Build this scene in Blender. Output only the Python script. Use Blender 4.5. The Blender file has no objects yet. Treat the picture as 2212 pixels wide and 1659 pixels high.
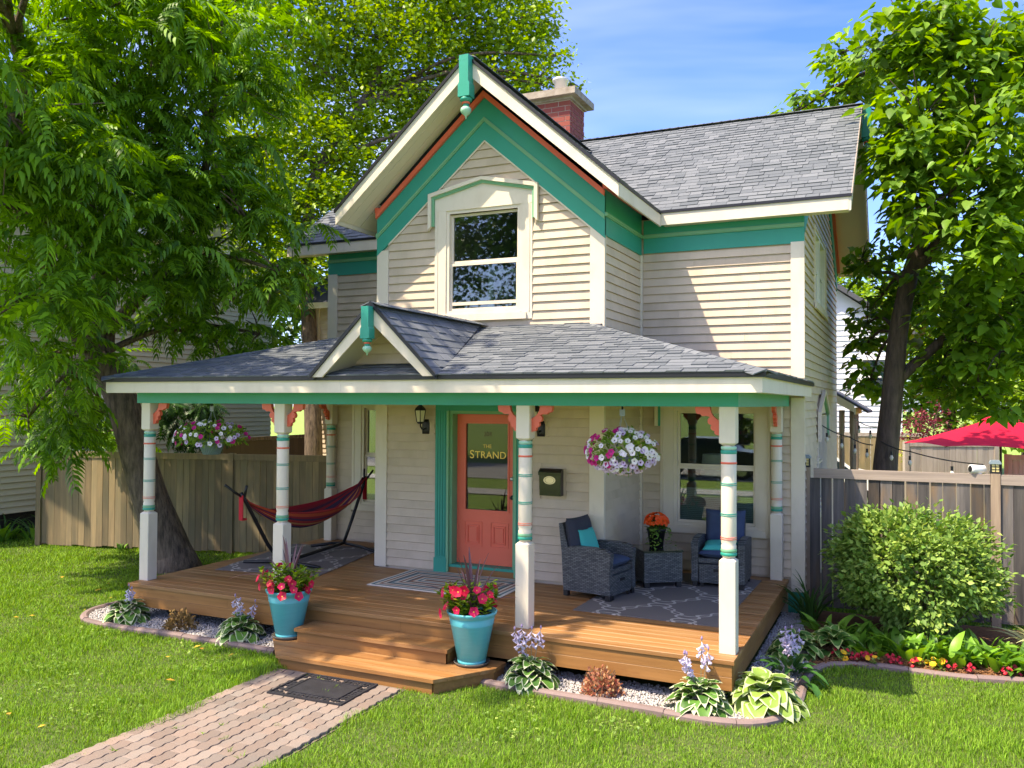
import bpy, bmesh, math, random
import numpy as np
from mathutils import Vector, Matrix
R = math.radians
random.seed(7)
rng = np.random.default_rng(11)
sc = bpy.context.scene
col = sc.collection

# ------------------------------------------------------------------ camera, world, sun, exposure
cam_d = bpy.data.cameras.new('camera')
cam = bpy.data.objects.new('camera', cam_d)
col.objects.link(cam)
CY, CP, CR = R(24.797), R(1.2906), R(0.3034)
fw = Vector((-math.sin(CY) * math.cos(CP), math.cos(CY) * math.cos(CP), math.sin(CP)))
rt = Vector((math.cos(CY), math.sin(CY), 0.0))
upv = rt.cross(fw)
r2 = math.cos(CR) * rt + math.sin(CR) * upv
u2 = -math.sin(CR) * rt + math.cos(CR) * upv
CAM = Vector((8.976, -7.850, 2.310))
mw = Matrix((r2, u2, -fw)).transposed().to_4x4()
mw.translation = CAM
cam.matrix_world = mw
cam_d.sensor_width = 36.0
cam_d.lens = 36.0 * 1837.6 / 2212.0
cam_d.clip_end = 2000
cam_d.clip_start = 0.05
sc.camera = cam

SUN_AZ = Vector((-0.648, -0.762, 0)).normalized()      # towards the sun, over the street to the front left
SUN_EL = R(60)
w = bpy.data.worlds.new('World')
sc.world = w
w.use_nodes = True
nt = w.node_tree
nt.nodes.clear()
o_ = nt.nodes.new('ShaderNodeOutputWorld')
bg = nt.nodes.new('ShaderNodeBackground')
sky = nt.nodes.new('ShaderNodeTexSky')
sky.sky_type = 'NISHITA'
sky.sun_disc = False
sky.sun_elevation = SUN_EL
sky.sun_rotation = math.atan2(SUN_AZ.x, SUN_AZ.y)
sky.air_density = 0.55
sky.dust_density = 1.5
sky.ozone_density = 5.0
tc = nt.nodes.new('ShaderNodeTexCoord')
mp = nt.nodes.new('ShaderNodeMapping')
mp.inputs['Scale'].default_value = (1.0, 1.0, 2.2)
mp.inputs['Location'].default_value = (0.35, 0.1, 0.2)
nz = nt.nodes.new('ShaderNodeTexNoise')
nz.inputs['Scale'].default_value = 1.7
nz.inputs['Detail'].default_value = 5
nz.inputs['Roughness'].default_value = 0.5
nz.inputs['Distortion'].default_value = 0.5
cr = nt.nodes.new('ShaderNodeValToRGB')
cr.color_ramp.elements[0].position = 0.46
cr.color_ramp.elements[0].color = (0, 0, 0, 1)
cr.color_ramp.elements[1].position = 0.80
cr.color_ramp.elements[1].color = (0.5, 0.5, 0.5, 1)
mx = nt.nodes.new('ShaderNodeMix')
mx.data_type = 'RGBA'
mx.inputs['B'].default_value = (2.6, 3.0, 3.6, 1)
hs = nt.nodes.new('ShaderNodeHueSaturation')
hs.inputs['Saturation'].default_value = 1.26
hs.inputs['Hue'].default_value = 0.514
nt.links.new(tc.outputs['Generated'], mp.inputs['Vector'])
nt.links.new(mp.outputs['Vector'], nz.inputs['Vector'])
nt.links.new(nz.outputs['Fac'], cr.inputs['Fac'])
nt.links.new(cr.outputs['Color'], mx.inputs['Factor'])
nt.links.new(sky.outputs['Color'], hs.inputs['Color'])
nt.links.new(hs.outputs['Color'], mx.inputs['A'])
nt.links.new(mx.outputs['Result'], bg.inputs['Color'])
bg.inputs['Strength'].default_value = 0.142
nt.links.new(bg.outputs['Background'], o_.inputs['Surface'])

sun_d = bpy.data.lights.new('sun', 'SUN')
sun_d.energy = 2.0
sun_d.angle = R(0.53)
sun_d.color = (1.0, 0.955, 0.89)
sun = bpy.data.objects.new('sun', sun_d)
col.objects.link(sun)
sdir = SUN_AZ * math.cos(SUN_EL) + Vector((0, 0, math.sin(SUN_EL)))
sun.rotation_euler = sdir.to_track_quat('Z', 'Y').to_euler()
sun.location = (0, -10, 20)

sc.view_settings.view_transform = 'Standard'
sc.view_settings.look = 'None'
sc.view_settings.gamma = 1.0
sc.view_settings.exposure = 2.22
sc.view_settings.use_curve_mapping = False
sc.view_settings.use_white_balance = True         # camera white balance set for open shade
sc.view_settings.white_balance_temperature = 8300
sc.view_settings.white_balance_tint = 10
sc.render.engine = 'CYCLES'
sc.cycles.max_bounces = 10
sc.cycles.transparent_max_bounces = 12
sc.cycles.diffuse_bounces = 8
sc.cycles.glossy_bounces = 3
sc.cycles.transmission_bounces = 4
sc.cycles.caustics_reflective = False
sc.cycles.caustics_refractive = False
sc.cycles.use_denoising = True

# ------------------------------------------------------------------ materials
def _n(nt, t, **k):
    n = nt.nodes.new(t)
    for a, b in k.items():
        if a in n.inputs:
            n.inputs[a].default_value = b
        else:
            setattr(n, a, b)
    return n

def mat(name, c, c2=None, rough=0.6, var=0.0, noise=None, bump=None, spec=0.4, trans=0.0, metal=0.0, coat=0.0, noise2=None, emit=None):
    """c..c2 mixed by stretched noise (noise = (scale xyz, detail, contrast)); var = brightness change per piece; bump = (scale xyz, strength, dist)."""
    m = bpy.data.materials.new(name)
    m.use_nodes = True
    nt = m.node_tree
    nt.nodes.clear()
    L = nt.links.new
    out = _n(nt, 'ShaderNodeOutputMaterial')
    geo = _n(nt, 'ShaderNodeNewGeometry')
    oi = _n(nt, 'ShaderNodeObjectInfo')
    add = _n(nt, 'ShaderNodeMath', operation='ADD')
    L(geo.outputs['Random Per Island'], add.inputs[0])
    L(oi.outputs['Random'], add.inputs[1])
    fr = _n(nt, 'ShaderNodeMath', operation='FRACT')
    L(add.outputs[0], fr.inputs[0])
    colout = None
    def noise_fac(spec_):
        s, det, con = spec_[:3]
        ctr = 0.5 + (spec_[3] if len(spec_) > 3 else 0)
        off = _n(nt, 'ShaderNodeVectorMath', operation='MULTIPLY_ADD')
        off.inputs[1].default_value = s if isinstance(s, tuple) else (s, s, s)
        L(geo.outputs['Position'], off.inputs[0])
        ro = _n(nt, 'ShaderNodeMath', operation='MULTIPLY')
        ro.inputs[1].default_value = 37.0 if var > 0 else 0.0
        L(fr.outputs[0], ro.inputs[0])
        L(ro.outputs[0], off.inputs[2])
        nz = _n(nt, 'ShaderNodeTexNoise', Scale=1.0, Detail=float(det), Roughness=0.6)
        L(off.outputs[0], nz.inputs['Vector'])
        mr = _n(nt, 'ShaderNodeMapRange')
        mr.inputs['From Min'].default_value = ctr - con
        mr.inputs['From Max'].default_value = ctr + con
        L(nz.outputs['Fac'], mr.inputs['Value'])
        return mr.outputs['Result']
    rgb = _n(nt, 'ShaderNodeRGB')
    rgb.outputs[0].default_value = (*c, 1)
    colout = rgb.outputs[0]
    if c2 is not None:
        mx = _n(nt, 'ShaderNodeMix', data_type='RGBA')
        mx.inputs['B'].default_value = (*c2, 1)
        L(colout, mx.inputs['A'])
        if noise is not None:
            L(noise_fac(noise), mx.inputs['Factor'])
        else:
            L(fr.outputs[0], mx.inputs['Factor'])
        colout = mx.outputs['Result']
    if noise2 is not None:
        c3, sp = noise2
        mx = _n(nt, 'ShaderNodeMix', data_type='RGBA')
        mx.inputs['B'].default_value = (*c3, 1)
        L(colout, mx.inputs['A'])
        L(noise_fac(sp), mx.inputs['Factor'])
        colout = mx.outputs['Result']
    if var > 0:
        mr = _n(nt, 'ShaderNodeMapRange')
        mr.inputs['To Min'].default_value = 1 - var
        mr.inputs['To Max'].default_value = 1 + var
        L(fr.outputs[0], mr.inputs['Value'])
        hsv = _n(nt, 'ShaderNodeHueSaturation')
        L(colout, hsv.inputs['Color'])
        L(mr.outputs['Result'], hsv.inputs['Value'])
        colout = hsv.outputs['Color']
    p = _n(nt, 'ShaderNodeBsdfPrincipled')
    L(colout, p.inputs['Base Color'])
    p.inputs['Roughness'].default_value = rough
    p.inputs['Specular IOR Level'].default_value = spec
    p.inputs['Metallic'].default_value = metal
    if coat:
        p.inputs['Coat Weight'].default_value = coat
        p.inputs['Coat Roughness'].default_value = 0.15
    if emit:
        p.inputs['Emission Color'].default_value = (*emit[0], 1)
        p.inputs['Emission Strength'].default_value = emit[1]
    if bump is not None:
        s, st, di = bump
        off = _n(nt, 'ShaderNodeVectorMath', operation='MULTIPLY')
        off.inputs[1].default_value = s if isinstance(s, tuple) else (s, s, s)
        L(geo.outputs['Position'], off.inputs[0])
        nz = _n(nt, 'ShaderNodeTexNoise', Scale=1.0, Detail=4.0, Roughness=0.65)
        L(off.outputs[0], nz.inputs['Vector'])
        b = _n(nt, 'ShaderNodeBump', Strength=st, Distance=di)
        L(nz.outputs['Fac'], b.inputs['Height'])
        L(b.outputs['Normal'], p.inputs['Normal'])
    sh = p.outputs[0]
    if trans > 0:
        t = _n(nt, 'ShaderNodeBsdfTranslucent')
        h2 = _n(nt, 'ShaderNodeHueSaturation', Saturation=1.1, Value=1.25)
        h2.inputs['Hue'].default_value = 0.485
        L(colout, h2.inputs['Color'])
        L(h2.outputs['Color'], t.inputs['Color'])
        ms = _n(nt, 'ShaderNodeMixShader', Fac=trans)
        L(sh, ms.inputs[1])
        L(t.outputs[0], ms.inputs[2])
        sh = ms.outputs[0]
    L(sh, out.inputs['Surface'])
    return m

def glass_mat(name, tint=(0.75, 0.82, 0.8), ior=1.62, extra=0.02):
    m = bpy.data.materials.new(name)
    m.use_nodes = True
    nt = m.node_tree
    nt.nodes.clear()
    out = _n(nt, 'ShaderNodeOutputMaterial')
    t = _n(nt, 'ShaderNodeBsdfTransparent')
    t.inputs['Color'].default_value = (*tint, 1)
    g = _n(nt, 'ShaderNodeBsdfGlossy', Roughness=0.015)
    g.inputs['Color'].default_value = (0.95, 1.0, 0.98, 1)
    f = _n(nt, 'ShaderNodeFresnel', IOR=ior)
    a = _n(nt, 'ShaderNodeMath', operation='ADD')
    a.inputs[1].default_value = extra
    nt.links.new(f.outputs[0], a.inputs[0])
    ms = _n(nt, 'ShaderNodeMixShader')
    nt.links.new(a.outputs[0], ms.inputs[0])
    nt.links.new(t.outputs[0], ms.inputs[1])
    nt.links.new(g.outputs[0], ms.inputs[2])
    nt.links.new(ms.outputs[0], out.inputs['Surface'])
    return m

M = {}
M['siding'] = mat('cream_siding', (0.60, 0.485, 0.365), (0.555, 0.445, 0.33), rough=0.55, var=0.03, noise=((0.6, 0.6, 3), 3, .3), bump=((2, 60, 60), .05, .01), noise2=((0.42, 0.335, 0.235), ((2.5, 2.5, .5), 5, .20, .15)))
M['trim'] = mat('cream_trim', (0.71, 0.63, 0.51), (0.66, 0.58, 0.46), rough=0.5, noise=(1.3, 4, .25), noise2=((0.56, 0.48, 0.37), ((3, 3, 1.2), 5, .16, .17)))
M['soffit'] = mat('soffit_cream', (0.66, 0.59, 0.46), rough=0.6)
M['teal'] = mat('teal_paint', (0.008, 0.31, 0.225), (0.006, 0.26, 0.19), rough=0.45, noise=(1.8, 4, .3))
M['mint'] = mat('mint_trim', (0.17, 0.42, 0.24), (0.14, 0.36, 0.20), rough=0.5, noise=(3, 3, .3))
M['pale_mint'] = mat('pale_mint', (0.30, 0.56, 0.40), rough=0.5)
M['coral'] = mat('coral_paint', (0.80, 0.15, 0.085), (0.72, 0.125, 0.075), rough=0.45, noise=(2.5, 3, .3))
M['door'] = mat('coral_door', (0.86, 0.165, 0.095), (0.80, 0.145, 0.085), rough=0.4, noise=(1.5, 3, .3))
M['drip'] = mat('black_drip_edge', (0.012, 0.012, 0.016), rough=0.4)
M['shingle'] = mat('asphalt_shingle', (0.105, 0.121, 0.134), (0.142, 0.156, 0.168), rough=0.85, var=0.08, bump=(180, .5, .004), spec=.2)
M['shingle_dark'] = mat('dark_shingle', (0.06, 0.063, 0.075), (0.08, 0.085, 0.10), rough=0.9, noise=((6, 6, 40), 2, .2))
M['deck'] = mat('stained_deck', (0.32, 0.135, 0.038), (0.20, 0.080, 0.020), rough=0.5, var=0.14, noise=((1.2, 26, 26), 5, .22), bump=((2, 60, 60), .12, .006), noise2=((0.35, 0.19, 0.08), ((.7, 7, 7), 4, .16)))
M['deckfront'] = mat('stained_fascia', (0.33, 0.155, 0.048), (0.22, 0.10, 0.03), rough=0.5, var=0.08, noise=((1.0, 22, 22), 5, .24), bump=((2, 50, 50), .1, .005), noise2=((0.17, 0.065, 0.018), ((2.2, 2.2, 12), 3, .10, .20)))
M['wall_in'] = mat('inside_wall', (0.13, 0.13, 0.12), rough=0.9)
M['glass'] = glass_mat('window_glass')
M['door_glass'] = glass_mat('door_glass', (0.55, 0.56, 0.52), 1.5, 0.02)
M['black'] = mat('black_metal', (0.012, 0.012, 0.014), rough=0.4)
M['dark'] = mat('dark_void', (0.02, 0.018, 0.016), rough=0.9)
M['white'] = mat('white_paint', (0.78, 0.77, 0.74), rough=0.4)
M['silver'] = mat('brushed_metal', (0.6, 0.6, 0.6), rough=0.3, metal=1.0)
M['gold'] = mat('gold_leaf', (0.78, 0.52, 0.12), rough=0.35, metal=0.3)
M['brick'] = mat('red_brick', (0.33, 0.075, 0.05), (0.22, 0.045, 0.035), rough=0.8, var=.15, bump=(60, .4, .004))
M['mortar'] = mat('mortar', (0.50, 0.44, 0.38), rough=0.9)
M['concrete'] = mat('weathered_concrete', (0.42, 0.36, 0.29), (0.25, 0.20, 0.15), rough=0.9, noise=(9, 5, .2), bump=(50, .5, .006))
M['bark'] = mat('furrowed_bark', (0.20, 0.145, 0.105), (0.06, 0.043, 0.032), rough=0.9, noise=((17, 17, 3.5), 5, .16), bump=((30, 30, 7), .9, .03))
M['bark_dark'] = mat('dark_bark', (0.13, 0.09, 0.068), (0.045, 0.032, 0.025), rough=0.9, noise=((16, 16, 3), 5, .18), bump=((34, 34, 7), .9, .025))
M['fence_warm'] = mat('warm_fence_board', (0.33, 0.23, 0.115), (0.16, 0.12, 0.07), rough=0.75, var=.3, noise=((11, 11, .9), 5, .2), bump=((40, 40, 2.5), .3, .006), noise2=((0.15, 0.13, 0.075), ((1.5, 1.5, .9), 3, .18, .06)))
M['fence_grey'] = mat('weathered_board', (0.125, 0.112, 0.102), (0.040, 0.038, 0.038), rough=0.85, var=.5, noise=((16, 16, .9), 5, .2), bump=((50, 50, 2), .4, .008), noise2=((0.17, 0.11, 0.06), ((5, 5, .8), 3, .10, .12)))
M['rail_grey'] = mat('weathered_rail', (0.37, 0.30, 0.25), (0.24, 0.195, 0.165), rough=0.8, var=.08, noise=((1.2, 20, 30), 5, .22), bump=((2, 40, 60), .35, .006))
M['post_grey'] = mat('weathered_post', (0.36, 0.27, 0.19), (0.20, 0.145, 0.105), rough=0.8, var=.1, noise=((20, 20, 1.2), 5, .22), bump=((50, 50, 2), .35, .006))
M['fence_pale'] = mat('pale_fence_board', (0.40, 0.34, 0.29), (0.27, 0.225, 0.19), rough=0.8, var=.12, noise=((14, 14, .9), 4, .2))

# ------------------------------------------------------------------ mesh helpers
class MB:
    def __init__(s):
        s.v = []; s.f = []; s.m = []; s.mats = []
    def mi(s, m):
        if m is None: return 0
        if m not in s.mats: s.mats.append(m)
        return s.mats.index(m)
    def add(s, vs, fs, m=None):
        k = len(s.v); s.v += [tuple(p) for p in vs]
        i = s.mi(m)
        for f in fs:
            s.f.append([a + k for a in f]); s.m.append(i)
    def box(s, x0, x1, y0, y1, z0, z1, m=None, F=None):
        vs = [(x, y, z) for z in (z0, z1) for y in (y0, y1) for x in (x0, x1)]
        if F: vs = [F(*p) for p in vs]
        s.add(vs, [(0, 2, 3, 1), (4, 5, 7, 6), (0, 1, 5, 4), (2, 6, 7, 3), (0, 4, 6, 2), (1, 3, 7, 5)], m)
    def prism(s, poly, fa, fb, m=None):
        """poly: 2D points; fa, fb map (p,q) -> 3D for the two caps"""
        n = len(poly)
        s.add([fa(*p) for p in poly] + [fb(*p) for p in poly],
              [tuple(range(n))[::-1], tuple(range(n, 2 * n))] + [(i, (i + 1) % n, n + (i + 1) % n, n + i) for i in range(n)], m)
    def tube(s, pts, rad, n=10, m=None, cap=True):
        pts = [Vector(p) for p in pts]
        if not isinstance(rad, (list, tuple)): rad = [rad] * len(pts)
        rings = []; prev = None
        for i, p in enumerate(pts):
            d = (pts[min(i + 1, len(pts) - 1)] - pts[max(i - 1, 0)]).normalized()
            if prev is None:
                a = d.orthogonal().normalized()
            else:
                a = (prev - d * prev.dot(d)).normalized()
            prev = a; b = d.cross(a)
            rings.append([p + (a * math.cos(2 * math.pi * j / n) + b * math.sin(2 * math.pi * j / n)) * rad[i] for j in range(n)])
        vs = [q for r in rings for q in r]; fs = []
        for i in range(len(pts) - 1):
            for j in range(n):
                fs.append((i * n + j, i * n + (j + 1) % n, (i + 1) * n + (j + 1) % n, (i + 1) * n + j))
        if cap:
            fs.append(tuple(range(n))[::-1]); fs.append(tuple(range((len(pts) - 1) * n, len(pts) * n)))
        s.add(vs, fs, m)
    def lathe(s, prof, cx=0, cy=0, n=20, m=None, cap=True, z0=0):
        vs = []; fs = []
        for r, z in prof:
            vs += [(cx + r * math.cos(2 * math.pi * j / n), cy + r * math.sin(2 * math.pi * j / n), z + z0) for j in range(n)]
        for i in range(len(prof) - 1):
            for j in range(n):
                fs.append((i * n + j, i * n + (j + 1) % n, (i + 1) * n + (j + 1) % n, (i + 1) * n + j))
        if cap:
            fs.append(tuple(range(n))[::-1]); fs.append(tuple(range((len(prof) - 1) * n, len(prof) * n)))
        s.add(vs, fs, m)
    def mesh(s, name, m=None, smooth=False):
        me = bpy.data.meshes.new(name)
        me.from_pydata(s.v, [], s.f)
        ms = s.mats if s.mats else [m]
        for x in ms: me.materials.append(x)
        if len(ms) > 1: me.polygons.foreach_set('material_index', s.m)
        if smooth: me.polygons.foreach_set('use_smooth', [True] * len(s.f))
        me.update()
        return me

def link(name, data, parent=None, top=False):
    o = bpy.data.objects.new(name, data)
    col.objects.link(o)
    if parent is not None:
        o.parent = parent
        if parent.get('_w'):
            o.matrix_parent_inverse = Matrix.Translation(-parent.location)
    return o

def tag(o, label=None, cat=None, group=None, kind=None):
    if label: o['label'] = label
    if cat: o['category'] = cat
    if group: o['group'] = group
    if kind: o['kind'] = kind
    return o

def thing(name, label, cat, loc=(0, 0, 0), rz=0.0, group=None, world=False):
    """an Empty at the thing's base; world=True: its parts are given in scene coordinates"""
    o = bpy.data.objects.new(name, None)
    col.objects.link(o)
    o.empty_display_size = 0.1
    o.location = loc
    o.rotation_euler = (0, 0, rz)
    tag(o, label, cat, group)
    if world: o['_w'] = 1
    return o

def part(name, mb, m, parent, smooth=False, label=None, kind=None):
    o = link(name, mb.mesh(name, m, smooth), parent)
    if label: o['label'] = label
    if kind: o['kind'] = kind
    return o

def np_mesh(name, V, F, mats, mi=None, smooth=False):
    V = np.ascontiguousarray(V, dtype=np.float32); F = np.ascontiguousarray(F, dtype=np.int32)
    me = bpy.data.meshes.new(name)
    me.vertices.add(len(V)); me.vertices.foreach_set('co', V.ravel())
    k = F.shape[1]
    me.loops.add(F.size); me.loops.foreach_set('vertex_index', F.ravel())
    me.polygons.add(len(F))
    me.polygons.foreach_set('loop_start', np.arange(0, F.size, k, dtype=np.int32))
    me.polygons.foreach_set('loop_total', np.full(len(F), k, dtype=np.int32))
    for m in (mats if isinstance(mats, list) else [mats]): me.materials.append(m)
    if mi is not None: me.polygons.foreach_set('material_index', np.ascontiguousarray(mi, dtype=np.int32))
    if smooth: me.polygons.foreach_set('use_smooth', np.ones(len(F), dtype=bool))
    me.update(calc_edges=True)
    return me

def scatter(name, TV, TF, Rm, P, mats, tmi=None, smooth=False):
    """template (TV, TF tris) copied at rotations*scale Rm (m,3,3) and positions P into one mesh"""
    TV = np.asarray(TV, float); TF = np.asarray(TF, int)
    m = len(P)
    V = np.einsum('mij,nj->mni', Rm, TV) + P[:, None, :]
    F = TF[None] + (np.arange(m) * len(TV))[:, None, None]
    mi = np.tile(tmi, m) if tmi is not None else None
    return np_mesh(name, V.reshape(-1, 3), F.reshape(-1, TF.shape[1]), mats, mi, smooth)

def frames(fwd, nrm, scale):
    """rotation with local y -> fwd, local z ~ nrm, times scale"""
    f = fwd / (np.linalg.norm(fwd, axis=1, keepdims=True) + 1e-9)
    x = np.cross(f, nrm); x /= (np.linalg.norm(x, axis=1, keepdims=True) + 1e-9)
    z = np.cross(x, f)
    Rm = np.stack([x, f, z], axis=2)
    return Rm * np.asarray(scale)[:, None, None]

def mat44(Rm, P):
    return Matrix(((*Rm[0], P[0]), (*Rm[1], P[1]), (*Rm[2], P[2]), (0, 0, 0, 1)))

def in_poly(px, py, poly):
    ins = np.zeros(len(px), bool); n = len(poly); j = n - 1
    for i in range(n):
        xi, yi = poly[i]; xj, yj = poly[j]
        c = ((yi > py) != (yj > py)) & (px < (xj - xi) * (py - yi) / (yj - yi + 1e-12) + xi)
        ins ^= c; j = i
    return ins

def clip(poly, conv):
    """Sutherland-Hodgman, conv counter-clockwise"""
    out = poly
    n = len(conv)
    for i in range(n):
        ax, ay = conv[i]; bx, by = conv[(i + 1) % n]
        side = lambda p: (bx - ax) * (p[1] - ay) - (by - ay) * (p[0] - ax)
        inp = out; out = []
        if not inp: break
        for k in range(len(inp)):
            a = inp[k]; b = inp[(k + 1) % len(inp)]
            sa, sb = side(a), side(b)
            if sa >= 0: out.append(a)
            if (sa >= 0) != (sb >= 0):
                t = sa / (sa - sb)
                out.append((a[0] + (b[0] - a[0]) * t, a[1] + (b[1] - a[1]) * t))
    return out
def area2(p): return abs(sum(p[i][0] * p[(i + 1) % len(p)][1] - p[(i + 1) % len(p)][0] * p[i][1] for i in range(len(p)))) / 2
# ------------------------------------------------------------------ setting: ground
GZ = -0.45
# ------------------------------------------------------------------ the house
XL, XR = 0.08, 7.744            # main walls
XA, XB = 2.17, 5.522            # front bay
YA, YB, YK = 2.36, 4.0, 10.0
XC = 3.846
house = thing('house', 'two-storey cream clapboard house with teal and coral trim and a shingled front porch', 'house', (XC, 5.0, GZ), world=True)
FY = lambda y0: (lambda u, o, z: (u, y0 - o, z))        # wall facing the street
FX = lambda x0: (lambda u, o, z: (x0 + o, u, z))        # wall facing +x
FXm = lambda x0: (lambda u, o, z: (x0 - o, u, z))       # wall facing -x

def wall(F, u0, u1, z0, z1, holes, th=0.12):
    us = sorted({u0, u1, *[h[0] for h in holes], *[h[1] for h in holes]})
    zs = sorted({z0, z1, *[h[2] for h in holes], *[h[3] for h in holes]})
    b = MB()
    for i in range(len(us) - 1):
        for j in range(len(zs) - 1):
            uc, zc = (us[i] + us[i + 1]) / 2, (zs[j] + zs[j + 1]) / 2
            if any(h[0] < uc < h[1] and h[2] < zc < h[3] for h in holes): continue
            b.box(us[i], us[i + 1], -th, -0.004, zs[j], zs[j + 1], None, F)
    part('wall', b, M['siding'], house)
FA, FB = FY(YA), FY(YB)
wall(FA, XA + .02, XB - .02, -0.1, 4.9, [(3.30, 4.40, 0.06, 2.24), (3.28, 4.36, 3.55, 4.92)])
b = MB(); b.prism([(XA + .02, 4.9), (XB - .02, 4.9), (XC, 6.42)], lambda x, z: (x, YA + .004, z), lambda x, z: (x, YA + .12, z)); part('gable_wall', b, M['siding'], house)
wall(FX(XB), YA + .12, YB + .12, -0.1, 4.9, [])
wall(FXm(XA), YA + .12, YB + .12, -0.1, 4.9, [])
wall(FB, XB + .01, XR - .01, -0.45, 4.95, [(6.03, 7.17, 0.63, 2.24)])
wall(FB, XL + .01, XA - .01, -0.45, 4.95, [(0.76, 1.72, 0.63, 2.24)])
FR = FX(XR)
wall(FR, YB + .12, YK, -0.45, 4.95, [(5.55, 7.35, 3.9, 4.93), (6.0, 7.3, 0.75, 2.15)])
b = MB(); b.prism([(YB + .12, 4.95), (YK, 4.95), (6.97, 6.98)], lambda y, z: (XR - .004, y, z), lambda y, z: (XR - .12, y, z)); part('gable_wall', b, M['siding'], house)
wall(FXm(XL), YB + .12, YK, -0.45, 4.95, [])
wall(FY(YK + .12), XL, XR, -0.45, 4.95, [])
b = MB(); b.box(XL + .1, XR - .1, YB + .13, YK - .02, 2.70, 2.82); b.box(XA + .13, XB - .13, YA + .13, YB + .13, 2.70, 2.82)
b.box(XL + .1, XR - .1, YB + .13, YK - .02, -.05, 0.02); b.box(XA + .13, XB - .13, YA + .13, YB + .13, -.05, .02)
b.box(XL + .12, XR - .12, 6.3, 6.4, 0.02, 2.7); b.box(XL + .12, XR - .12, 7.0, 7.1, 2.82, 4.9)
part('floor', b, M['wall_in'], house)

# lap siding: every course a board
EXP = 0.1165
def board(F, x0b, x1b, x0t, x1t, z0, z1):
    if x1b - x0b < .02 and x1t - x0t < .02: return
    b = MB()
    sag = random.uniform(-.0015, .0015)
    zl = z0 + min(.007, (z1 - z0) * .3)
    vs = [F(x0b, 0, zl + sag), F(x1b, 0, zl), F(x1b, .024, zl), F(x0b, .024, zl + sag),
          F(x0t, -.004, z1), F(x1t, -.004, z1), F(x1t, .004, z1), F(x0t, .004, z1)]
    b.add(vs, [(0, 1, 2, 3), (7, 6, 5, 4), (3, 2, 6, 7), (0, 4, 5, 1), (0, 3, 7, 4), (1, 5, 6, 2)])
    part('siding_board', b, M['siding'], house)
def siding(F, x0, x1, zlo, zhi, cuts=(), ext=None, z00=0.02):
    """cuts: (x0,x1,z0,z1) rectangles left free; ext(z) -> (xmin,xmax) for slanted ends"""
    k0 = math.floor((zlo - z00) / EXP)
    z = z00 + k0 * EXP
    while z < zhi - .01:
        a, t = max(z, zlo), min(z + EXP, zhi)
        segs = [(x0, x1)]
        zc = (a + t) / 2
        for c in cuts:
            if c[2] < zc < c[3]:
                ns = []
                for s in segs:
                    if c[0] > s[0]: ns.append((s[0], min(s[1], c[0])))
                    if c[1] < s[1]: ns.append((max(s[0], c[1]), s[1]))
                    if c[0] >= s[1] or c[1] <= s[0]: pass
                segs = [s for s in ns if s[1] - s[0] > .015]
        if not ext:
            cut = []
            for s in segs:
                if s[1] - s[0] > 1.3 and random.random() < .6:
                    m_ = s[0] + (s[1] - s[0]) * random.uniform(.15, .85); cut += [(s[0], m_ - .001), (m_ + .001, s[1])]
                else: cut.append(s)
            segs = cut
        for s in segs:
            if ext:
                eb, et = ext(a), ext(t)
                p = (max(s[0], eb[0]), min(s[1], eb[1]), max(s[0], et[0]), min(s[1], et[1]))
                p = (p[0], max(p[1], p[0]), p[2], max(p[3], p[2]))
                if s[0] > eb[1] or s[1] < eb[0]: continue
            else:
                p = (s[0], s[1], s[0], s[1])
            board(F, *p, a, t)
        z += EXP
def gext(z):
    d = (5.856 - z) / .855
    return (max(2.33, XC - .012 - d), min(5.355, XC - .012 + d))
siding(FA, 2.33, 5.355, 3.26, 5.84, [(3.085, 4.553, 3.42, 4.70), (3.0, 4.645, 4.70, 5.20)], gext)
siding(FA, 2.33, 3.12, 0.02, 2.42, [(2.843, 3.09, 1.875, 2.08)])
siding(FA, 4.56, 5.355, 0.02, 2.42, [(4.679, 5.039, 1.109, 1.481)])
siding(FX(XB), YA + .03, YB - .03, 3.20, 4.46)
siding(FX(XB), YA + .03, YB - .03, 0.02, 2.42)
siding(FB, XB + .05, 7.60, 2.66, 4.47)
siding(FB, XB + .05, 7.60, 0.02, 2.42, [(5.83, 7.33, .52, 3)])
siding(FB, 0.24, XA - .03, 3.2, 4.47)
siding(FB, 0.24, XA - .03, 0.02, 2.42, [(.57, 1.92, .52, 3)])
def rext(z):
    if z < 4.6: return (4.05, 9.99)
    return (4.05 + max(0, (z - 4.55) / .683), 9.9 - max(0, (z - 4.55) / .683))
siding(FR, 4.05, 9.99, -.28, 6.6, [(5.45, 7.45, 3.75, 4.98), (5.9, 7.4, .60, 2.5)], rext)

# corner boards
def corner(F, u0, u1, z0, z1, d0=-.004, d1=.0335):
    b = MB(); b.box(u0, u1, d0, d1, z0, z1, None, F); part('corner_board', b, M['trim'], house)
corner(FA, XA - .028, 2.33, 0.0, 2.42); corner(FA, 5.355, XB + .028, 0.0, 2.42)
corner(FA, XA - .028, 2.33, 3.2, 4.47); corner(FA, 5.355, XB + .028, 3.2, 4.60)
corner(FX(XB), YA, YA + .03, 0.0, 2.42, .002, .028); corner(FX(XB), YA, YA + .03, 3.2, 4.44, .002, .028)
corner(FX(XB), YB - .035, YB - .005, 0.0, 2.42, .002, .026); corner(FX(XB), YB - .035, YB - .005, 3.2, 4.44, .002, .026)
corner(FB, XB + .004, XB + .045, 0.0, 2.42, .002, .024); corner(FB, XB + .004, XB + .045, 3.2, 4.44, .002, .024)
corner(FB, 7.60, XR + .030, -.16, 2.40); corner(FB, 7.60, XR + .030, 2.66, 4.48)
corner(FR, YB + .002, YB + .05, -.16, 4.6, .002, .027)
corner(FB, XL - .03, .24, -.16, 2.40); corner(FB, XL - .03, .24, 3.2, 4.48)
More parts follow.
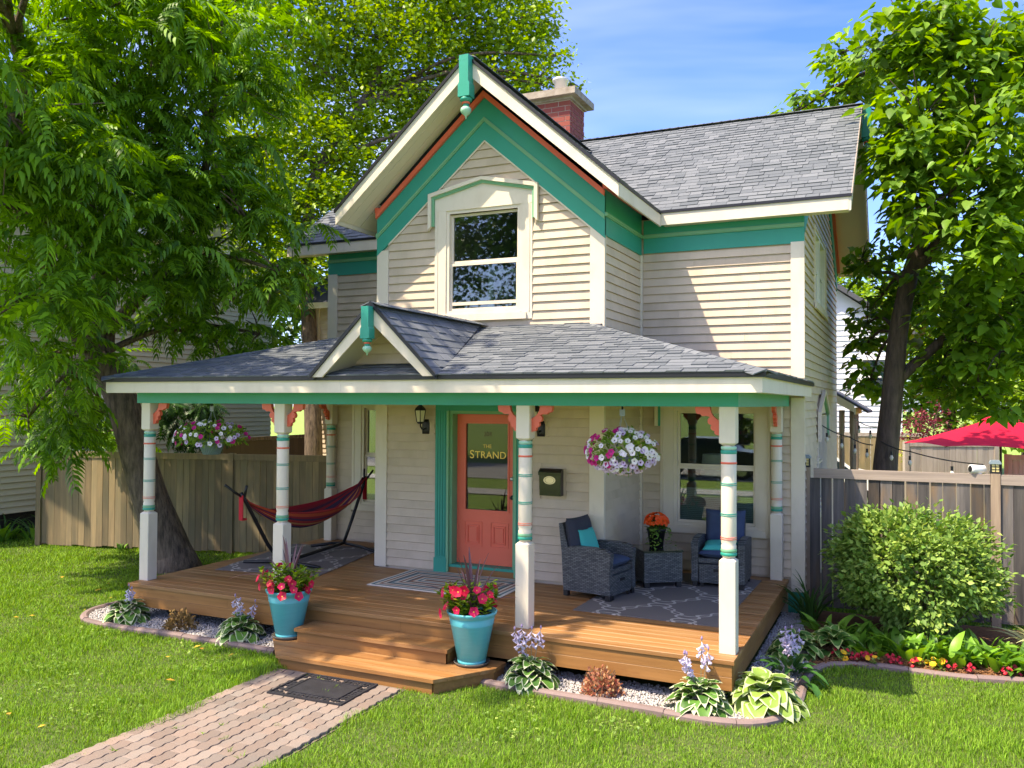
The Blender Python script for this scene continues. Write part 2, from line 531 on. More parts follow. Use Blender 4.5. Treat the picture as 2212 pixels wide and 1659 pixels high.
b = MB(); b.box(7.56, XR + .05, 3.97, 4.10, -.44, -.162); part('skirting', b, M['teal'], house)

# gable frieze, coral and mint mouldings of the front bay
def band(name, m, top, bot, d0, d1, slope=.88, sb=None, x0=XA - .03, x1=XB + .03):
    sb = sb or slope
    for s in (-1, 1):
        xe = x0 if s < 0 else x1
        d = abs(xe - XC)
        poly = [(XC, top), (xe, top - slope * d), (xe, bot - sb * d), (XC, bot)]
        if s > 0: poly = poly[::-1]
        b = MB(); b.prism(poly, lambda x, z: (x, YA - d1, z), lambda x, z: (x, YA - d0, z)); part(name, b, m, house)
band('frieze_board', M['teal'], 6.47, 5.856, -.004, .038, .88, .855)
band('frieze_moulding', M['coral'], 6.515, 6.43, .0385, .085, .885, .882)
band('frieze_strip', M['mint'], 6.165, 6.105, .0385, .056, .862, .862)
band('frieze_strip', M['mint'], 6.145, 6.125, .0565, .068, .862, .862)
band('siding_trim', M['trim'], 5.87, 5.83, .022, .034, .855, .855, 2.33, 5.355)
def frieze(F, u0, u1, z0, z1, d=.030):
    b = MB(); b.box(u0, u1, -.004, d, z0, z1, None, F); part('frieze_board', b, M['teal'], house)
    b = MB(); b.box(u0, u1, d, d + .022, 4.675, 4.728, None, F); b.box(u0, u1, d + .02, d + .034, 4.69, 4.71, None, F); part('frieze_strip', b, M['mint'], house)
frieze(FX(XB), YA - .03, YB - .02, 4.44, 5.02); frieze(FXm(XA), YA - .03, YB - .02, 4.44, 5.02)
for F_ in (FX(XB), FXm(XA)):
    b = MB(); b.box(YA - .04, YB - .02, .0, .07, 5.0205, 5.09, None, F_); part('frieze_moulding', b, M['coral'], house)
frieze(FB, XB + .06, XR + .03, 4.46, 4.93); frieze(FB, XL - .03, XA - .06, 4.46, 4.93)
for s in (-1, 1):       # frieze of the right-hand gable
    yc, ye = 6.97, (3.98 if s < 0 else 9.98); d = abs(ye - yc)
    for (nm, mm, zt, zb, d0, d1) in (('frieze_board', M['teal'], 6.97, 6.6, 0, .03), ('frieze_moulding', M['coral'], 7.03, 6.95, .03, .085)):
        poly = [(yc, zt), (ye, zt - .683 * d), (ye, zb - .683 * d), (yc, zb)]
        b = MB(); b.prism(poly, lambda y, z: (XR + d0, y, z), lambda y, z: (XR + d1, y, z)); part(nm, b, mm, house)

# ------------------------------------------------------------------ roofs
zm = lambda x, y: 5.0 + .683 * (y - 3.75)
zmb = lambda x, y: 7.2 - .683 * (y - 6.97)
zbr = lambda x, y: 6.80 - .892 * (x - XC)
zbl = lambda x, y: 6.80 - .892 * (XC - x)
PS = .286
zpf = lambda x, y: 2.60 + PS * (y + .19)
zpr = lambda x, y: 2.60 + PS * (7.87 - x)
zpl = lambda x, y: 2.60 + PS * (x + .31)
XG, HG = 3.80, .785
zgr = lambda x, y: 3.37 - .98 * (x - XG)
zgl = lambda x, y: 3.37 - .98 * (XG - x)
def slab(b, poly, zf, th, m=None, lift=0.0):
    b.prism(poly, lambda x, y: (x, y, zf(x, y) + lift - th), lambda x, y: (x, y, zf(x, y) + lift), m)
b = MB()
slab(b, [(5.895, 3.75), (8.334, 3.757), (8.334, 6.97), (XC, 6.97), (XC, 6.39)], zm, .12)
slab(b, [(1.797, 3.75), (XC, 6.39), (XC, 6.97), (-.66, 6.97), (-.66, 3.75)], zm, .12)
slab(b, [(-.66, 6.97), (8.334, 6.97), (8.334, 10.2), (-.66, 10.2)], zmb, .12)
main_roof = part('main_roof', b, M['shingle_dark'], house)
b = MB()
slab(b, [(XC, 1.836), (5.87, 1.836), (5.87, 3.75), (XC, 6.39)], zbr, .13)
slab(b, [(XC, 6.39), (1.822, 3.75), (1.822, 1.836), (XC, 1.836)], zbl, .13)
bay_roof = part('bay_roof', b, M['shingle_dark'], house)
b = MB()
slab(b, [(-.31, -.19), (7.87, -.19), (5.52, 2.16), (5.52, 2.37), (2.17, 2.37), (2.17, 2.29)], zpf, .05)
slab(b, [(7.87, -.19), (7.87, 4.16), (7.78, 4.16), (7.78, 3.995), (5.53, 3.995), (5.53, 2.15)], zpr, .05)
slab(b, [(-.31, -.19), (2.16, 2.28), (2.16, 3.99), (-.31, 3.99)], zpl, .05)
porch_roof = part('porch_roof', b, M['shingle_dark'], house)
b = MB()
vy = lambda d: (3.37 - .98 * d - 2.6) / PS - .19
slab(b, [(XG, -.218), (XG + HG, -.218), (XG + HG, -.19), (XG, 2.36)], zgr, .045)
slab(b, [(XG, 2.36), (XG - HG, -.19), (XG - HG, -.218), (XG, -.218)], zgl, .045)
gablet_roof = part('gablet_roof', b, M['shingle_dark'], house)

# shingles: tab by tab
TABS = [.14, .17, .21, .25]
tab_me = {}
def tab_mesh(wd, th, E):
    k = (wd, th)
    if k not in tab_me:
        b = MB()
        b.add([(0.003, 0, th), (wd - .003, 0, th), (wd - .003, E * 1.25, .002), (0.003, E * 1.25, .002), (0.003, 0, 0), (wd - .003, 0, 0)],
              [(0, 1, 2, 3), (4, 5, 1, 0), (4, 0, 3), (5, 2, 1)])
        tab_me[k] = b.mesh('shingle', M['shingle'])
    return tab_me[k]
cands = []      # full tabs (distance, parent, matrix, width, thickness, E)
rest = {}       # parent -> MB of the other tabs
def shingle(parent, origin, U, V, conv, vmax, umin, umax, E=.14, visible=True):
    """conv polygon in (u,v), counter-clockwise, u along the eave and v up the slope"""
    U = Vector(U).normalized(); V = Vector(V).normalized(); N = U.cross(V); O = Vector(origin)
    Mx = Matrix((U, V, N)).transposed()
    v = 0.0; row = 0
    mb = rest.setdefault(parent.name, (parent, MB()))[1]
    while v < vmax:
        u = umin - random.random() * .25
        while u < umax:
            wd = random.choice(TABS); th = random.choice((.007, .013, .017))
            rect = [(u, v), (u + wd, v), (u + wd, v + E), (u, v + E)]
            c = clip(rect, conv)
            if len(c) >= 3:
                full = area2(c) > wd * E * .999
                if full and visible:
                    P = O + U * u + V * v + N * .004
                    d = (P - CAM)
                    sz = wd * E * abs(d.dot(N)) / d.length ** 3
                    cands.append((-sz, len(cands), parent, Mx.to_4x4() , P, wd, th, E))
                elif area2(c) > .0015:
                    pts = [O + U * p[0] + V * p[1] + N * (.004 + th * max(0, 1 - (p[1] - v) / (E * 1.25))) for p in c]
                    low = [O + U * p[0] + V * p[1] + N * .001 for p in c]
                    n = len(c)
                    mb.add(pts + low, [tuple(range(n))] + [(i, n + i, n + (i + 1) % n, (i + 1) % n) for i in range(n)])
            u += wd
        v += E; row += 1
k = math.sqrt(1 + .683 ** 2); kp = math.sqrt(1 + PS ** 2); kg = math.sqrt(1 + .98 ** 2)
shingle(main_roof, (0, 3.735, zm(0, 3.735)), (1, 0, 0), (0, 1, .683), [(5.9, 0), (8.375, 0), (8.375, 3.24 * k), (XC, 3.24 * k), (XC, 2.64 * k)], 3.24 * k, 3.8, 8.4, .128)
shingle(main_roof, (0, 3.735, zm(0, 3.735)), (1, 0, 0), (0, 1, .683), [(1.79, 0), (XC, 2.64 * k), (XC, 3.24 * k), (-.67, 3.24 * k), (-.67, 0)], 3.24 * k, -.7, 3.9, .128)
shingle(porch_roof, (0, -.205, zpf(0, -.205)), (1, 0, 0), (0, 1, PS), [(4.60, 0), (7.885, 0), (5.52, 2.365 * kp), (5.32, 2.565 * kp), (XG, 2.565 * kp)], 2.57 * kp, 3.8, 7.9, .125)
shingle(porch_roof, (0, -.205, zpf(0, -.205)), (1, 0, 0), (0, 1, PS), [(-.325, 0), (3.0, 0), (XG, 2.565 * kp), (2.19, 2.565 * kp)], 2.57 * kp, -.35, 3.8, .125)
shingle(porch_roof, (0, -.205, zpf(0, -.205)), (1, 0, 0), (0, 1, PS), [(3.0, 0), (4.6, 0), (4.2, .55), (3.4, .55)], .55, 2.9, 4.7, .125)
shingle(porch_roof, (7.885, 0, zpr(7.885, 0)), (0, 1, 0), (-1, 0, PS), [(-.205, 0), (4.15, 0), (3.98, .1), (3.98, 2.345 * kp), (2.16, 2.345 * kp)], 2.345 * kp, -.3, 4.2, .125)
shingle(porch_roof, (-.325, 0, zpl(-.325, 0)), (0, -1, 0), (1, 0, PS), [(-3.98, 0), (.205, 0), (-2.28, 2.48 * kp), (-3.98, 2.48 * kp)], 2.48 * kp, -4, .3, .125, False)
shingle(gablet_roof, (XG + HG + .01, 0, zgr(XG + HG + .01, 0)), (0, 1, 0), (-1, 0, .98), [(-.265, 0), (-.19, 0), (2.33, HG * kg), (-.265, HG * kg)], HG * kg, -.3, 2.4, .125)
shingle(gablet_roof, (XG - HG - .01, 0, zgl(XG - HG - .01, 0)), (0, -1, 0), (1, 0, .98), [(.19, 0), (.265, 0), (.265, HG * kg), (-2.33, HG * kg)], HG * kg, -2.4, .3, .125, False)
kb = math.sqrt(1 + .892 ** 2)
shingle(bay_roof, (5.905, 0, zbr(5.905, 0)), (0, 1, 0), (-1, 0, .892), [(1.79, 0), (3.74, 0), (6.37, 2.055 * kb), (1.79, 2.055 * kb)], 2.055 * kb, 1.7, 6.4, .128, False)
shingle(bay_roof, (1.787, 0, zbl(1.787, 0)), (0, -1, 0), (1, 0, .892), [(-3.74, 0), (-1.79, 0), (-1.79, 2.055 * kb), (-6.37, 2.055 * kb)], 2.055 * kb, -6.4, -1.7, .128, False)
cands.sort()
for i, (_, _, par, Mx, P, wd, th, E) in enumerate(cands):
    if i < 290:
        o = link('shingle', tab_mesh(wd, th, E), par)
        Mx = Mx.copy(); Mx.translation = P; o.matrix_basis = Mx
    else:
        mb = rest[par.name][1]; me = tab_mesh(wd, th, E)
        A = Mx.copy(); A.translation = P
        mb.add([A @ v.co for v in me.vertices], [tuple(p.vertices) for p in me.polygons])
for nm, (par, mb) in rest.items():
    part('shingles', mb, M['shingle'], par, kind='stuff')
# hip and ridge caps
def caps(par, a, b_, wd, n, tilt=0.0):
    a, b_ = Vector(a), Vector(b_); d = (b_ - a) / n; dn = d.normalized()
    side = dn.cross(Vector((0, 0, 1))).normalized(); up = side.cross(dn).normalized()
    mb = MB()
    for i in range(n):
        p = a + d * i; q = p + d * 1.2; t = .018 + .004 * random.random(); dr = wd * .30
        vs = [p + side * wd - up * (dr - .012), p + up * t, p - side * wd - up * (dr - .012), q + side * wd - up * (dr - .004), q + up * .014, q - side * wd - up * (dr - .004)]
        vs += [v - up * .012 for v in vs[:3]]
        mb.add(vs, [(0, 1, 4, 3), (1, 2, 5, 4), (6, 7, 1, 0), (7, 8, 2, 1), (0, 3, 6), (2, 8, 5)])
    part('ridge_cap', mb, M['shingle'], par)
caps(porch_roof, (7.88, -.2, 2.602), (5.42, 2.26, zpf(0, 2.26)), .13, 24)
caps(porch_roof, (-.32, -.2, 2.602), (2.2, 2.32, zpf(0, 2.32)), .13, 25)
caps(gablet_roof, (XG, -.26, 3.375), (XG, 2.30, 3.375), .13, 19)
caps(main_roof, (8.38, 6.97, 7.205), (-.66, 6.97, 7.205), .14, 60)
caps(bay_roof, (XC, 1.80, 6.805), (XC, 6.3, 6.805), .13, 34)
# valley flashing lines are left to the meeting shingles

# fascias, barge boards, soffits, drip edges
def pbox(name, m, *a):
    b = MB(); b.box(*a); return part(name, b, m, house)
pbox('fascia_board', M['trim'], -.285, 3.35, -.165, -.140, 2.415, 2.572); pbox('fascia_board', M['trim'], 3.352, 7.842, -.165, -.140, 2.415, 2.572)
pbox('fascia_board', M['trim'], 7.815, 7.842, -.138, 4.15, 2.415, 2.572); pbox('fascia_board', M['trim'], -.285, -.258, -.138, 3.98, 2.415, 2.572)
pbox('drip_edge', M['drip'], -.318, 7.878, -.197, -.166, 2.560, 2.602); pbox('drip_edge', M['drip'], 7.844, 7.878, -.165, 4.17, 2.560, 2.602); pbox('drip_edge', M['drip'], -.318, -.287, -.165, 3.99, 2.560, 2.602)
pbox('porch_ceiling', M['white'], -.25, 7.81, -.135, 2.33, 2.425, 2.45); pbox('porch_ceiling', M['white'], 5.56, 7.81, 2.332, 3.97, 2.425, 2.45); pbox('porch_ceiling', M['white'], -.25, 2.13, 2.332, 3.97, 2.425, 2.45)
pbox('porch_beam', M['teal'], -.105, 7.578, .165, .33, 2.286, 2.424)
pbox('porch_beam', M['teal'], 7.42, 7.578, .332, 3.97, 2.286, 2.424); pbox('porch_beam', M['teal'], -.105, .05, .332, 3.97, 2.286, 2.424)
pbox('fascia_board', M['trim'], 5.90, 8.335, 3.728, 3.755, 4.80, 4.975); pbox('fascia_board', M['trim'], -.635, 1.79, 3.728, 3.755, 4.80, 4.975)
pbox('drip_edge', M['drip'], 5.90, 8.37, 3.712, 3.75, 4.965, 5.004); pbox('drip_edge', M['drip'], -.67, 1.79, 3.712, 3.75, 4.965, 5.004)
pbox('fascia_board', M['trim'], 5.872, 5.898, 1.838, 3.74, 4.785, 4.955); pbox('fascia_board', M['trim'], 1.794, 1.82, 1.838, 3.74, 4.785, 4.955)
pbox('drip_edge', M['drip'], 5.885, 5.91, 1.80, 3.71, 4.945, 4.985)
pbox('eave_soffit', M['soffit'], 5.90, 8.33, 3.757, 4.0, 4.82, 4.835); pbox('eave_soffit', M['soffit'], -.63, 1.79, 3.757, 4.0, 4.82, 4.835)
for s in (-1, 1):
    xe = XC + s * 2.049
    f = lambda d: 6.785 - .892 * d
    poly = [(XC, 6.785), (xe, f(2.049)), (xe, f(2.049) - .178), (XC, 6.785 - .215)]
    if s > 0: poly = poly[::-1]
    b = MB(); b.prism(poly, lambda x, z: (x, 1.806, z), lambda x, z: (x, 1.834, z)); part('barge_board', b, M['trim'], house)
    xd = XC + s * 2.063
    poly = [(XC, 6.825), (xd, 6.825 - .892 * 2.063), (xd, 6.775 - .892 * 2.063), (XC, 6.775)]
    if s > 0: poly = poly[::-1]
    b = MB(); b.prism(poly, lambda x, z: (x, 1.782, z), lambda x, z: (x, 1.806 - .001, z)); part('drip_edge', b, M['drip'], house)
    # boarded soffit of the rake, three planks each side
    z_in = lambda d: 6.655 - .892 * d
    for q in range(3):
        y0, y1 = 1.838 + q * .170, 1.838 + (q + 1) * .170 - .005
        b = MB()
        P = [(XC, y0, z_in(0)), (xe - s * .03, y0, z_in(2.02)), (xe - s * .03, y1, z_in(2.02)), (XC, y1, z_in(0))]
        b.add(P + [(p[0], p[1], p[2] - .012) for p in P], [(0, 1, 2, 3), (7, 6, 5, 4), (0, 4, 5, 1), (2, 6, 7, 3), (0, 3, 7, 4), (1, 5, 6, 2)])
        part('soffit_plank', b, M['soffit'], house)
    b = MB(); P = [(XC + s * 1.70, 2.36, z_in(1.70)), (xe - s * .03, 2.36, z_in(2.02)), (xe - s * .03, 3.95, z_in(2.02)), (XC + s * 1.70, 3.95, z_in(1.70))]
    b.add(P + [(p[0], p[1], p[2] - .012) for p in P], [(0, 1, 2, 3), (7, 6, 5, 4), (0, 4, 5, 1), (2, 6, 7, 3), (0, 3, 7, 4), (1, 5, 6, 2)])
    part('eave_soffit', b, M['soffit'], house)
    # gablet over the steps
    xe = XG + s * (HG + .0)
    poly = [(XG, 3.355), (xe, 3.355 - .98 * HG), (xe - s * .145, 3.355 - .98 * HG), (XG, 3.355 - .19)]
    if s > 0: poly = poly[::-1]
    b = MB(); b.prism(poly, lambda x, z: (x, -.245, z), lambda x, z: (x, -.22, z)); part('barge_board', b, M['trim'], house)
    xd = XG + s * (HG + .012)
    poly = [(XG, 3.395), (xd, 3.395 - .98 * (HG + .012)), (xd, 3.345 - .98 * (HG + .012)), (XG, 3.345)]
    if s > 0: poly = poly[::-1]
    b = MB(); b.prism(poly, lambda x, z: (x, -.268, z), lambda x, z: (x, -.246, z)); part('drip_edge', b, M['drip'], house)
    b = MB(); P = [(XG, -.218, 3.30), (XG + s * (HG - .10), -.218, 3.30 - .98 * (HG - .10)), (XG + s * (HG - .10), .28, 3.30 - .98 * (HG - .10)), (XG, .28, 3.30)]
    b.add(P + [(p[0], p[1], p[2] - .012) for p in P], [(0, 1, 2, 3), (7, 6, 5, 4), (0, 4, 5, 1), (2, 6, 7, 3), (0, 3, 7, 4), (1, 5, 6, 2)])
    part('soffit_plank', b, M['soffit'], house)
for zz in np.arange(2.74, 3.25, .115):
    e0, e1 = (3.29 - zz) / .98, max(.01, (3.29 - zz - .115) / .98)
    board(FY(.27), XG - e0, XG + e0, XG - e1, XG + e1, zz, zz + .115)
b = MB(); b.prism([(XG - .6, 2.70), (XG + .6, 2.70), (XG, 3.29)], lambda x, z: (x, .275, z), lambda x, z: (x, .30, z)); part('gable_wall', b, M['siding'], house)
# right-hand rake: barge board, soffit
for s in (-1, 1):
    ye = 6.97 + s * 3.235; f = lambda d, o: 7.2 - .683 * d - o
    for nm, mm, o0, o1, x0, x1 in (('barge_board', M['trim'], .0, .20, 8.335, 8.365), ('drip_edge', M['rail_grey'], -.02, .03, 8.366, 8.378), ('rake_soffit', M['soffit'], .125, .14, XR + .03, 8.334)):
        poly = [(6.97, f(0, o0)), (ye, f(3.235, o0)), (ye, f(3.235, o1)), (6.97, f(0, o1))]
        b = MB(); b.prism(poly, lambda y, z: (x0, y, z), lambda y, z: (x1, y, z)); part(nm, b, mm, house)

# turned pendants at the gable peaks
def pendant(x, y, ztop, H, wd, facing=0):
    b = MB()
    h2 = wd / 2
    b.prism([(-h2 * .8, ztop), (-h2 * .8, ztop - H * .42), (-h2, ztop - H * .46), (-h2, ztop - H * .66), (h2, ztop - H * .66), (h2, ztop - H * .46), (h2 * .8, ztop - H * .42), (h2 * .8, ztop)][::-1],
            lambda p, z: (x + p, y - h2 * .9, z), lambda p, z: (x + p, y + h2 * .9, z))
    o = part('gable_pendant', b, M['teal'], house)
    zb = ztop - H * .66
    for (m, prof) in ((M['teal'], [(h2 * .8, 0), (h2 * .95, -.02 * H), (h2 * .95, -.05 * H), (h2 * .6, -.075 * H)]),
                      (M['coral'], [(h2 * .62, -.075 * H), (h2 * .66, -.09 * H), (h2 * .62, -.105 * H)]),
                      (M['teal'], [(h2 * .5, -.105 * H), (h2 * .48, -.13 * H), (h2 * .55, -.15 * H)]),
                      (M['pale_mint'], [(h2 * .55, -.15 * H), (h2 * .82, -.175 * H), (h2 * .86, -.21 * H), (h2 * .7, -.25 * H), (h2 * .3, -.285 * H), (h2 * .14, -.30 * H), (h2 * .12, -.34 * H), (.002, -.342 * H)])):
        c = MB(); c.lathe(prof, x, y, 16, None, True, zb); part('turning', c, m, o, True)
pendant(3.868, 1.75, 6.77, .81, .165)
pendant(XG - .01, -.30, 3.33, .52, .115)
pendant(8.44, 6.97, 7.16, .8, .165)

# ------------------------------------------------------------------ porch posts
M['postpaint'] = M['trim']
def bracket_poly(W, H):
    """scrolled bracket in (r out from the post, d down from the beam)"""
    pts = [(1.0, 0.0)]
    def arc(c, rad, a0, a1, n=6):
        return [(c[0] + rad[0] * math.cos(R(a0 + (a1 - a0) * i / n)), c[1] + rad[1] * math.sin(R(a0 + (a1 - a0) * i / n))) for i in range(n + 1)]
    pts += [(.985, .12)] + arc((.86, .16), (.115, .10), 10, 110, 4) + arc((.66, .235), (.13, .10), 20, 120, 4) + [(.50, .33)] + arc((.30, .50), (.20, .16), -60, 40, 4)
    pts += arc((.22, .72), (.16, .12), -40, 70, 4) + arc((.10, .88), (.13, .11), -20, 95, 4) + [(0, 1.0), (0, .50)]
    pts += [(.12, .44), (.26, .34), (.36, .20), (.40, .0)]
    return [(p[0] * W, p[1] * H) for p in pts]
def bracket(post, px, y, s, z=2.286, th=.045):
    b = MB(); poly = bracket_poly(.235, .27)
    if s < 0: poly = poly[::-1]
    b.prism(poly, lambda r, d: (px + s * r, y - th / 2, z - d), lambda r, d: (px + s * r, y + th / 2, z - d))
    part('bracket', b, M['coral'], post)
def bracket_y(post, x, py, s, z=2.286, th=.045):
    b = MB(); poly = bracket_poly(.235, .27)
    if s > 0: poly = poly[::-1]
    b.prism(poly, lambda r, d: (x - th / 2, py + s * r, z - d), lambda r, d: (x + th / 2, py + s * r, z - d))
    part('bracket', b, M['coral'], post)
def chamfer_block(b, cx, cy, h, z0, z1, top):
    c = .03; e = h * .55
    prof = [(h, z0), (h, z1 - c), (e, z1)] if top else [(e, z0), (h, z0 + c), (h, z1)]
    vs = []; fs = []
    bev = .006
    for r, z in prof:
        k = bev if r == h else bev
        for sx, sy in ((-1, -1), (1, -1), (1, 1), (-1, 1)):
            if sx * sy > 0: vs += [(cx + sx * r, cy + sy * (r - k), z), (cx + sx * (r - k), cy + sy * r, z)]
            else: vs += [(cx + sx * (r - k), cy + sy * r, z), (cx + sx * r, cy + sy * (r - k), z)]
    # fix winding order per corner
    vs = []
    for r, z in prof:
        ring = [(-r, -r + bev), (-r + bev, -r), (r - bev, -r), (r, -r + bev), (r, r - bev), (r - bev, r), (-r + bev, r), (-r, r - bev)]
        vs += [(cx + a, cy + q, z) for a, q in ring]
    for i in range(len(prof) - 1):
        for j in range(8): fs.append((i * 8 + j, i * 8 + (j + 1) % 8, (i + 1) * 8 + (j + 1) % 8, (i + 1) * 8 + j))
    fs += [tuple(range(8))[::-1], tuple(range(len(prof) * 8 - 8, len(prof) * 8))]
    b.add(vs, fs)
def porch_post(cx, cy, br=()):
    b = MB(); h = .0765
    chamfer_block(b, cx, cy, h, .002, .885, True)
    chamfer_block(b, cx, cy, h, 1.92, 2.286, False)
    r = .071
    b.lathe([(.052, .88), (r * .92, .90), (r * .95, .955), (r, .99), (r * .9, 1.005), (r, 1.03), (r, 1.86), (r * .82, 1.885), (r * .9, 1.905), (.05, 1.93)], cx, cy, 24)
    o = part('porch_post', b, M['trim'], house)
    for p in o.data.polygons: p.use_smooth = len(p.vertices) == 4 and abs(p.normal.z) < .95 and (Vector((p.center.x - cx, p.center.y - cy)).length < .0725)
    for m, z0, z1, rr in ((M['teal'], .90, .93, r * 1.0), (M['mint'], .932, .965, r * .985), (M['coral'], 1.05, 1.057, r), (M['coral'], 1.068, 1.074, r), (M['teal'], 1.268, 1.276, r), (M['teal'], 1.284, 1.294, r), (M['teal'], 1.552, 1.560, r), (M['teal'], 1.568, 1.577, r),
                          (M['coral'], 1.752, 1.772, r), (M['teal'], 1.845, 1.884, r * .98), (M['pale_mint'], 1.888, 1.918, r * .94)):
        c = MB(); c.lathe([(rr + .0005, z0), (rr + .005, z0 + (z1 - z0) * .25), (rr + .005, z0 + (z1 - z0) * .75), (rr + .0005, z1)], cx, cy, 24, None, False)
        part('painted_ring', c, m, o, True)
    for s in br:
        if s in (-1, 1): bracket(o, cx + s * h, cy, s)
        elif s == 'f': bracket_y(o, cx, cy - h, -1)
    return o
YP = .171 + .0765
porch_post(.043, YP, (1,)); porch_post(2.225, YP, (-1, 1)); porch_post(5.393, YP, (-1, 1)); porch_post(7.475, YP, (-1,))
porch_post(7.425, 3.895, ('f',)); porch_post(.20, 3.895, ('f',))

# ------------------------------------------------------------------ windows
def window(F, u0, u1, z0, z1, zmid, tl, tr, sill, head=None, hood=None, blind=None, low=None, mull=False):
    """u0..u1, z0..z1 the vinyl frame; tl, tr outer edges of the side casings"""
    b = MB(); fw_ = .045
    for a in ((u0, u0 + fw_, z0, z1), (u1 - fw_, u1, z0, z1), (u0 + fw_, u1 - fw_, z1 - fw_, z1), (u0 + fw_, u1 - fw_, z0, z0 + fw_)):
        b.box(a[0], a[1], -.09, .012, a[2], a[3], None, F)
    w_ = part('window', b, M['white'] if mull else M['trim'], house)
    us = [(u0 + fw_, u1 - fw_)] if not mull else [(u0 + fw_, (u0 + u1) / 2 - .03), ((u0 + u1) / 2 + .03, u1 - fw_)]
    if mull:
        b = MB(); b.box((u0 + u1) / 2 - .03, (u0 + u1) / 2 + .03, -.08, .010, z0 + fw_, z1 - fw_, None, F); part('mullion', b, M['white'], w_)
    for a0, a1 in us:
        for q, (za, zb, dep) in enumerate(((zmid, z1 - fw_, -.055), (z0 + fw_, zmid, -.025))):
            b = MB(); s_ = .032
            for a in ((a0, a0 + s_, za, zb), (a1 - s_, a1, za, zb), (a0 + s_, a1 - s_, zb - s_ * 1.1, zb), (a0 + s_, a1 - s_, za, za + s_ * 1.1)):
                b.box(a[0], a[1], dep - .028, dep, a[2], a[3], None, F)
            if low and q == 1: b.box(a0 + s_, a1 - s_, dep - .02, dep - .002, low - .022, low + .022, None, F)
            part('sash', b, M['white'] if mull else M['trim'], w_)
            b = MB(); b.box(a0 + s_, a1 - s_, dep - .018, dep - .012, za + s_ * 1.1, zb - s_ * 1.1, None, F); part('pane', b, M['glass'], w_)
    b = MB()
    b.box(tl, u0, -.004, .028, sill, z1 + .0, None, F); b.box(u1, tr, -.004, .028, sill, z1 + .0, None, F)
    b.box(tl, tr, -.004, .031, z1, (head or z1 + .16), None, F)
    b.box(tl + .035, tl + .05, .028, .036, sill + .1, z1, None, F); b.box(tr - .05, tr - .035, .028, .036, sill + .1, z1, None, F)
    part('casing', b, M['trim'], w_)
    b = MB(); b.box(u0 - .12, u1 + .10, .029, .06, sill, sill + .085, None, F); b.box(u0 - .02, u1 + .02, .013, .045, sill + .086, z0 + .002, None, F); part('sill', b, M['trim'], w_)
    if blind:
        b = MB(); z = z0 + .06
        while z < blind:
            b.add([F(u0 + .06, -.10, z), F(u1 - .06, -.10, z), F(u1 - .06, -.112, z + .021), F(u0 + .06, -.112, z + .021)], [(0, 1, 2, 3)]); z += .026
        part('blind', b, mat('blind_slat', (.45, .56, .56), rough=.7), w_)
    if hood:
        hl, hr, zl, zs, za = hood
        tc_ = (hl + hr) / 2
        for mm, off, wd, d0, d1 in ((M['trim'], 0, .048, .032, .085), (M['mint'], .05, .016, .032, .066), (M['mint'], .067, .018, .032, .056)):
            def path(o): return [(hl + o, zl + (.05 if o else 0)), (hl + o, zs - o * .9), (tc_, za - o), (hr - o, zs - o * .9), (hr - o, zl + (.05 if o else 0))]
            A, B_ = path(off), path(off + wd)
            b = MB()
            for i in range(4):
                q4 = [A[i], A[i + 1], B_[i + 1], B_[i]]
                b.prism(q4, lambda u, z: F(u, d0, z), lambda u, z: F(u, d1, z))
            part('hood_moulding', b, mm, w_)
        b = MB(); b.prism([(hl + .05, z1 + .001), (hr - .05, z1 + .001), (hr - .05, zs - .05), (tc_, za - .05), (hl + .05, zs - .05)], lambda u, z: F(u, -.004, z), lambda u, z: F(u, .030, z)); part('hood_panel', b, M['trim'], w_)
    return w_
window(FA, 3.26, 4.378, 3.52, 4.945, 4.22, 3.085, 4.553, 3.42, 4.96, (3.0, 4.645, 4.69, 5.19, 5.36), low=3.665)
window(FB, 6.02, 7.18, .615, 2.262, 1.44, 5.83, 7.33, .52, 2.41, None, blind=1.13)
window(FB, .75, 1.74, .615, 2.262, 1.44, .57, 1.92, .52, 2.41, None, blind=.8)
window(FR, 5.52, 7.38, 3.86, 4.96, 4.4, 5.45, 7.45, 3.74, 5.0, None, mull=True)
window(FR, 5.98, 7.32, .72, 2.17, 1.4, 5.9, 7.4, .60, 2.19, (5.82, 7.48, 1.75, 2.2, 2.55))
for u in (5.76, 7.335): # mint hood ends that show below the porch beam
    b = MB(); b.box(u, u + .045, .021, .085, 2.0, 2.42, None, FB); part('hood_moulding', b, M['trim'], house)
    b = MB(); b.box(u + .046, u + .07, .021, .06, 2.0, 2.42, None, FB); part('hood_moulding', b, M['teal'], house)
# ------------------------------------------------------------------ front door
YD = 2.50
d0, d1, dz0, dz1 = 3.37, 4.275, .125, 2.155
b = MB()
zg0, zg1, xg0, xg1 = .86, 2.03, d0 + .135, d1 - .135
for a in ((d0, xg0, dz0, dz1), (xg1, d1, dz0, dz1), (xg0, xg1, zg1, dz1), (xg0, xg1, dz0, zg0)):
    b.box(a[0], a[1], YD, YD + .045, a[2], a[3])
door = part('front_door', b, M['door'], house, label='coral front door with a tall gold-lettered glass and two small panels')
b = MB(); b.box(xg0, xg1, YD + .018, YD + .026, zg0, zg1); part('door_glass', b, M['door_glass'], door)
b = MB()
for a in ((xg0 - .022, xg0, zg0 - .022, zg1 + .022), (xg1, xg1 + .022, zg0 - .022, zg1 + .022), (xg0, xg1, zg1, zg1 + .022), (xg0, xg1, zg0 - .022, zg0)):
    b.box(a[0], a[1], YD - .009, YD - .0005, a[2], a[3])
part('glazing_bead', b, M['door'], door)
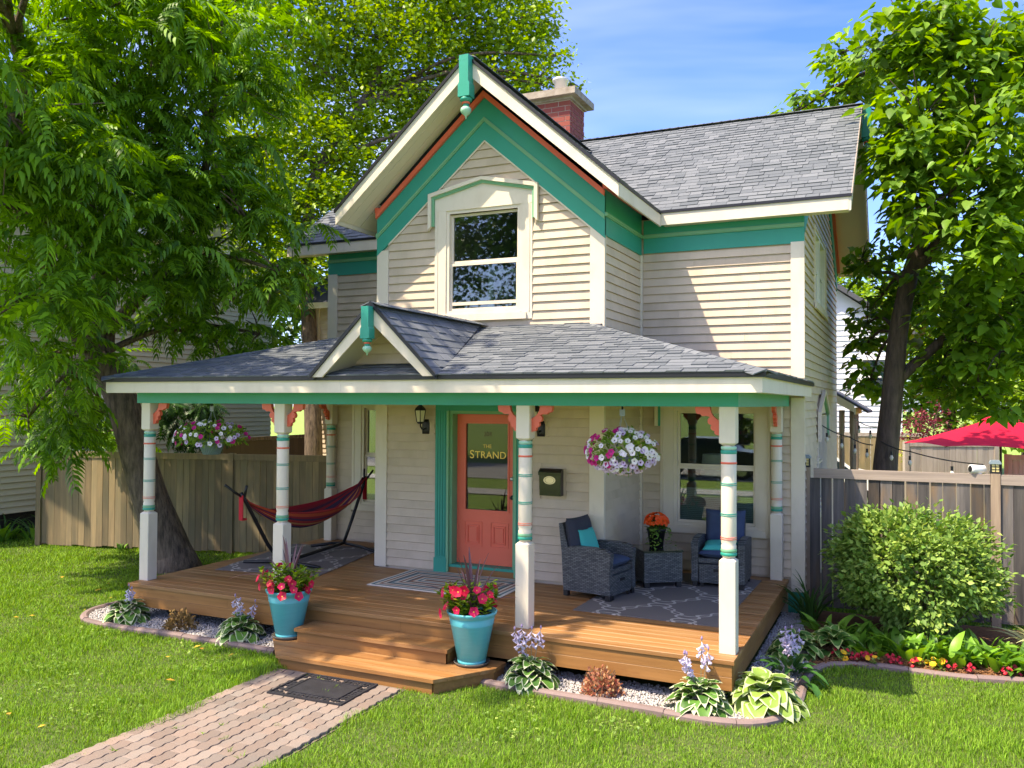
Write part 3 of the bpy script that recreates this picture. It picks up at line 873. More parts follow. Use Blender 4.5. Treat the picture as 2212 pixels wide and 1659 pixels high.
for xa in (d0 + .12, d0 + .515):
    b = MB(); xb = xa + .27; za, zb = .36, .70
    for o, dd in ((0, .008), (.045, .012)):
        A = [(xa + o, za + o), (xb - o, za + o), (xb - o, zb - o), (xa + o, zb - o)]
        B_ = [(xa + o + .012, za + o + .012), (xb - o - .012, za + o + .012), (xb - o - .012, zb - o - .012), (xa + o + .012, zb - o - .012)]
        for i in range(4):
            b.prism([A[i], A[(i + 1) % 4], B_[(i + 1) % 4], B_[i]], lambda x, z: (x, YD - dd, z), lambda x, z: (x, YD - .0005, z))
    b.box(xa + .075, xb - .075, YD - .010, YD - .0005, za + .075, zb - .075)
    part('door_panel', b, M['door'], door)
for z, mm, nm in ((1.30, M['silver'], 'deadbolt'), (1.05, M['black'], 'door_knob')):
    b = MB(); n = 14
    for (ra, oa), (rb, ob) in (((.034, 0), (.034, .018)), ((.018, .018), (.022, .05)), ((.03, .045), (.022, .065))):
        vs = []
        for r_, o_ in ((ra, oa), (rb, ob)):
            vs += [(d1 - .052 + r_ * math.cos(2 * math.pi * i / n), YD - o_ - .0005, z + r_ * math.sin(2 * math.pi * i / n)) for i in range(n)]
        b.add(vs, [(i, (i + 1) % n, n + (i + 1) % n, n + i) for i in range(n)] + [tuple(range(n, 2 * n))])
    part(nm, b, mm, door, True)
def text(s, size, x, z, y, m, parent, name, ext=.0015):
    c = bpy.data.curves.new(name, 'FONT'); c.body = s; c.size = size; c.align_x = 'CENTER'; c.extrude = ext; c.space_character = 1.05
    c.materials.append(m)
    tmp = bpy.data.objects.new(name, c); col.objects.link(tmp); dg = bpy.context.evaluated_depsgraph_get()
    me = bpy.data.meshes.new_from_object(tmp.evaluated_get(dg)); bpy.data.objects.remove(tmp); bpy.data.curves.remove(c)
    o = link(name, me, parent)
    o.matrix_basis = Matrix.Translation((x, y, z)) @ Matrix.Rotation(R(90), 4, 'X')
    return o
xc_ = (xg0 + xg1) / 2
t_ = text('S', .16, xg0 + .085, 1.555, YD + .015, M['gold'], door, 'lettering')
t_ = text('TRAND', .135, xc_ + .05, 1.56, YD + .015, M['gold'], door, 'lettering')
t_ = text('THE', .068, xc_ + .0, 1.70, YD + .015, M['gold'], door, 'lettering')
t_ = text('201', .085, xc_ + .01, 1.86, YD + .015, mat('faded_number', (.16, .09, .05), rough=.5), door, 'lettering')
# jambs, casing, threshold
b = MB(); b.box(3.318, 3.368, YA + .0, YD + .05, .10, 2.16); b.box(4.277, 4.327, YA, YD + .05, .10, 2.16); b.box(3.318, 4.327, YA, YD + .05, 2.162, 2.21); part('door_jamb', b, M['mint'], house)
b = MB(); b.box(3.30, 3.332, YA - .045, YA - .002, .02, 2.20); b.box(4.315, 4.345, YA - .045, YA - .002, .02, 2.20); part('door_moulding', b, M['mint'], house)
for xa, xb in ((3.12, 3.30), (4.346, 4.555)):
    b = MB(); b.box(xa, xb, YA - .034, YA + .0, .004, 2.42)
    for q in range(4):
        xx = xa + .022 + q * .040; b.box(xx, xx + .018, YA - .042, YA - .0345, .22, 2.2)
    b.box(xa - .008, xb + .006, YA - .05, YA - .0425, .004, .20)
    part('door_casing', b, M['teal'], house)
b = MB(); b.box(3.30, 4.346, YA - .030, YA + .0, 2.202, 2.42); part('door_casing', b, M['teal'], house)
b = MB(); b.box(3.318, 4.327, YA - .02, YD + .05, .086, .122); part('threshold', b, M['teal'], house)
b = MB(); b.box(3.30, 4.345, YA - .012, YA + .10, .004, .084); part('door_step', b, M['deckfront'], house)
# mounting blocks
for nm, xa, xb, za, zb in (('mounting_block', 2.843, 3.09, 1.875, 2.08), ('mounting_block', 4.60, 4.78, 1.875, 2.10), ('mounting_block', 4.679, 5.039, 1.109, 1.481)):
    b = MB(); b.box(xa, xb, .0, .022, za, zb, None, FA); b.box(xa + .03, xb - .03, .022, .03, za + .03, zb - .03, None, FA); part(nm, b, M['siding'], house)

# chimney
cx0, cx1, cy0, cy1, cz0, cz1 = 2.66, 3.42, 6.65, 7.40, 6.6, 7.90
b = MB(); b.box(cx0 + .006, cx1 - .006, cy0 + .006, cy1 - .006, cz0, cz1); chim = part('chimney', b, M['mortar'], house)
bl, bh, mo = .255, .082, .013
bm_ = {}
def brick_obj(x, y, z, lx, ly):
    k = (round(lx, 3), round(ly, 3))
    if k not in bm_:
        q = MB(); q.box(0, k[0], 0, k[1], 0, bh); bm_[k] = q.mesh('brick', M['brick'])
    o = link('brick', bm_[k], chim); o.location = (x + random.uniform(-.0015, .0015), y + random.uniform(-.0015, .0015), z)
z = 6.75; row = 0
while z + bh < cz1:
    off = 0 if row % 2 else -(bl + mo) / 2
    x = cx0 + off
    while x < cx1 - .01:
        a, e = max(x, cx0), min(x + bl, cx1)
        if e - a > .03: brick_obj(a, cy0 - .003, z, e - a, .07)
        x += bl + mo
    y = cy0 + .075 + (off if row % 2 else off + .0)
    while y < cy1 - .01:
        a, e = max(y, cy0 + .075), min(y + bl, cy1)
        if e - a > .03: brick_obj(cx1 - .067, a, z, .07, e - a)
        y += bl + mo
    z += bh + mo; row += 1
b = MB(); b.box(cx0 - .04, cx1 + .04, cy0 - .04, cy1 + .04, cz1, cz1 + .05); b.box(cx0 - .15, cx1 + .15, cy0 - .15, cy1 + .15, cz1 + .0505, cz1 + .175); part('chimney_cap', b, M['concrete'], chim)
b = MB(); b.lathe([(.125, 0), (.125, .29), (.16, .31), (.16, .35), (.14, .36)], 3.10, 7.0, 20, None, True, cz1 + .1755); part('flue', b, mat('galvanised_flue', (.62, .62, .62), rough=.35, metal=.4), chim, True)

# side porch at the back right corner, and the left rear wing
b = MB()
zsp = lambda x, y: 2.60 - .62 * (x - 7.65)
slab(b, [(7.62, 10.5), (8.30, 10.5), (8.30, 13.2), (7.62, 13.2)], zsp, .05)
sp = part('side_porch_roof', b, M['shingle_dark'], house)
b = MB(); b.prism([(7.62, 2.57), (8.05, 2.31), (8.05, 2.16), (7.62, 2.40)], lambda x, z: (x, 10.46, z), lambda x, z: (x, 10.49, z)); b.box(8.05, 8.08, 10.49, 13.2, 2.12, 2.26); part('side_porch_fascia', b, M['trim'], house)
for x, y in ((7.80, 10.7), (8.0, 10.7), (8.0, 11.5), (8.0, 12.4), (7.76, 11.6)):
    b = MB(); b.lathe([(.05, -.4), (.05, .6), (.035, .7), (.045, 1.2), (.035, 1.7), (.05, 1.75), (.05, 2.2)], x, y, 10); part('side_porch_post', b, M['post_grey'], house, True)
b = MB(); b.box(-4.3, XL, 9.2, 9.32, -.45, 4.7); b.box(-4.3, -4.18, 9.33, 14, -.45, 4.7); part('wing_wall', b, M['siding'], house)
siding(FY(9.2), -4.15, .0, 1.0, 4.55)
b = MB(); b.box(-4.34, -4.14, 9.16, 9.2, -.4, 4.62); part('corner_board', b, M['trim'], house)
zw = lambda x, y: 4.75 + .75 * (y - 8.9)
b = MB(); slab(b, [(-4.6, 8.85), (.3, 8.85), (.3, 12.2), (-4.6, 12.2)], zw, .12); part('wing_roof', b, M['shingle_dark'], house)
b = MB(); b.box(-4.62, .2, 8.80, 8.85, 4.58, 4.72); part('wing_gutter', b, M['trim'], house)
# ------------------------------------------------------------------ deck and steps
deck = thing('front_deck', 'golden-brown stained wooden porch deck with two wide steps', 'deck', (3.8, 1.5, GZ), world=True)
XD0, XD1 = 0.0, 7.55
def plank(par, name, m, *a, bev=.004):
    x0, x1, y0, y1, z0, z1 = a
    b = MB()
    # top edges eased
    vs = [(x0, y0, z0), (x1, y0, z0), (x1, y1, z0), (x0, y1, z0), (x0, y0, z1 - bev), (x1, y0, z1 - bev), (x1, y1, z1 - bev), (x0, y1, z1 - bev),
          (x0 + bev * .5, y0 + bev, z1), (x1 - bev * .5, y0 + bev, z1), (x1 - bev * .5, y1 - bev, z1), (x0 + bev * .5, y1 - bev, z1)]
    b.add(vs, [(3, 2, 1, 0), (0, 1, 5, 4), (1, 2, 6, 5), (2, 3, 7, 6), (3, 0, 4, 7), (4, 5, 9, 8), (5, 6, 10, 9), (6, 7, 11, 10), (7, 4, 8, 11), (8, 9, 10, 11)])
    return part(name, b, m, par)
y = -.015; W_ = .139; gap = .005
while y < 3.96:
    dz = random.uniform(-.0012, .0012)
    y1 = min(y + W_, 3.985)
    segs = [(XD0 - .02, XD1 + .02)]
    if y1 > 2.33: segs = [(XD0 - .02, XA - .035), (XB + .035, XD1 + .02)]
    for a, e in segs:
        if e - a > 4.5:
            s = random.choice((2.4, 3.6, 4.9, 5.6)) + random.uniform(-.1, .1)
            plank(deck, 'deck_board', M['deck'], a, s, y, y1, -.04, dz); plank(deck, 'deck_board', M['deck'], s + .004, e, y, y1, -.04, dz - .0006)
        else: plank(deck, 'deck_board', M['deck'], a, e, y, y1, -.04, dz)
    y += W_ + gap
for z0, z1, js in ((-.155, -.042, (0, 1.62, 4.05, 7.55)), (-.278, -.158, (0, 3.3, 7.55))):
    for a, e in zip(js[:-1], js[1:]): plank(deck, 'fascia_plank', M['deckfront'], a, e - .003, .0, .035, z0, z1)
    plank(deck, 'fascia_plank', M['deckfront'], XD1 - .033, XD1 + .002, .037, 3.95, z0, z1)
    plank(deck, 'fascia_plank', M['deckfront'], XD0 - .002, XD0 + .033, .037, 3.95, z0, z1)
b = MB()
for x in (.4, 2.4, 4.2, 5.6, 7.3):
    b.box(x, x + .1, .25, .35, -.5, -.05); b.box(x, x + .1, 2.1, 2.2, -.5, -.05)
part('pier', b, M['dark'], deck)
# lower step with clipped corners, upper step
def tread(poly, z0, z1, name='tread'):
    b = MB(); b.prism(poly, lambda x, y: (x, y, z0), lambda x, y: (x, y, z1)); return part(name, b, M['deck'], deck)
ys = [-.83, -.70, -.555, -.41, -.265, -.02]
def xl(y): return 2.54 if y > -.27 else 2.54 + (-.27 - y) / .56 * .52
def xr(y): return 5.31 if y > -.27 else 5.31 - (-.27 - y) / .56 * .38
for a, e in zip(ys[:-1], ys[1:]):
    tread([(xl(a), a), (xr(a), a), (xr(e - .005), e - .005), (xl(e - .005), e - .005)] if a < -.27 else [(2.54, a), (5.31, a), (5.31, e - .005), (2.54, e - .005)], -.335, -.30)
def riser(p, q, z0, z1, th=.03):
    p, q = Vector((*p, 0)), Vector((*q, 0)); d = (q - p).normalized(); n = Vector((-d.y, d.x, 0))
    b = MB(); b.prism([(p.x, p.y), (q.x, q.y), (q.x + n.x * th, q.y + n.y * th), (p.x + n.x * th, p.y + n.y * th)], lambda x, y: (x, y, z0), lambda x, y: (x, y, z1))
    part('riser', b, M['deckfront'], deck)
riser((3.09, -.80), (4.90, -.80), -.46, -.337); riser((2.565, -.26), (3.075, -.79), -.46, -.337); riser((4.915, -.79), (5.285, -.26), -.46, -.337)
riser((2.565, -.02), (2.565, -.255), -.46, -.337); riser((5.285, -.255), (5.285, -.02), -.46, -.337)
for a, e in ((-.385, -.205), (-.20, -.02)): tread([(2.93, a), (4.83, a), (4.83, e), (2.93, e)], -.185, -.15)
riser((2.955, -.36), (4.805, -.36), -.298, -.187); riser((2.955, -.03), (2.955, -.355), -.298, -.187); riser((4.805, -.355), (4.805, -.03), -.298, -.187)

# ------------------------------------------------------------------ rugs and mats
def nodes_rug(name, kind, x0, y0, sx, sy):
    m = bpy.data.materials.new(name); m.use_nodes = True; nt = m.node_tree; nt.nodes.clear(); L = nt.links.new
    out = _n(nt, 'ShaderNodeOutputMaterial'); p = _n(nt, 'ShaderNodeBsdfPrincipled'); p.inputs['Roughness'].default_value = .95
    L(p.outputs[0], out.inputs['Surface'])
    tc = _n(nt, 'ShaderNodeTexCoord'); sep = _n(nt, 'ShaderNodeSeparateXYZ'); L(tc.outputs['Object'], sep.inputs[0])
    def math_(op, a, b=None, c=None):
        n = _n(nt, 'ShaderNodeMath', operation=op)
        for i, q in enumerate((a, b, c)):
            if q is None: continue
            if hasattr(q, 'type') and not isinstance(q, (int, float)): L(q, n.inputs[i])
            else: n.inputs[i].default_value = q
        return n.outputs[0]
    X, Y = sep.outputs[0], sep.outputs[1]
    fine = _n(nt, 'ShaderNodeTexNoise', Scale=90.0, Detail=3.0); L(tc.outputs['Object'], fine.inputs['Vector'])
    if kind == 'stripes':
        ex = math_('SUBTRACT', sx / 2, math_('ABSOLUTE', X)); ey = math_('SUBTRACT', sy / 2, math_('ABSOLUTE', Y))
        d = math_('MINIMUM', ex, ey)
        t = math_('MULTIPLY', d, 1 / .56)
        cr = _n(nt, 'ShaderNodeValToRGB'); cr.color_ramp.interpolation = 'CONSTANT'
        cols = [(.66, .61, .53), (.10, .19, .21), (.64, .58, .50), (.30, .15, .10), (.62, .57, .48), (.06, .08, .09), (.18, .27, .29), (.62, .57, .48), (.26, .13, .10), (.62, .57, .48), (.08, .10, .11), (.36, .19, .12), (.62, .57, .48), (.12, .20, .22), (.60, .55, .46), (.22, .12, .09)]
        el = cr.color_ramp.elements
        while len(el) < len(cols): el.new(.5)
        for i, c in enumerate(cols): el[i].position = i / len(cols); el[i].color = (*c, 1)
        L(t, cr.inputs['Fac']); L(cr.outputs[0], p.inputs['Base Color'])
    else:
        # chain-link ogee lattice: two families of wavy double lines
        P = .84
        u = math_('MULTIPLY', X, 2 * math.pi / P); v = math_('MULTIPLY', Y, 2 * math.pi / (P * 1.35))
        def family(sgn):
            tw = math_('MULTIPLY', math_('SINE', math_('MULTIPLY', v, 4.0)), .34)
            base = math_('ADD', math_('COSINE', u), math_('MULTIPLY', math_('COSINE', v), 1.0))
            a = math_('ABSOLUTE', math_('ADD', base, math_('MULTIPLY', tw, sgn)))
            return math_('LESS_THAN', a, .10)
        f = math_('MAXIMUM', family(1.0), family(-1.0))
        mx = _n(nt, 'ShaderNodeMix', data_type='RGBA'); mx.inputs['A'].default_value = (.20, .175, .16, 1); mx.inputs['B'].default_value = (.58, .53, .47, 1)
        L(f, mx.inputs['Factor'])
        m2 = _n(nt, 'ShaderNodeMix', data_type='RGBA', blend_type='MULTIPLY'); m2.inputs['Factor'].default_value = .5
        L(mx.outputs['Result'], m2.inputs['A']); L(fine.outputs['Color'], m2.inputs['B'])
        L(m2.outputs['Result'], p.inputs['Base Color'])
    bp = _n(nt, 'ShaderNodeBump', Strength=.25, Distance=.004); L(fine.outputs['Fac'], bp.inputs['Height']); L(bp.outputs[0], p.inputs['Normal'])
    return m
def rug(name, label, cat, cx, cy, sx, sy, rz, m, z=.0015, th=.009, group=None):
    b = MB(); nx, ny = 24, 24; vs = []; fs = []
    for j in range(ny + 1):
        for i in range(nx + 1):
            x, y_ = -sx / 2 + sx * i / nx, -sy / 2 + sy * j / ny
            ed = min(i, nx - i, j, ny - j)
            vs.append((x, y_, th + .0012 * math.sin(x * 5 + y_ * 3) + (.002 * math.sin(y_ * 7 + x * 9) if ed == 0 else 0)))
    n = len(vs)
    vs += [(v[0], v[1], 0) for v in vs]
    k = nx + 1
    for j in range(ny):
        for i in range(nx): fs.append((j * k + i, j * k + i + 1, (j + 1) * k + i + 1, (j + 1) * k + i))
    ring = [i for i in range(nx)] + [j * k + nx for j in range(ny)] + [ny * k + i for i in range(nx, 0, -1)] + [j * k for j in range(ny, 0, -1)]
    for a in range(len(ring)):
        p_, q_ = ring[a], ring[(a + 1) % len(ring)]; fs.append((p_, n + p_, n + q_, q_))
    b.add(vs, fs)
    o = link(name, b.mesh(name, m)); o.location = (cx, cy, z); o.rotation_euler = (0, 0, rz)
    return tag(o, label, cat, group)
rug('area_rug', 'grey lattice rug under the two wicker armchairs and side table', 'rug', 6.43, 2.40, 1.62, 2.60, R(-1), nodes_rug('lattice_rug_right', 'lattice', 0, 0, 1, 1))
rug('area_rug', 'grey lattice rug under the black hammock stand', 'rug', .93, 2.32, 1.56, 2.2, R(11), nodes_rug('lattice_rug_left', 'lattice', 0, 0, 1, 1))
rug('striped_rug', 'rug with nested beige and blue stripes in front of the coral door', 'rug', 3.70, 1.755, 1.82, 1.12, R(-.6), nodes_rug('striped_rug', 'stripes', 0, 0, 1.82, 1.12))
# rubber doormat on the pavers, openings along its border
mat_m = mat('rubber_mat', (.014, .014, .017), (.03, .03, .036), rough=.55, noise=(6, 4, .2), bump=(90, .4, .004))
b = MB()
sx, sy = .83, .62
b.box(-sx / 2 + .13, sx / 2 - .13, -sy / 2 + .13, sy / 2 - .13, 0, .010)
for a in ((-sx / 2, sx / 2, -sy / 2, -sy / 2 + .02), (-sx / 2, sx / 2, sy / 2 - .02, sy / 2), (-sx / 2, -sx / 2 + .02, -sy / 2 + .02, sy / 2 - .02), (sx / 2 - .02, sx / 2, -sy / 2 + .02, sy / 2 - .02)):
    b.box(*a, 0, .016)
for a in ((-sx / 2 + .115, sx / 2 - .115, -sy / 2 + .115, -sy / 2 + .130), (-sx / 2 + .115, sx / 2 - .115, sy / 2 - .130, sy / 2 - .115), (-sx / 2 + .115, -sx / 2 + .13, -sy / 2 + .13, sy / 2 - .13), (sx / 2 - .13, sx / 2 - .115, -sy / 2 + .13, sy / 2 - .13)):
    b.box(*a, 0, .015)
dm = link('doormat', b.mesh('doormat', mat_m)); dm.location = (3.945, -1.20, GZ + .032); dm.rotation_euler = (0, 0, R(1.5))
tag(dm, 'black rubber doormat with scrolled openwork border on the brick path', 'doormat')
b = MB()
def border_cells():
    out = []
    for side in range(4):
        Ln = (sx if side % 2 == 0 else sy) - (.04 if side % 2 == 0 else .27)
        n = int(Ln / .047)
        for i in range(n):
            t = -Ln / 2 + Ln * (i + .5) / n
            for q in (0, 1):
                o = .045 + q * .045
                if side == 0: c = (t, -sy / 2 + o)
                elif side == 2: c = (t, sy / 2 - o)
                elif side == 1: c = (sx / 2 - o, t)
                else: c = (-sx / 2 + o, t)
                out.append((c, side))
    return out
for (c, side) in border_cells():
    if random.random() < .13: continue
    r0 = random.uniform(.018, .029); a0 = random.uniform(0, 3.1); n = 7; e = random.uniform(.75, 1.2)
    ring = [(c[0] + r0 * e * math.cos(a0 + 2 * math.pi * i / n), c[1] + r0 / e * math.sin(a0 + 2 * math.pi * i / n)) for i in range(n)]
    b.prism(ring, lambda x, y: (x, y, .0005), lambda x, y: (x, y, .009))
part('border_scroll', b, mat_m, dm, kind='stuff')

# ------------------------------------------------------------------ hammock
hs_ = thing('hammock_stand', 'black steel hammock stand with curved feet on the rug', 'hammock stand', (.92, 2.55, .01), world=True)
def tb(name, pts, r, parent, m=M['black'], n=10): 
    b = MB(); b.tube(pts, r, n); return part(name, b, m, parent, True)
tb('spine', [(1.03, 1.62, .055), (.98, 2.2, .06), (.88, 2.9, .06), (.79, 3.5, .055)], .026, hs_)
tb('foot', [(.40, 1.62, .03), (.75, 1.72, .045), (1.03, 1.74, .05), (1.35, 1.76, .045), (1.64, 1.74, .03)], .024, hs_)
tb('foot', [(.41, 3.12, .03), (.60, 3.42, .045), (.79, 3.47, .05), (1.2, 3.34, .045), (1.62, 3.14, .03)], .024, hs_)
tb('arm', [(1.02, 1.68, .06), (1.02, 1.40, .35), (1.0, .98, .98), (.99, .90, 1.10)], .026, hs_)
tb('arm', [(.80, 3.45, .06), (.84, 3.60, .40), (.92, 3.80, .95), (.94, 3.84, 1.10)], .026, hs_)
tb('hook', [(.99, .93, 1.04), (.95, .82, 1.12), (.90, .70, 1.22)], .017, hs_); tb('hook', [(1.0, .95, 1.02), (1.03, .94, 1.12), (1.06, .93, 1.20)], .017, hs_)
tb('hook', [(.94, 3.83, 1.03), (.99, 3.88, 1.12), (1.04, 3.91, 1.20)], .017, hs_); tb('hook', [(.93, 3.82, 1.02), (.91, 3.84, 1.14), (.90, 3.86, 1.22)], .017, hs_)
hm = bpy.data.materials.new('striped_canvas'); hm.use_nodes = True; nt = hm.node_tree; nt.nodes.clear()
out = _n(nt, 'ShaderNodeOutputMaterial'); p = _n(nt, 'ShaderNodeBsdfPrincipled'); p.inputs['Roughness'].default_value = .9
at = _n(nt, 'ShaderNodeAttribute', attribute_name='stripe'); crr = _n(nt, 'ShaderNodeValToRGB'); crr.color_ramp.interpolation = 'CONSTANT'
cols = [(.42, .01, .03), (.30, .015, .03), (.10, .02, .06), (.34, .02, .04), (.035, .03, .09), (.08, .025, .08), (.40, .02, .04), (.55, .25, .10), (.12, .03, .10), (.05, .03, .12), (.40, .03, .05), (.60, .30, .12), (.45, .04, .04), (.09, .03, .10), (.38, .02, .04), (.60, .10, .04), (.45, .03, .03)]
el = crr.color_ramp.elements
while len(el) < len(cols): el.new(.5)
for i, c in enumerate(cols): el[i].position = i / len(cols); el[i].color = (*c, 1)
nt.links.new(at.outputs['Fac'], crr.inputs['Fac']); nt.links.new(crr.outputs[0], p.inputs['Base Color']); nt.links.new(p.outputs[0], out.inputs[0])
A0, A1 = Vector((.985, .93, 1.06)), Vector((.935, 3.80, 1.08))
ni, nj = 44, 36; vs = []; st = []
for i in range(ni + 1):
    t = i / ni
    c = A0.lerp(A1, t); sag = .56 * (1 - (2 * t - 1) ** 2) * (1.0 if t < .5 else 1.0)
    sp_ = max(0.0, math.sin(math.pi * min(1, max(0, (t - .06) / .88)))) ** .55
    wdt = .030 + .36 * sp_
    for j in range(nj + 1):
        s = j / nj * 2 - 1
        fold = .012 * math.sin(j * 1.9) * (1 - .65 * sp_) + .006 * math.sin(j * 3.1 + t * 6)
        x = c.x + s * wdt * (.92 if sp_ > .1 else 1)
        z = c.z - sag * (1 - .42 * abs(s) ** 1.6 * sp_) - .03 * (1 - abs(s)) + fold
        vs.append((x, c.y, z)); st.append(j / nj * .999)
fs = [(i * (nj + 1) + j, i * (nj + 1) + j + 1, (i + 1) * (nj + 1) + j + 1, (i + 1) * (nj + 1) + j) for i in range(ni) for j in range(nj)]
me = bpy.data.meshes.new('hammock'); me.from_pydata(vs, [], fs); a = me.attributes.new('stripe', 'FLOAT', 'POINT'); a.data.foreach_set('value', st)
me.materials.append(hm); me.polygons.foreach_set('use_smooth', [True] * len(fs))
hmk = link('hammock', me); sd = hmk.modifiers.new('thick', 'SOLIDIFY'); sd.thickness = .004
tag(hmk, 'red and purple striped cloth hammock slung on the black stand', 'hammock')
red = mat('red_strap', (.50, .012, .025), rough=.8)
b = MB(); b.box(.955, 1.02, .90, .915, .74, 1.07); b.box(.96, 1.015, .915, .99, .735, .76); part('tail_strap', b, red, hmk)
b = MB(); b.box(.90, .97, 3.815, 3.83, .72, 1.08); part('tail_strap', b, red, hmk)

# ------------------------------------------------------------------ wicker armchairs, table, cushions
wk = bpy.data.materials.new('grey_wicker'); wk.use_nodes = True; nt = wk.node_tree; nt.nodes.clear(); L = nt.links.new
out = _n(nt, 'ShaderNodeOutputMaterial'); p = _n(nt, 'ShaderNodeBsdfPrincipled'); p.inputs['Roughness'].default_value = .55
tc = _n(nt, 'ShaderNodeTexCoord'); mpn = _n(nt, 'ShaderNodeMapping'); L(tc.outputs['Object'], mpn.inputs[0])
sepw = _n(nt, 'ShaderNodeSeparateXYZ'); L(mpn.outputs[0], sepw.inputs[0])
adw = _n(nt, 'ShaderNodeMath', operation='ADD'); L(sepw.outputs[0], adw.inputs[0]); L(sepw.outputs[1], adw.inputs[1])
cmb = _n(nt, 'ShaderNodeCombineXYZ'); L(adw.outputs[0], cmb.inputs[0]); L(sepw.outputs[2], cmb.inputs[1])
bt = _n(nt, 'ShaderNodeTexBrick', Scale=1.0); bt.offset = .5
bt.inputs['Brick Width'].default_value = .052; bt.inputs['Row Height'].default_value = .0165; bt.inputs['Mortar Size'].default_value = .0032; bt.inputs['Mortar Smooth'].default_value = .4
bt.inputs['Color1'].default_value = (.17, .18, .185, 1); bt.inputs['Color2'].default_value = (.06, .07, .08, 1); bt.inputs['Mortar'].default_value = (.008, .009, .011, 1)
L(cmb.outputs[0], bt.inputs['Vector'])
bp = _n(nt, 'ShaderNodeBump', Strength=.9, Distance=.006); bp.invert = True; L(bt.outputs['Fac'], bp.inputs['Height'])
L(bt.outputs['Color'], p.inputs['Base Color']); L(bp.outputs[0], p.inputs['Normal']); L(p.outputs[0], out.inputs[0])
navy = mat('slate_blue_fabric', (.045, .075, .15), (.035, .055, .11), rough=.9, noise=(4, 3, .3), bump=(300, .25, .002))
char = mat('charcoal_fabric', (.04, .045, .065), (.03, .034, .05), rough=.9, noise=(4, 3, .3), bump=(300, .25, .002))
aqua = mat('aqua_fabric', (.02, .42, .38), rough=.85, bump=(300, .2, .002))
def cushion_mesh(name, sx, sy, sz, m, tuft=False, n=16):
    b = MB(); vs = []; fs = []
    for k_ in (1, -1):
        for j in range(n + 1):
            for i in range(n + 1):
                u, v = i / n * 2 - 1, j / n * 2 - 1
                e = (1 - abs(u) ** 4) * (1 - abs(v) ** 4)
                h = sz / 2 * e ** .5
                pin = 1 - .06 * (1 - abs(u)) * abs(v) ** 6 
                if tuft and k_ > 0:
                    for tx in (-.45, .45):
                        for ty in (-.42, .42):
                            d2 = (u - tx) ** 2 + (v - ty) ** 2; h -= .022 * math.exp(-d2 / .015)
                    h -= .010 * (math.exp(-(u - .45) ** 2 / .003) + math.exp(-(u + .45) ** 2 / .003) + math.exp(-(v - .42) ** 2 / .003)) * e
                vs.append((u * sx / 2 * (1 - .05 * (1 - v * v) * abs(u) ** 8), v * sy / 2 * (1 - .05 * (1 - u * u) * abs(v) ** 8), k_ * h))
    q = (n + 1) ** 2; k = n + 1
    for j in range(n):
        for i in range(n):
            fs.append((j * k + i, j * k + i + 1, (j + 1) * k + i + 1, (j + 1) * k + i)); fs.append((q + j * k + i, q + (j + 1) * k + i, q + (j + 1) * k + i + 1, q + j * k + i + 1))
    b.add(vs, fs); return b.mesh(name, m, True)
def armchair(label, loc, rz, backm, lab_back):
    """local +y is the back; front faces -y"""
    t = thing('wicker_armchair', label, 'armchair', loc, rz, 'wicker armchairs on the porch')
    W, Dp = .66, .66
    for s in (-1, 1):
        b = MB(); x0, x1 = s * W / 2, s * (W / 2 - .085)
        if x0 > x1: x0, x1 = x1, x0
        prof = [(-Dp / 2, .07), (Dp / 2 - .03, .07), (Dp / 2 - .0, .56), (.15, .60), (-.10, .605), (-.25, .59), (-Dp / 2 - .005, .545), (-Dp / 2 + .012, .30)]
        b.prism([(p_[0], p_[1]) for p_ in prof][::-1], lambda y, z: (x0, y, z), lambda y, z: (x1, y, z)); part('arm', b, wk, t)
    b = MB(); b.prism([(.24, .07), (Dp / 2, .07), (Dp / 2 + .09, .84), (Dp / 2 + .04, .85), (.25, .40)][::-1], lambda y, z: (-W / 2 + .086, y, z), lambda y, z: (W / 2 - .086, y, z)); part('back', b, wk, t)
    b = MB(); b.box(-W / 2 + .086, W / 2 - .086, -Dp / 2 + .03, .24, .30, .355); part('seat', b, wk, t)
    b = MB(); b.box(-W / 2 + .095, W / 2 - .095, -Dp / 2 + .012, -.05, .055, .285); dr = part('footrest', b, wk, t)
    b = MB(); b.box(-.055, .055, -Dp / 2 + .004, -Dp / 2 + .011, .20, .235); part('handle', b, M['black'], dr)
    for sx_ in (-1, 1):
        for yy in (-Dp / 2 + .04, Dp / 2 - .05):
            b = MB(); b.box(sx_ * (W / 2 - .045) - .03, sx_ * (W / 2 - .045) + .03, yy - .03, yy + .03, 0, .07); part('leg', b, M['black'], t)
        b = MB(); b.box(sx_ * .20 - .015, sx_ * .20 + .015, -Dp / 2 + .02, -Dp / 2 + .05, 0, .055); part('leg', b, M['black'], t)
    o = link('seat_cushion', cushion_mesh('seat_cushion', .50, .54, .12, navy), t); o.location = (0, -.055, .415)
    o = link('back_cushion', cushion_mesh('back_cushion', .52, .50, .17, backm, True), t); o.location = (0, .255, .665); o.rotation_euler = (R(78), 0, 0)
    return t
ch1 = armchair('wicker armchair turned sideways with charcoal back cushion, nearest the mailbox', (5.60, 1.99, .012), R(80), char, '')
ch2 = armchair('wicker armchair facing the street under the porch window', (6.83, 3.26, .012), R(2), navy, '')
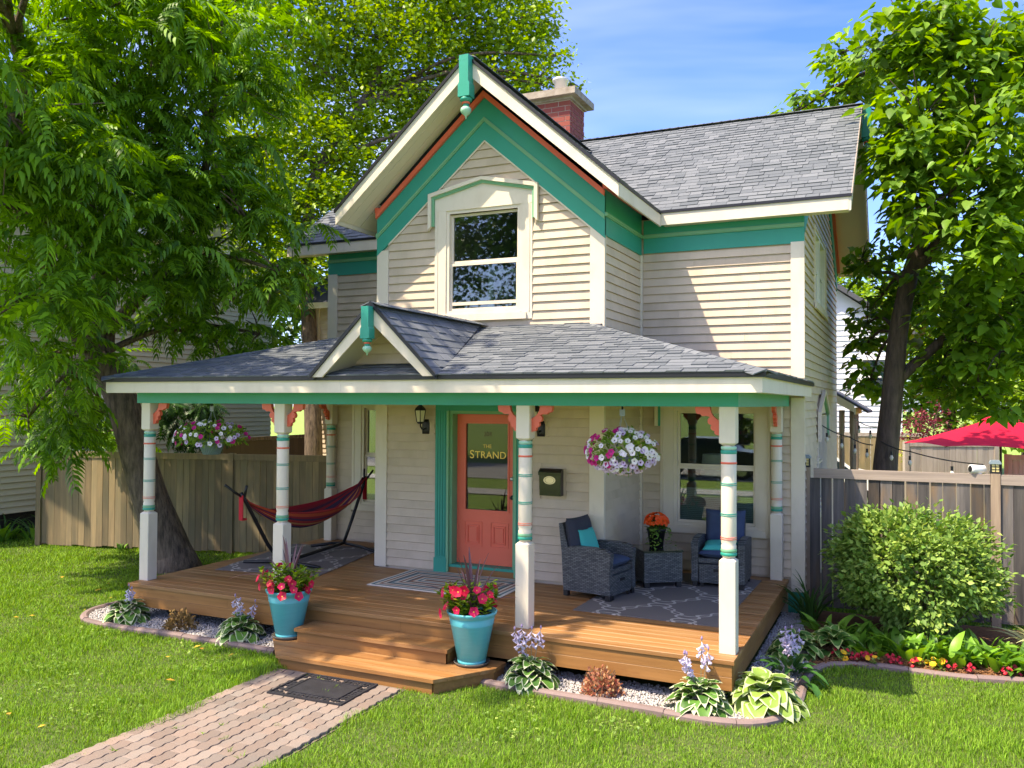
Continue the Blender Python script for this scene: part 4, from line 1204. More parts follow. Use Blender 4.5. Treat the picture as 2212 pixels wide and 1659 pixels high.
# throw pillows
o = link('throw_pillow', cushion_mesh('throw_pillow', .36, .36, .10, aqua)); o.location = (5.455, 2.03, .61); o.rotation_euler = (R(70), R(0), R(78)); tag(o, 'aqua pillow standing against the charcoal back cushion', 'pillow', 'aqua throw pillows')
o = link('throw_pillow', cushion_mesh('throw_pillow', .42, .36, .11, aqua)); o.location = (6.83, 3.16, .505); o.rotation_euler = (R(6), R(-3), R(6)); tag(o, 'aqua pillow lying flat on the blue seat under the window', 'pillow', 'aqua throw pillows')
tt = thing('side_table', 'square grey wicker side table between the two armchairs', 'side table', (6.08, 2.86, .012), R(35))
b = MB(); b.box(-.25, .25, -.25, .25, .07, .44); part('base', b, wk, tt)
b = MB(); b.box(-.262, .262, -.262, .262, .4405, .462); part('table_top', b, mat('smoked_glass', (.02, .022, .025), rough=.12), tt)
for sx_ in (-1, 1):
    for sy_ in (-1, 1):
        b = MB(); b.box(sx_ * .21 - .03, sx_ * .21 + .03, sy_ * .21 - .03, sy_ * .21 + .03, 0, .0695); part('leg', b, M['black'], tt)

# ------------------------------------------------------------------ lanterns and mailbox on the wall
lg = mat('frosted_lamp_glass', (.62, .58, .46), rough=.25)
def wall_lantern(label, x, z):
    t = thing('wall_lantern', label, 'wall lantern', (x, YA - .03, z), 0, 'lanterns beside the front door')
    b = MB(); b.lathe([(.055, -.10), (.06, -.05), (.06, .05), (.045, .10)], 0, 0, 12)
    b.v = [(v[0], v[1] * .3, v[2] - .10) for v in b.v]; part('back_plate', b, M['black'], t, True)
    b = MB(); b.tube([(0, -.01, -.12), (0, -.08, -.15), (0, -.14, -.10), (0, -.15, -.055)], .010, 8); part('bracket_arm', b, M['black'], t, True)
    b = MB(); b.lathe([(.03, -.06), (.045, -.05), (.055, -.03)], 0, -.15, 6); b.lathe([(.085, .125), (.09, .13), (.075, .155), (.035, .19), (.022, .20), (.022, .22), (.008, .245), (.004, .27)], 0, -.15, 6)
    for i in range(6):
        a = 2 * math.pi * i / 6; b.tube([(.055 * math.cos(a), -.15 + .055 * math.sin(a), -.03), (.082 * math.cos(a), -.15 + .082 * math.sin(a), .126)], .006, 5)
    part('cage', b, M['black'], t)
    b = MB(); b.lathe([(.049, -.03), (.077, .124)], 0, -.15, 6, None, False); part('lamp_glass', b, lg, t)
wall_lantern('black wall lantern left of the coral front door', 2.965, 2.08)
wall_lantern('black wall lantern half hidden behind the porch post right of the door', 4.69, 2.08)
t = thing('mailbox', 'black wall mailbox with an oval badge, right of the front door', 'mailbox', (4.86, YA - .03, 1.13))
gm = mat('gloss_black', (.01, .01, .013), rough=.2, coat=.4)
b = MB(); b.prism([(0, 0), (0, .33), (-.06, .335), (-.115, .29), (-.10, .0)], lambda y, z: (-.145, y, z), lambda y, z: (.145, y, z)); part('box', b, gm, t)
b = MB(); b.prism([(0, .332), (-.06, .345), (-.125, .30), (-.122, .26), (-.112, .26), (-.114, .292), (-.058, .336)], lambda y, z: (-.155, y, z), lambda y, z: (.155, y, z)); part('lid', b, gm, t)
b = MB()
for r0, r1, z0 in ((.0, .048, .004), (.052, .066, .007)):
    n = 24; vs = []
    for r_ in (max(r0, .001), r1):
        vs += [(r_ * 1.25 * math.cos(2 * math.pi * i / n), -.113 - z0, .20 + r_ * .78 * math.sin(2 * math.pi * i / n)) for i in range(n)]
    b.add(vs, [(i, (i + 1) % n, n + (i + 1) % n, n + i) for i in range(n)])
part('oval_badge', b, mat('pale_gold', (.62, .52, .33), rough=.3, metal=.6), t)
# things seen through the panes
t = thing('table_lamp', 'white drum-shade table lamp behind the porch window glass', 'lamp', (6.55, 4.40, .75))
b = MB(); b.lathe([(.24, .55), (.21, .85)], 0, 0, 24, None, False); part('lamp_shade', b, M['white'], t, True)
b = MB(); b.lathe([(.08, 0), (.05, .05), (.07, .25), (.03, .4), (.015, .7)], 0, 0, 14); part('lamp_base', b, M['wall_in'], t, True)
t = thing('indoor_railing', 'pale spindled railing visible through the lower pane of the upstairs window', 'railing', (3.85, 3.0, 2.83))
b = MB(); b.lathe([(.05, 0), (.05, .9), (.035, .95), (.05, 1.0), (.045, 1.45)], -.22, 0, 12); part('newel', b, mat('pale_grey_paint', (.45, .5, .47), rough=.6), t, True)
for i in range(7):
    b = MB(); b.tube([(-.08 + i * .11, 0, 0), (-.08 + i * .11, 0, 1.32)], .016, 6); part('spindle', b, bpy.data.materials['pale_grey_paint'], t, True)
b = MB(); b.box(-.2, .75, -.03, .03, 1.32, 1.38); part('handrail', b, bpy.data.materials['pale_grey_paint'], t)
# ------------------------------------------------------------------ foliage materials
def leafm(name, c, c2, trans=.32, var=.25, rough=.45, c3=None, spec=.35, sc3=(.9, 3, .2)):
    return mat(name, c, c2, rough=rough, var=var, trans=trans, spec=spec, noise2=(c3, sc3) if c3 else None)
M['walnut'] = leafm('pinnate_leaf', (.085, .225, .02), (.17, .335, .03), .45, .38)
M['maple'] = leafm('small_leaf', (.20, .33, .02), (.34, .44, .03), .42, .3, c3=(.11, .25, .02))
M['catalpa'] = leafm('heart_leaf', (.16, .31, .03), (.28, .42, .045), .45, .35, .45, c3=(.075, .20, .02), sc3=(.8, 3, .2, -.04))
M['bush'] = leafm('shrub_leaf', (.22, .36, .06), (.38, .46, .11), .3, .3, .5, c3=(.09, .23, .04))
M['far'] = leafm('far_leaf', (.15, .30, .03), (.28, .41, .05), .4, .3)
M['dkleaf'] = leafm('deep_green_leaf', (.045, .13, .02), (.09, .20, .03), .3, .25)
M['grass'] = mat('grass_blade', (.10, .265, .018), (.18, .35, .03), rough=.6, var=.45, trans=.35, spec=.2, noise2=((.28, .36, .06), ((.9, .9, .9), 5, .14, .10)))
M['lawn'] = mat('lawn_soil', (.15, .27, .03), (.24, .32, .06), rough=.95, noise=(3, 5, .25))

# ------------------------------------------------------------------ ground sheet, path, beds
bed_l = [(-.02, .6), (-.62, .62), (-.70, .25), (-.62, -.12), (-.36, -.36), (.0, -.44), (.5, -.455), (1.2, -.42), (2.72, -.43), (2.72, .5), (-.02, .5)]
bed_r = [(5.15, .3), (5.15, -.33), (5.6, -.36), (6.4, -.37), (7.0, -.385), (7.5, -.40), (7.82, -.28), (8.02, .02), (8.07, .42), (8.05, 1.0), (8.08, 1.40), (8.02, 2.2), (7.7, 3.9), (7.5, 3.9), (7.5, .3)]
mulch_p = [(8.05, 1.0), (8.10, 1.42), (8.26, 1.72), (8.72, 1.88), (9.4, 1.86), (10.0, 1.98), (10.8, 2.2), (12.0, 2.45), (12.0, 4.25), (7.72, 4.25), (7.85, 3.2), (8.02, 2.2)]
path_p = [(3.12, -.80), (3.12, -3.0), (3.12, -9.5), (4.62, -9.5), (4.62, -.80)]
def bank(x, y):
    z = GZ + 0 * x
    z = z + .02 * np.sin(x * .9 + 1.3) * np.sin(y * .7) 
    return z
xs = np.concatenate([np.linspace(-400, -16, 12), np.linspace(-14, 15, 146), np.linspace(17, 400, 12)])
ys_ = np.concatenate([np.linspace(-400, -12.5, 10), np.linspace(-11, 16, 136), np.linspace(18, 400, 12)])
gx, gy = np.meshgrid(xs, ys_)
amp = np.clip(1 - np.hypot(gx - 3, gy) / 30, 0, 1)
gzz = GZ + amp * .02 * np.sin(gx * .9 + 1.3) * np.sin(gy * .7)
flat = (np.abs(gx - 3.8) < 1.3) | ((gx > -1.2) & (gy > -.9) & (gx < 12))
gzz = np.where(flat, GZ, gzz)
nx_ = len(xs); ny_ = len(ys_)
idx = np.arange(nx_ * ny_).reshape(ny_, nx_)
Fq = np.stack([idx[:-1, :-1], idx[:-1, 1:], idx[1:, 1:], idx[1:, :-1]], -1).reshape(-1, 4)
cxy = np.stack([gx, gy], -1).reshape(-1, 2)[Fq].mean(1); near = (np.abs(cxy[:, 0] - 2) < 11.4) & (cxy[:, 1] > -5.5) & (cxy[:, 1] < 5.2)
lawn = link('lawn', np_mesh('lawn', np.stack([gx, gy, gzz], -1).reshape(-1, 3), Fq, [M['lawn'], mat('grass_roots', (.045, .085, .014), (.085, .10, .03), rough=.95, noise=(5, 5, .25))], near.astype(int), True)); tag(lawn, kind='structure')
def flatpoly(name, poly, z, m, kind='structure'):
    b = MB(); b.add([(x, y, z) for x, y in poly], [tuple(range(len(poly)))]); o = link(name, b.mesh(name, m)); tag(o, kind=kind); return o
gravel_base = flatpoly('gravel_bed', bed_l[::-1][::-1], GZ + .012, mat('gravel_base', (.30, .28, .26), (.16, .15, .14), rough=.9, noise=(40, 3, .2)))
o = flatpoly('gravel_bed', bed_r, GZ + .012, bpy.data.materials['gravel_base'])
flatpoly('mulch_bed', mulch_p, GZ + .016, mat('mulch_base', (.16, .08, .035), (.06, .03, .015), rough=.95, noise=(25, 4, .2)))
path = flatpoly('path', path_p, GZ + .008, mat('path_sand', (.20, .16, .125), (.11, .09, .07), rough=.95, noise=(20, 4, .2)))
# wavy interlocking pavers
M['paver'] = mat('concrete_paver', (.205, .168, .138), (.165, .153, .138), rough=.85, var=.22, noise=((9, 9, 9), 4, .25), bump=(120, .35, .003), noise2=((.225, .163, .128), ((1.4, 1.4, 1.4), 2, .2)))
pl, pw = .235, .118
def paver_mesh(l):
    b = MB(); n = 16; rt_ = []; lf = []
    for i in range(n + 1):
        y = .0015 + (l - .003) * i / n
        wv = .0085 * math.sin(4 * math.pi * y / pl)
        rt_.append((pw / 2 - .0022 + wv, y)); lf.append((-pw / 2 + .0010 + wv, y))
    ring = rt_ + lf[::-1]
    k_ = len(ring); c = [(x * .95 + .0, y_ if .01 < y_ < l - .01 else y_ + (.004 if y_ < .01 else -.004)) for x, y_ in ring]
    b.add([(x, y, 0) for x, y in ring] + [(x, y, .017) for x, y in ring] + [(x, y, .022) for x, y in c],
          [(i, (i + 1) % k_, k_ + (i + 1) % k_, k_ + i) for i in range(k_)] + [(k_ + i, k_ + (i + 1) % k_, 2 * k_ + (i + 1) % k_, 2 * k_ + i) for i in range(k_)] + [tuple(range(2 * k_, 3 * k_))])
    return b.mesh('paver', M['paver'])
pm = paver_mesh(pl); pmh = paver_mesh(pl / 2)
npv = 0
for i in range(12):
    x = 3.185 + i * .1235
    off = (i % 2) * pl / 2
    y = -.875 - pl + off
    if off: 
        o = link('paver', pmh, path); o.location = (x, -.875 - pl / 2 + off - pl / 2 + .0, GZ + .009)
        y -= pl / 2
        o.location.y = -.875 - pl / 2
        y = -.875 - pl / 2 - pl
    while y > -5.2:
        o = link('paver', pm, path); o.location = (x, y, GZ + .009 + random.uniform(0, .003)); o.rotation_euler = (random.uniform(-.006, .006), random.uniform(-.012, .012), random.uniform(-.008, .008))
        y -= pl; npv += 1

# curved concrete edging, one object per block
M['edging'] = mat('pink_concrete_edging', (.22, .155, .14), (.17, .125, .115), rough=.85, var=.1, noise=((5, 5, 5), 4, .25), bump=(70, .4, .004))
edg = thing('garden_edging', 'curved pinkish concrete edging along the planting beds round the deck', 'edging', (5, 0, GZ), world=True)
def smooth(pts, n=10):
    P = [Vector((*p, 0)) for p in pts]; out = []
    for i in range(len(P) - 1):
        p0, p1, p2, p3 = P[max(i - 1, 0)], P[i], P[i + 1], P[min(i + 2, len(P) - 1)]
        for k_ in range(n):
            t = k_ / n
            out.append(.5 * ((2 * p1) + (p2 - p0) * t + (2 * p0 - 5 * p1 + 4 * p2 - p3) * t * t + (3 * p1 - p0 - 3 * p2 + p3) * t ** 3))
    return out + [P[-1]]
def edging(pts, blk=.42, w_=.092, h=.072):
    S = smooth(pts, 14); d = [0]
    for a, b_ in zip(S[:-1], S[1:]): d.append(d[-1] + (b_ - a).length)
    def at_(s):
        s = max(0, min(d[-1], s))
        for i in range(len(S) - 1):
            if d[i + 1] >= s:
                t = (s - d[i]) / max(1e-6, d[i + 1] - d[i]); p_ = S[i].lerp(S[i + 1], t); tg = (S[i + 1] - S[i]).normalized(); return p_, Vector((-tg.y, tg.x, 0))
        return S[-1], Vector((0, 1, 0))
    s = 0
    while s < d[-1] - .05:
        e = min(s + blk - .006, d[-1]); b = MB(); vs = []; n = 5; h_ = h + random.uniform(-.006, .006)
        for i in range(n + 1):
            p_, nn = at_(s + (e - s) * i / n)
            sec = [(-w_ / 2, 0), (-w_ / 2, h_ - .02), (-w_ / 2 + .022, h_), (w_ / 2 - .022, h_), (w_ / 2, h_ - .02), (w_ / 2, 0)]
            vs += [(p_.x + nn.x * o_, p_.y + nn.y * o_, GZ - .01 + z_) for o_, z_ in sec]
        fs = [(i * 6 + j, i * 6 + (j + 1) % 6, (i + 1) * 6 + (j + 1) % 6, (i + 1) * 6 + j) for i in range(n) for j in range(6)] + [(0, 1, 2, 3, 4, 5)[::-1], tuple(range(n * 6, n * 6 + 6))]
        b.add(vs, fs); part('edging_stone', b, M['edging'], edg)
        s += blk
edging([(-.10, .62), (-.62, .58), (-.70, .25), (-.62, -.10), (-.36, -.36), (.0, -.44), (.5, -.455), (1.2, -.42), (2.72, -.43)])
edging([(5.18, -.33), (5.6, -.37), (6.4, -.38), (7.0, -.395), (7.45, -.41), (7.80, -.29), (8.02, .02), (8.07, .42), (8.06, 1.0), (8.10, 1.42), (8.26, 1.74), (8.72, 1.90), (9.4, 1.88), (10.0, 2.0), (10.8, 2.22), (12.0, 2.47)], .62)
# gravel stones and mulch chips
def pts_in(poly, dens, zlift=0):
    P = np.array(poly); lo, hi = P.min(0), P.max(0); n = int(dens * np.prod(hi - lo)); q = rng.uniform(lo, hi, (n, 2)); return q[in_poly(q[:, 0], q[:, 1], poly)]
M['stone'] = mat('pale_gravel', (.58, .55, .51), (.27, .26, .26), rough=.8, var=.3)
def rot_rand(n):
    q = rng.normal(size=(n, 4)); q /= np.linalg.norm(q, axis=1, keepdims=True); w_, x, y, z = q.T
    return np.stack([1 - 2 * (y * y + z * z), 2 * (x * y - z * w_), 2 * (x * z + y * w_), 2 * (x * y + z * w_), 1 - 2 * (x * x + z * z), 2 * (y * z - x * w_), 2 * (x * z - y * w_), 2 * (y * z + x * w_), 1 - 2 * (x * x + y * y)], -1).reshape(n, 3, 3)
oc = np.array([(1, 0, 0), (0, .8, 0), (-.9, 0, 0.1), (0, -.85, 0), (0.1, 0, .62), (0, .1, -.6)]); of = np.array([(0, 1, 4), (1, 2, 4), (2, 3, 4), (3, 0, 4), (1, 0, 5), (2, 1, 5), (3, 2, 5), (0, 3, 5)])
for poly in (bed_l, bed_r):
    q = pts_in(poly, 3000); n = len(q)
    Rm = rot_rand(n) * rng.uniform(.009, .022, n)[:, None, None]
    P = np.column_stack([q, GZ + .018 + rng.uniform(0, .014, n)])
    o = link('gravel', scatter('gravel', oc, of, Rm, P, M['stone'])); tag(o, 'pale crushed stone in the bed along the deck', 'gravel', kind='stuff')
M['chip'] = mat('bark_mulch', (.28, .125, .045), (.11, .05, .02), rough=.9, var=.4)
q = pts_in([(8.05, 1.0), (8.10, 1.42), (8.26, 1.72), (8.72, 1.88), (9.4, 1.86), (10.0, 1.98), (10.8, 2.2), (10.8, 3.2), (8.0, 3.2)], 1500); n = len(q)
bx_ = np.array([(x, y, z) for z in (-.12, .12) for y in (-1, 1) for x in (-.22, .22)]); bf_ = np.array([(0, 2, 3), (0, 3, 1), (4, 5, 7), (4, 7, 6), (0, 1, 5), (0, 5, 4), (2, 6, 7), (2, 7, 3), (0, 4, 6), (0, 6, 2), (1, 3, 7), (1, 7, 5)])
f = np.column_stack([rng.normal(size=(n, 2)), rng.normal(0, .25, n)]); Rm = frames(f, np.column_stack([rng.normal(0, .3, (n, 2)), np.ones(n)]), rng.uniform(.016, .045, n))
o = link('bark_mulch', scatter('bark_mulch', bx_, bf_, Rm, np.column_stack([q, GZ + .022 + rng.uniform(0, .02, n)]), M['chip'])); tag(o, 'reddish bark mulch in the bed by the right fence', 'mulch', kind='stuff')

# ------------------------------------------------------------------ grass
def grass(name, x0, x1, y0, y1, dens, h0, h1, wd, label):
    n = int((x1 - x0) * (y1 - y0) * dens)
    q = np.column_stack([rng.uniform(x0, x1, n), rng.uniform(y0, y1, n)])
    ok = np.ones(n, bool)
    jx = q[:, 0] + rng.normal(0, .025, n); jy = q[:, 1] + rng.normal(0, .02, n)
    ed = .035 * np.sin(q[:, 1] * 5.1) + .05 * np.sin(q[:, 1] * 2.3 + 1) 
    for poly in (bed_l, bed_r, mulch_p): ok &= ~in_poly(q[:, 0], q[:, 1], poly)
    ok &= ~((jx > 3.19 + ed) & (jx < 4.60 + ed * .7) & (q[:, 1] < -.6))
    ok &= ~((q[:, 0] > -.02) & (q[:, 0] < 7.75) & (q[:, 1] > -.03))
    ok &= ~((q[:, 0] > 2.62) & (q[:, 0] < 5.2) & (q[:, 1] > -.50)) & ~((q[:, 0] > 3.0) & (q[:, 0] < 4.95) & (q[:, 1] > -.80))
    q = q[ok]
    # only what the lens could see, with a generous margin
    d = q - np.array([CAM.x, CAM.y]); f2 = np.array([fw.x, fw.y]); f2 /= np.linalg.norm(f2); s2 = np.array([f2[1], -f2[0]])
    dep = d @ f2; lat = d @ s2
    ok = (dep > 3.2) & (np.abs(lat) < dep * .72 + 1.2)
    # thin out with distance
    ok &= rng.random(len(q)) < np.clip((8.5 / np.maximum(dep, .1)) ** 1.6, .12, 1)
    q = q[ok]; dep = dep[ok]; n = len(q)
    z = GZ + np.where((np.abs(q[:, 0] - 3.8) < 1.25) | ((q[:, 0] > -1.1) & (q[:, 1] > -.85)), 0, .02 * np.clip(1 - np.hypot(q[:, 0] - 3, q[:, 1]) / 30, 0, 1) * np.sin(q[:, 0] * .9 + 1.3) * np.sin(q[:, 1] * .7)) - .004
    clump = .75 + .35 * np.sin(q[:, 0] * 2.1 + np.sin(q[:, 1] * 1.7) * 2) * np.sin(q[:, 1] * 2.7 + 1.1) + .2 * np.sin(q[:, 0] * 7.3) * np.sin(q[:, 1] * 6.1)
    edge = np.clip(1 - np.abs(q[:, 0] - 3.12) / .35, 0, 1) * (q[:, 1] < -.5) + np.clip(1 - np.abs(q[:, 0] - 4.68) / .3, 0, 1) * (q[:, 1] < -.5)
    h = rng.uniform(h0, h1, n) * np.clip(clump, .45, 1.2) * (1 + .35 * edge)
    wv = wd * rng.uniform(.7, 1.4, n) * np.clip(dep / 8, 1, 2.2)
    az = rng.uniform(0, 2 * np.pi, n); lean = rng.uniform(.1, .9, n) * h
    dirx, diry = np.cos(az), np.sin(az); wa = az + np.pi / 2 + rng.normal(0, .5, n); wx, wy = np.cos(wa) * wv, np.sin(wa) * wv
    P0 = np.column_stack([q[:, 0] - wx, q[:, 1] - wy, z]); P1 = np.column_stack([q[:, 0] + wx, q[:, 1] + wy, z])
    mx_, my_ = q[:, 0] + dirx * lean * .4, q[:, 1] + diry * lean * .4
    P2 = np.column_stack([mx_ + wx * .8, my_ + wy * .8, z + h * .62]); P3 = np.column_stack([mx_ - wx * .8, my_ - wy * .8, z + h * .62])
    P4 = np.column_stack([q[:, 0] + dirx * lean, q[:, 1] + diry * lean, z + h * (1 - .25 * (lean / h))])
    V = np.stack([P0, P1, P2, P3, P4], 1).reshape(-1, 3); k_ = np.arange(n)[:, None] * 5
    F = np.stack([np.concatenate([k_ + 0, k_ + 1, k_ + 2], 1), np.concatenate([k_ + 0, k_ + 2, k_ + 3], 1), np.concatenate([k_ + 3, k_ + 2, k_ + 4], 1)], 1).reshape(-1, 3)
    o = link(name, np_mesh(name, V, F, M['grass'])); tag(o, label, 'grass', kind='stuff'); return n
ng = grass('grass', -9.5, 13.5, -5.5, 5.2, 6200, .035, .085, .0022, 'mown lawn grass on both sides of the brick path')
# clover and broad-leaved weeds in patches of the lawn
cc = np.column_stack([rng.uniform(-5, 12.5, 70), rng.uniform(-4.5, 1.4, 70)]); cc = cc[(cc[:, 1] < -.6) & ((cc[:, 0] < 2.9) | (cc[:, 0] > 4.9))]
q = np.repeat(cc, 60, 0) + rng.normal(0, .16, (len(cc) * 60, 2)); q = q[(q[:, 1] < -.52) & ((q[:, 0] < 3.0) | (q[:, 0] > 4.75))]; n = len(q)
cl = np.array([(0, 0, 0)] + [(.5 * math.cos(a), .5 * math.sin(a), .06) for a in np.linspace(0, 2 * math.pi, 10)[:-1]]); clf = np.array([(0, 1 + i, 1 + (i + 1) % 9) for i in range(9) if i % 3 != 2])
f = np.column_stack([rng.normal(size=(n, 2)), rng.normal(0, .25, n)])
o = link('clover', scatter('clover', cl, clf, frames(f, np.column_stack([rng.normal(0, .3, (n, 2)), np.ones(n)]), rng.uniform(.018, .036, n)), np.column_stack([q, GZ + rng.uniform(.035, .07, n)]), M['bush'])); tag(o, 'small patches of clover in the lawn', 'clover', kind='stuff')
# weeds between pavers
def sprig(n, cx, cy, r, h, m, name, label, cat, kind='stuff'):
    az = rng.uniform(0, 2 * np.pi, n); q = np.column_stack([cx, cy]) if np.ndim(cx) else None
# fallen yellow leaves on the grass
lf = np.array([(0, 0, 0), (.35, .45, .08), (0, 1, 0), (-.35, .45, .08)]); lff = np.array([(0, 1, 2), (0, 2, 3)])
q = np.column_stack([rng.uniform(-4, 4, 40), rng.uniform(-3.2, 1.5, 40)]); q = q[~((q[:, 0] > 0) & (q[:, 1] > -.6))]; q = q[(q[:, 0] < 3) | (q[:, 0] > 4.7)]; n = len(q)
f = np.column_stack([rng.normal(size=(n, 2)), rng.normal(0, .2, n)])
o = link('fallen_leaves', scatter('fallen_leaves', lf, lff, frames(f, np.tile((0, 0, 1.), (n, 1)), rng.uniform(.05, .09, n)), np.column_stack([q, np.full(n, GZ + .055)]), mat('yellow_leaf', (.55, .38, .03), (.42, .22, .03), rough=.6))); tag(o, 'scattered yellow fallen leaves on the lawn', 'leaves', kind='stuff')
# weed tufts in the path joints
q = np.column_stack([rng.uniform(3.2, 4.58, 26), rng.uniform(-4.6, -.9, 26)]); n = len(q) * 9
c = np.repeat(q, 9, 0) + rng.normal(0, .016, (n, 2)); f = np.column_stack([rng.normal(0, .7, (n, 2)), rng.uniform(.3, 1, n)])
o = link('weeds', scatter('weeds', np.array([(-.07, 0, 0), (.07, 0, 0), (.05, .6, .0), (0, 1, -.1)]), np.array([(0, 1, 2), (0, 2, 3)]), frames(f, rng.normal(size=(n, 3)), rng.uniform(.025, .06, n)), np.column_stack([c, np.full(n, GZ + .025)]), M['grass'])); tag(o, 'small weeds sprouting from the paver joints', 'weeds', kind='stuff')

# ------------------------------------------------------------------ hostas
def strap_leaf(nu, nv, L_, W_, droop, cup, margin, wavy=.0, point=1.0):
    """leaf grid along y; returns MB-ready verts, faces, face material (0 centre, 1 margin)"""
    vs = []; fs = []; mi = []
    for i in range(nv + 1):
        t = i / nv
        wdt = W_ * (math.sin(math.pi * min(1, t ** .80)) ** .75) * (1 if t < .5 else 1 - .25 * (t - .5) * point) + .0015
        y = L_ * t * (1 - .12 * t); z = L_ * (.50 * t - droop * t * t)
        for j in range(nu + 1):
            s = j / nu * 2 - 1
            if margin: s = math.copysign(abs(s) ** .55, s)
            vs.append((s * wdt, y, z + cup * abs(s) * wdt + wavy * math.sin(t * 14) * abs(s) ** 2 * (1 if s > 0 else -1)))
    for i in range(nv):
        for j in range(nu):
            k_ = nu + 1; fs.append((i * k_ + j, i * k_ + j + 1, (i + 1) * k_ + j + 1, (i + 1) * k_ + j))
            mi.append(1 if (margin and (j == 0 or j == nu - 1 or i >= nv - 1)) else 0)
    return vs, fs, mi
def leaf_meshes(name, specs, mats):
    out = []
    for s in specs:
        vs, fs, mi = strap_leaf(*s); me = bpy.data.meshes.new(name); me.from_pydata(vs, [], fs)
        for m in mats: me.materials.append(m)
        me.polygons.foreach_set('material_index', mi); me.polygons.foreach_set('use_smooth', [True] * len(fs)); me.update(); out.append(me)
    return out
hg = leafm('hosta_green', (.06, .17, .03), (.10, .23, .04), .25, .2, .45); hc = leafm('hosta_cream', (.62, .66, .45), (.55, .60, .36), .25, .08, .5)
hy = leafm('hosta_lime', (.20, .34, .06), (.27, .40, .08), .28, .12, .45); hd = leafm('hosta_dark', (.03, .11, .02), (.05, .15, .03), .25, .2, .4); hcl = leafm('hosta_lime_margin', (.42, .50, .16), (.5, .55, .2), .25, .08, .5)
HV = leaf_meshes('hosta_leaf', [(6, 7, .19, .064, .72, .25, True, .004), (6, 7, .21, .070, .85, .2, True, .005), (6, 7, .17, .060, .6, .3, True, .004), (6, 7, .20, .068, 1.0, .2, True, .005)], [hg, hc])
hlm = leafm('hosta_pale_margin', (.50, .58, .30), (.58, .64, .40), .28, .08, .5)
HL = leaf_meshes('hosta_leaf', [(6, 7, .26, .095, .8, .25, True, .008), (6, 7, .28, .10, .95, .2, True, .010), (6, 7, .23, .088, .65, .3, True, .006)], [hy, hlm])
HD = leaf_meshes('hosta_leaf', [(6, 7, .20, .066, .75, .25, True, .004), (6, 7, .23, .072, .9, .2, True, .005)], [hg, hcl])
HN = leaf_meshes('hosta_leaf', [(4, 7, .26, .038, .65, .2, False, .004), (4, 7, .30, .042, .8, .2, False, .004)], [hd, hd])
stem_m = mat('flower_stem', (.16, .17, .10), (.22, .20, .14), rough=.6); lav = leafm('lavender_petal', (.56, .48, .66), (.70, .65, .74), .3, .12, .5); lavd = mat('lavender_bud', (.30, .22, .38), rough=.6)
def bell_mesh():
    b = MB(); n = 6; prof = [(.0025, 0), (.005, .024), (.010, .042), (.019, .058)]
    b.lathe(prof, 0, 0, n, None, False); me = b.mesh('flower', lav); 
    return me
bell = bell_mesh()
bq = MB(); bq.lathe([(.004, 0), (.011, .02), (.004, .04)], 0, 0, 6); bud = bq.mesh('flower_bud', lavd)
def hosta(label, x, y, leaves, n, tilt0, stalks, seed, up=.95, stalk_h=.48, squash=1.0, group='hostas in the beds round the deck'):
    rr = random.Random(seed)
    t = thing('hosta', label, 'hosta', (x, y, GZ + .01), rr.uniform(0, 6), group)
    for i in range(n):
        a = i * 2.39996 + rr.uniform(-.25, .25); q = (i + .5) / n
        me = rr.choice(leaves); pitch = R(rr.uniform(-12, 12) + (48 - 66 * q ** .9) * up + tilt0); rb_ = (.015 + .13 * q ** .8) * (1.25 if leaves in (HL, HN) else 1)
        o = link('leaf', me, t)
        s = (.72 + .38 * q) * rr.uniform(.85, 1.15) * 1.05
        o.matrix_basis = Matrix.Translation((rb_ * math.cos(a), rb_ * math.sin(a), .05 + .17 * (1 - q) ** 1.1 * squash)) @ Matrix.Rotation(a - math.pi / 2, 4, 'Z') @ Matrix.Rotation(pitch, 4, 'X') @ Matrix.Rotation(rr.uniform(-.3, .3), 4, 'Y') @ Matrix.Scale(s, 4)
    for i in range(stalks):
        a = rr.uniform(0, 6.28); r_ = rr.uniform(.02, .10); h = stalk_h * rr.uniform(.85, 1.12); tip = Vector((r_ * math.cos(a) * 1.6, r_ * math.sin(a) * 1.6, h))
        b = MB(); b.tube([(0, 0, .03), (tip.x * .4, tip.y * .4, h * .5), tip], [.0045, .0035, .0025], 5); st_ = part('flower_stalk', b, stem_m, t)
        for k_ in range(10):
            a2 = k_ * 2.4 + rr.uniform(-.3, .3); zz = h - .012 - .015 * k_
            o = link('flower', bell, st_); down = R(rr.uniform(108, 150))
            o.matrix_basis = Matrix.Translation((tip.x * (zz / h), tip.y * (zz / h), zz)) @ Matrix.Rotation(a2, 4, 'Z') @ Matrix.Rotation(down, 4, 'Y') @ Matrix.Scale(rr.uniform(.75, 1.15), 4)
        o = link('flower_bud', bud, st_); o.matrix_basis = Matrix.Translation(tip)
    return t
hosta('white-edged hosta in lavender bloom at the left end of the deck bed', .16, -.17, HV, 58, 0, 2, 3, stalk_h=.42)
hosta('white-edged hosta in lavender bloom beside the left turquoise planter', 2.00, -.18, HV, 60, 0, 3, 4, stalk_h=.46)
hosta('white-edged hosta in lavender bloom below the middle porch post', 5.66, -.20, HV, 62, 0, 5, 5, stalk_h=.52)
hosta('white-edged hosta in front of the right deck corner with tall pale flowers', 7.30, -.16, HV, 62, 0, 5, 6, stalk_h=.55)
hosta('large lime-green hosta at the right deck corner', 7.80, .18, HL, 58, 4, 0, 8, 1.0)
hosta('narrow-leaved dark hosta with drooping pale flowers behind the lime hosta', 7.93, .95, HN, 34, 6, 6, 9, stalk_h=.50)
hosta('lime-edged green hosta by the deck side near the house corner', 7.86, 1.95, HD, 38, 2, 0, 10)
hosta('lime-edged green hosta at the left end of the plants under the round bush', 8.25, 2.25, HD, 34, 2, 0, 12)

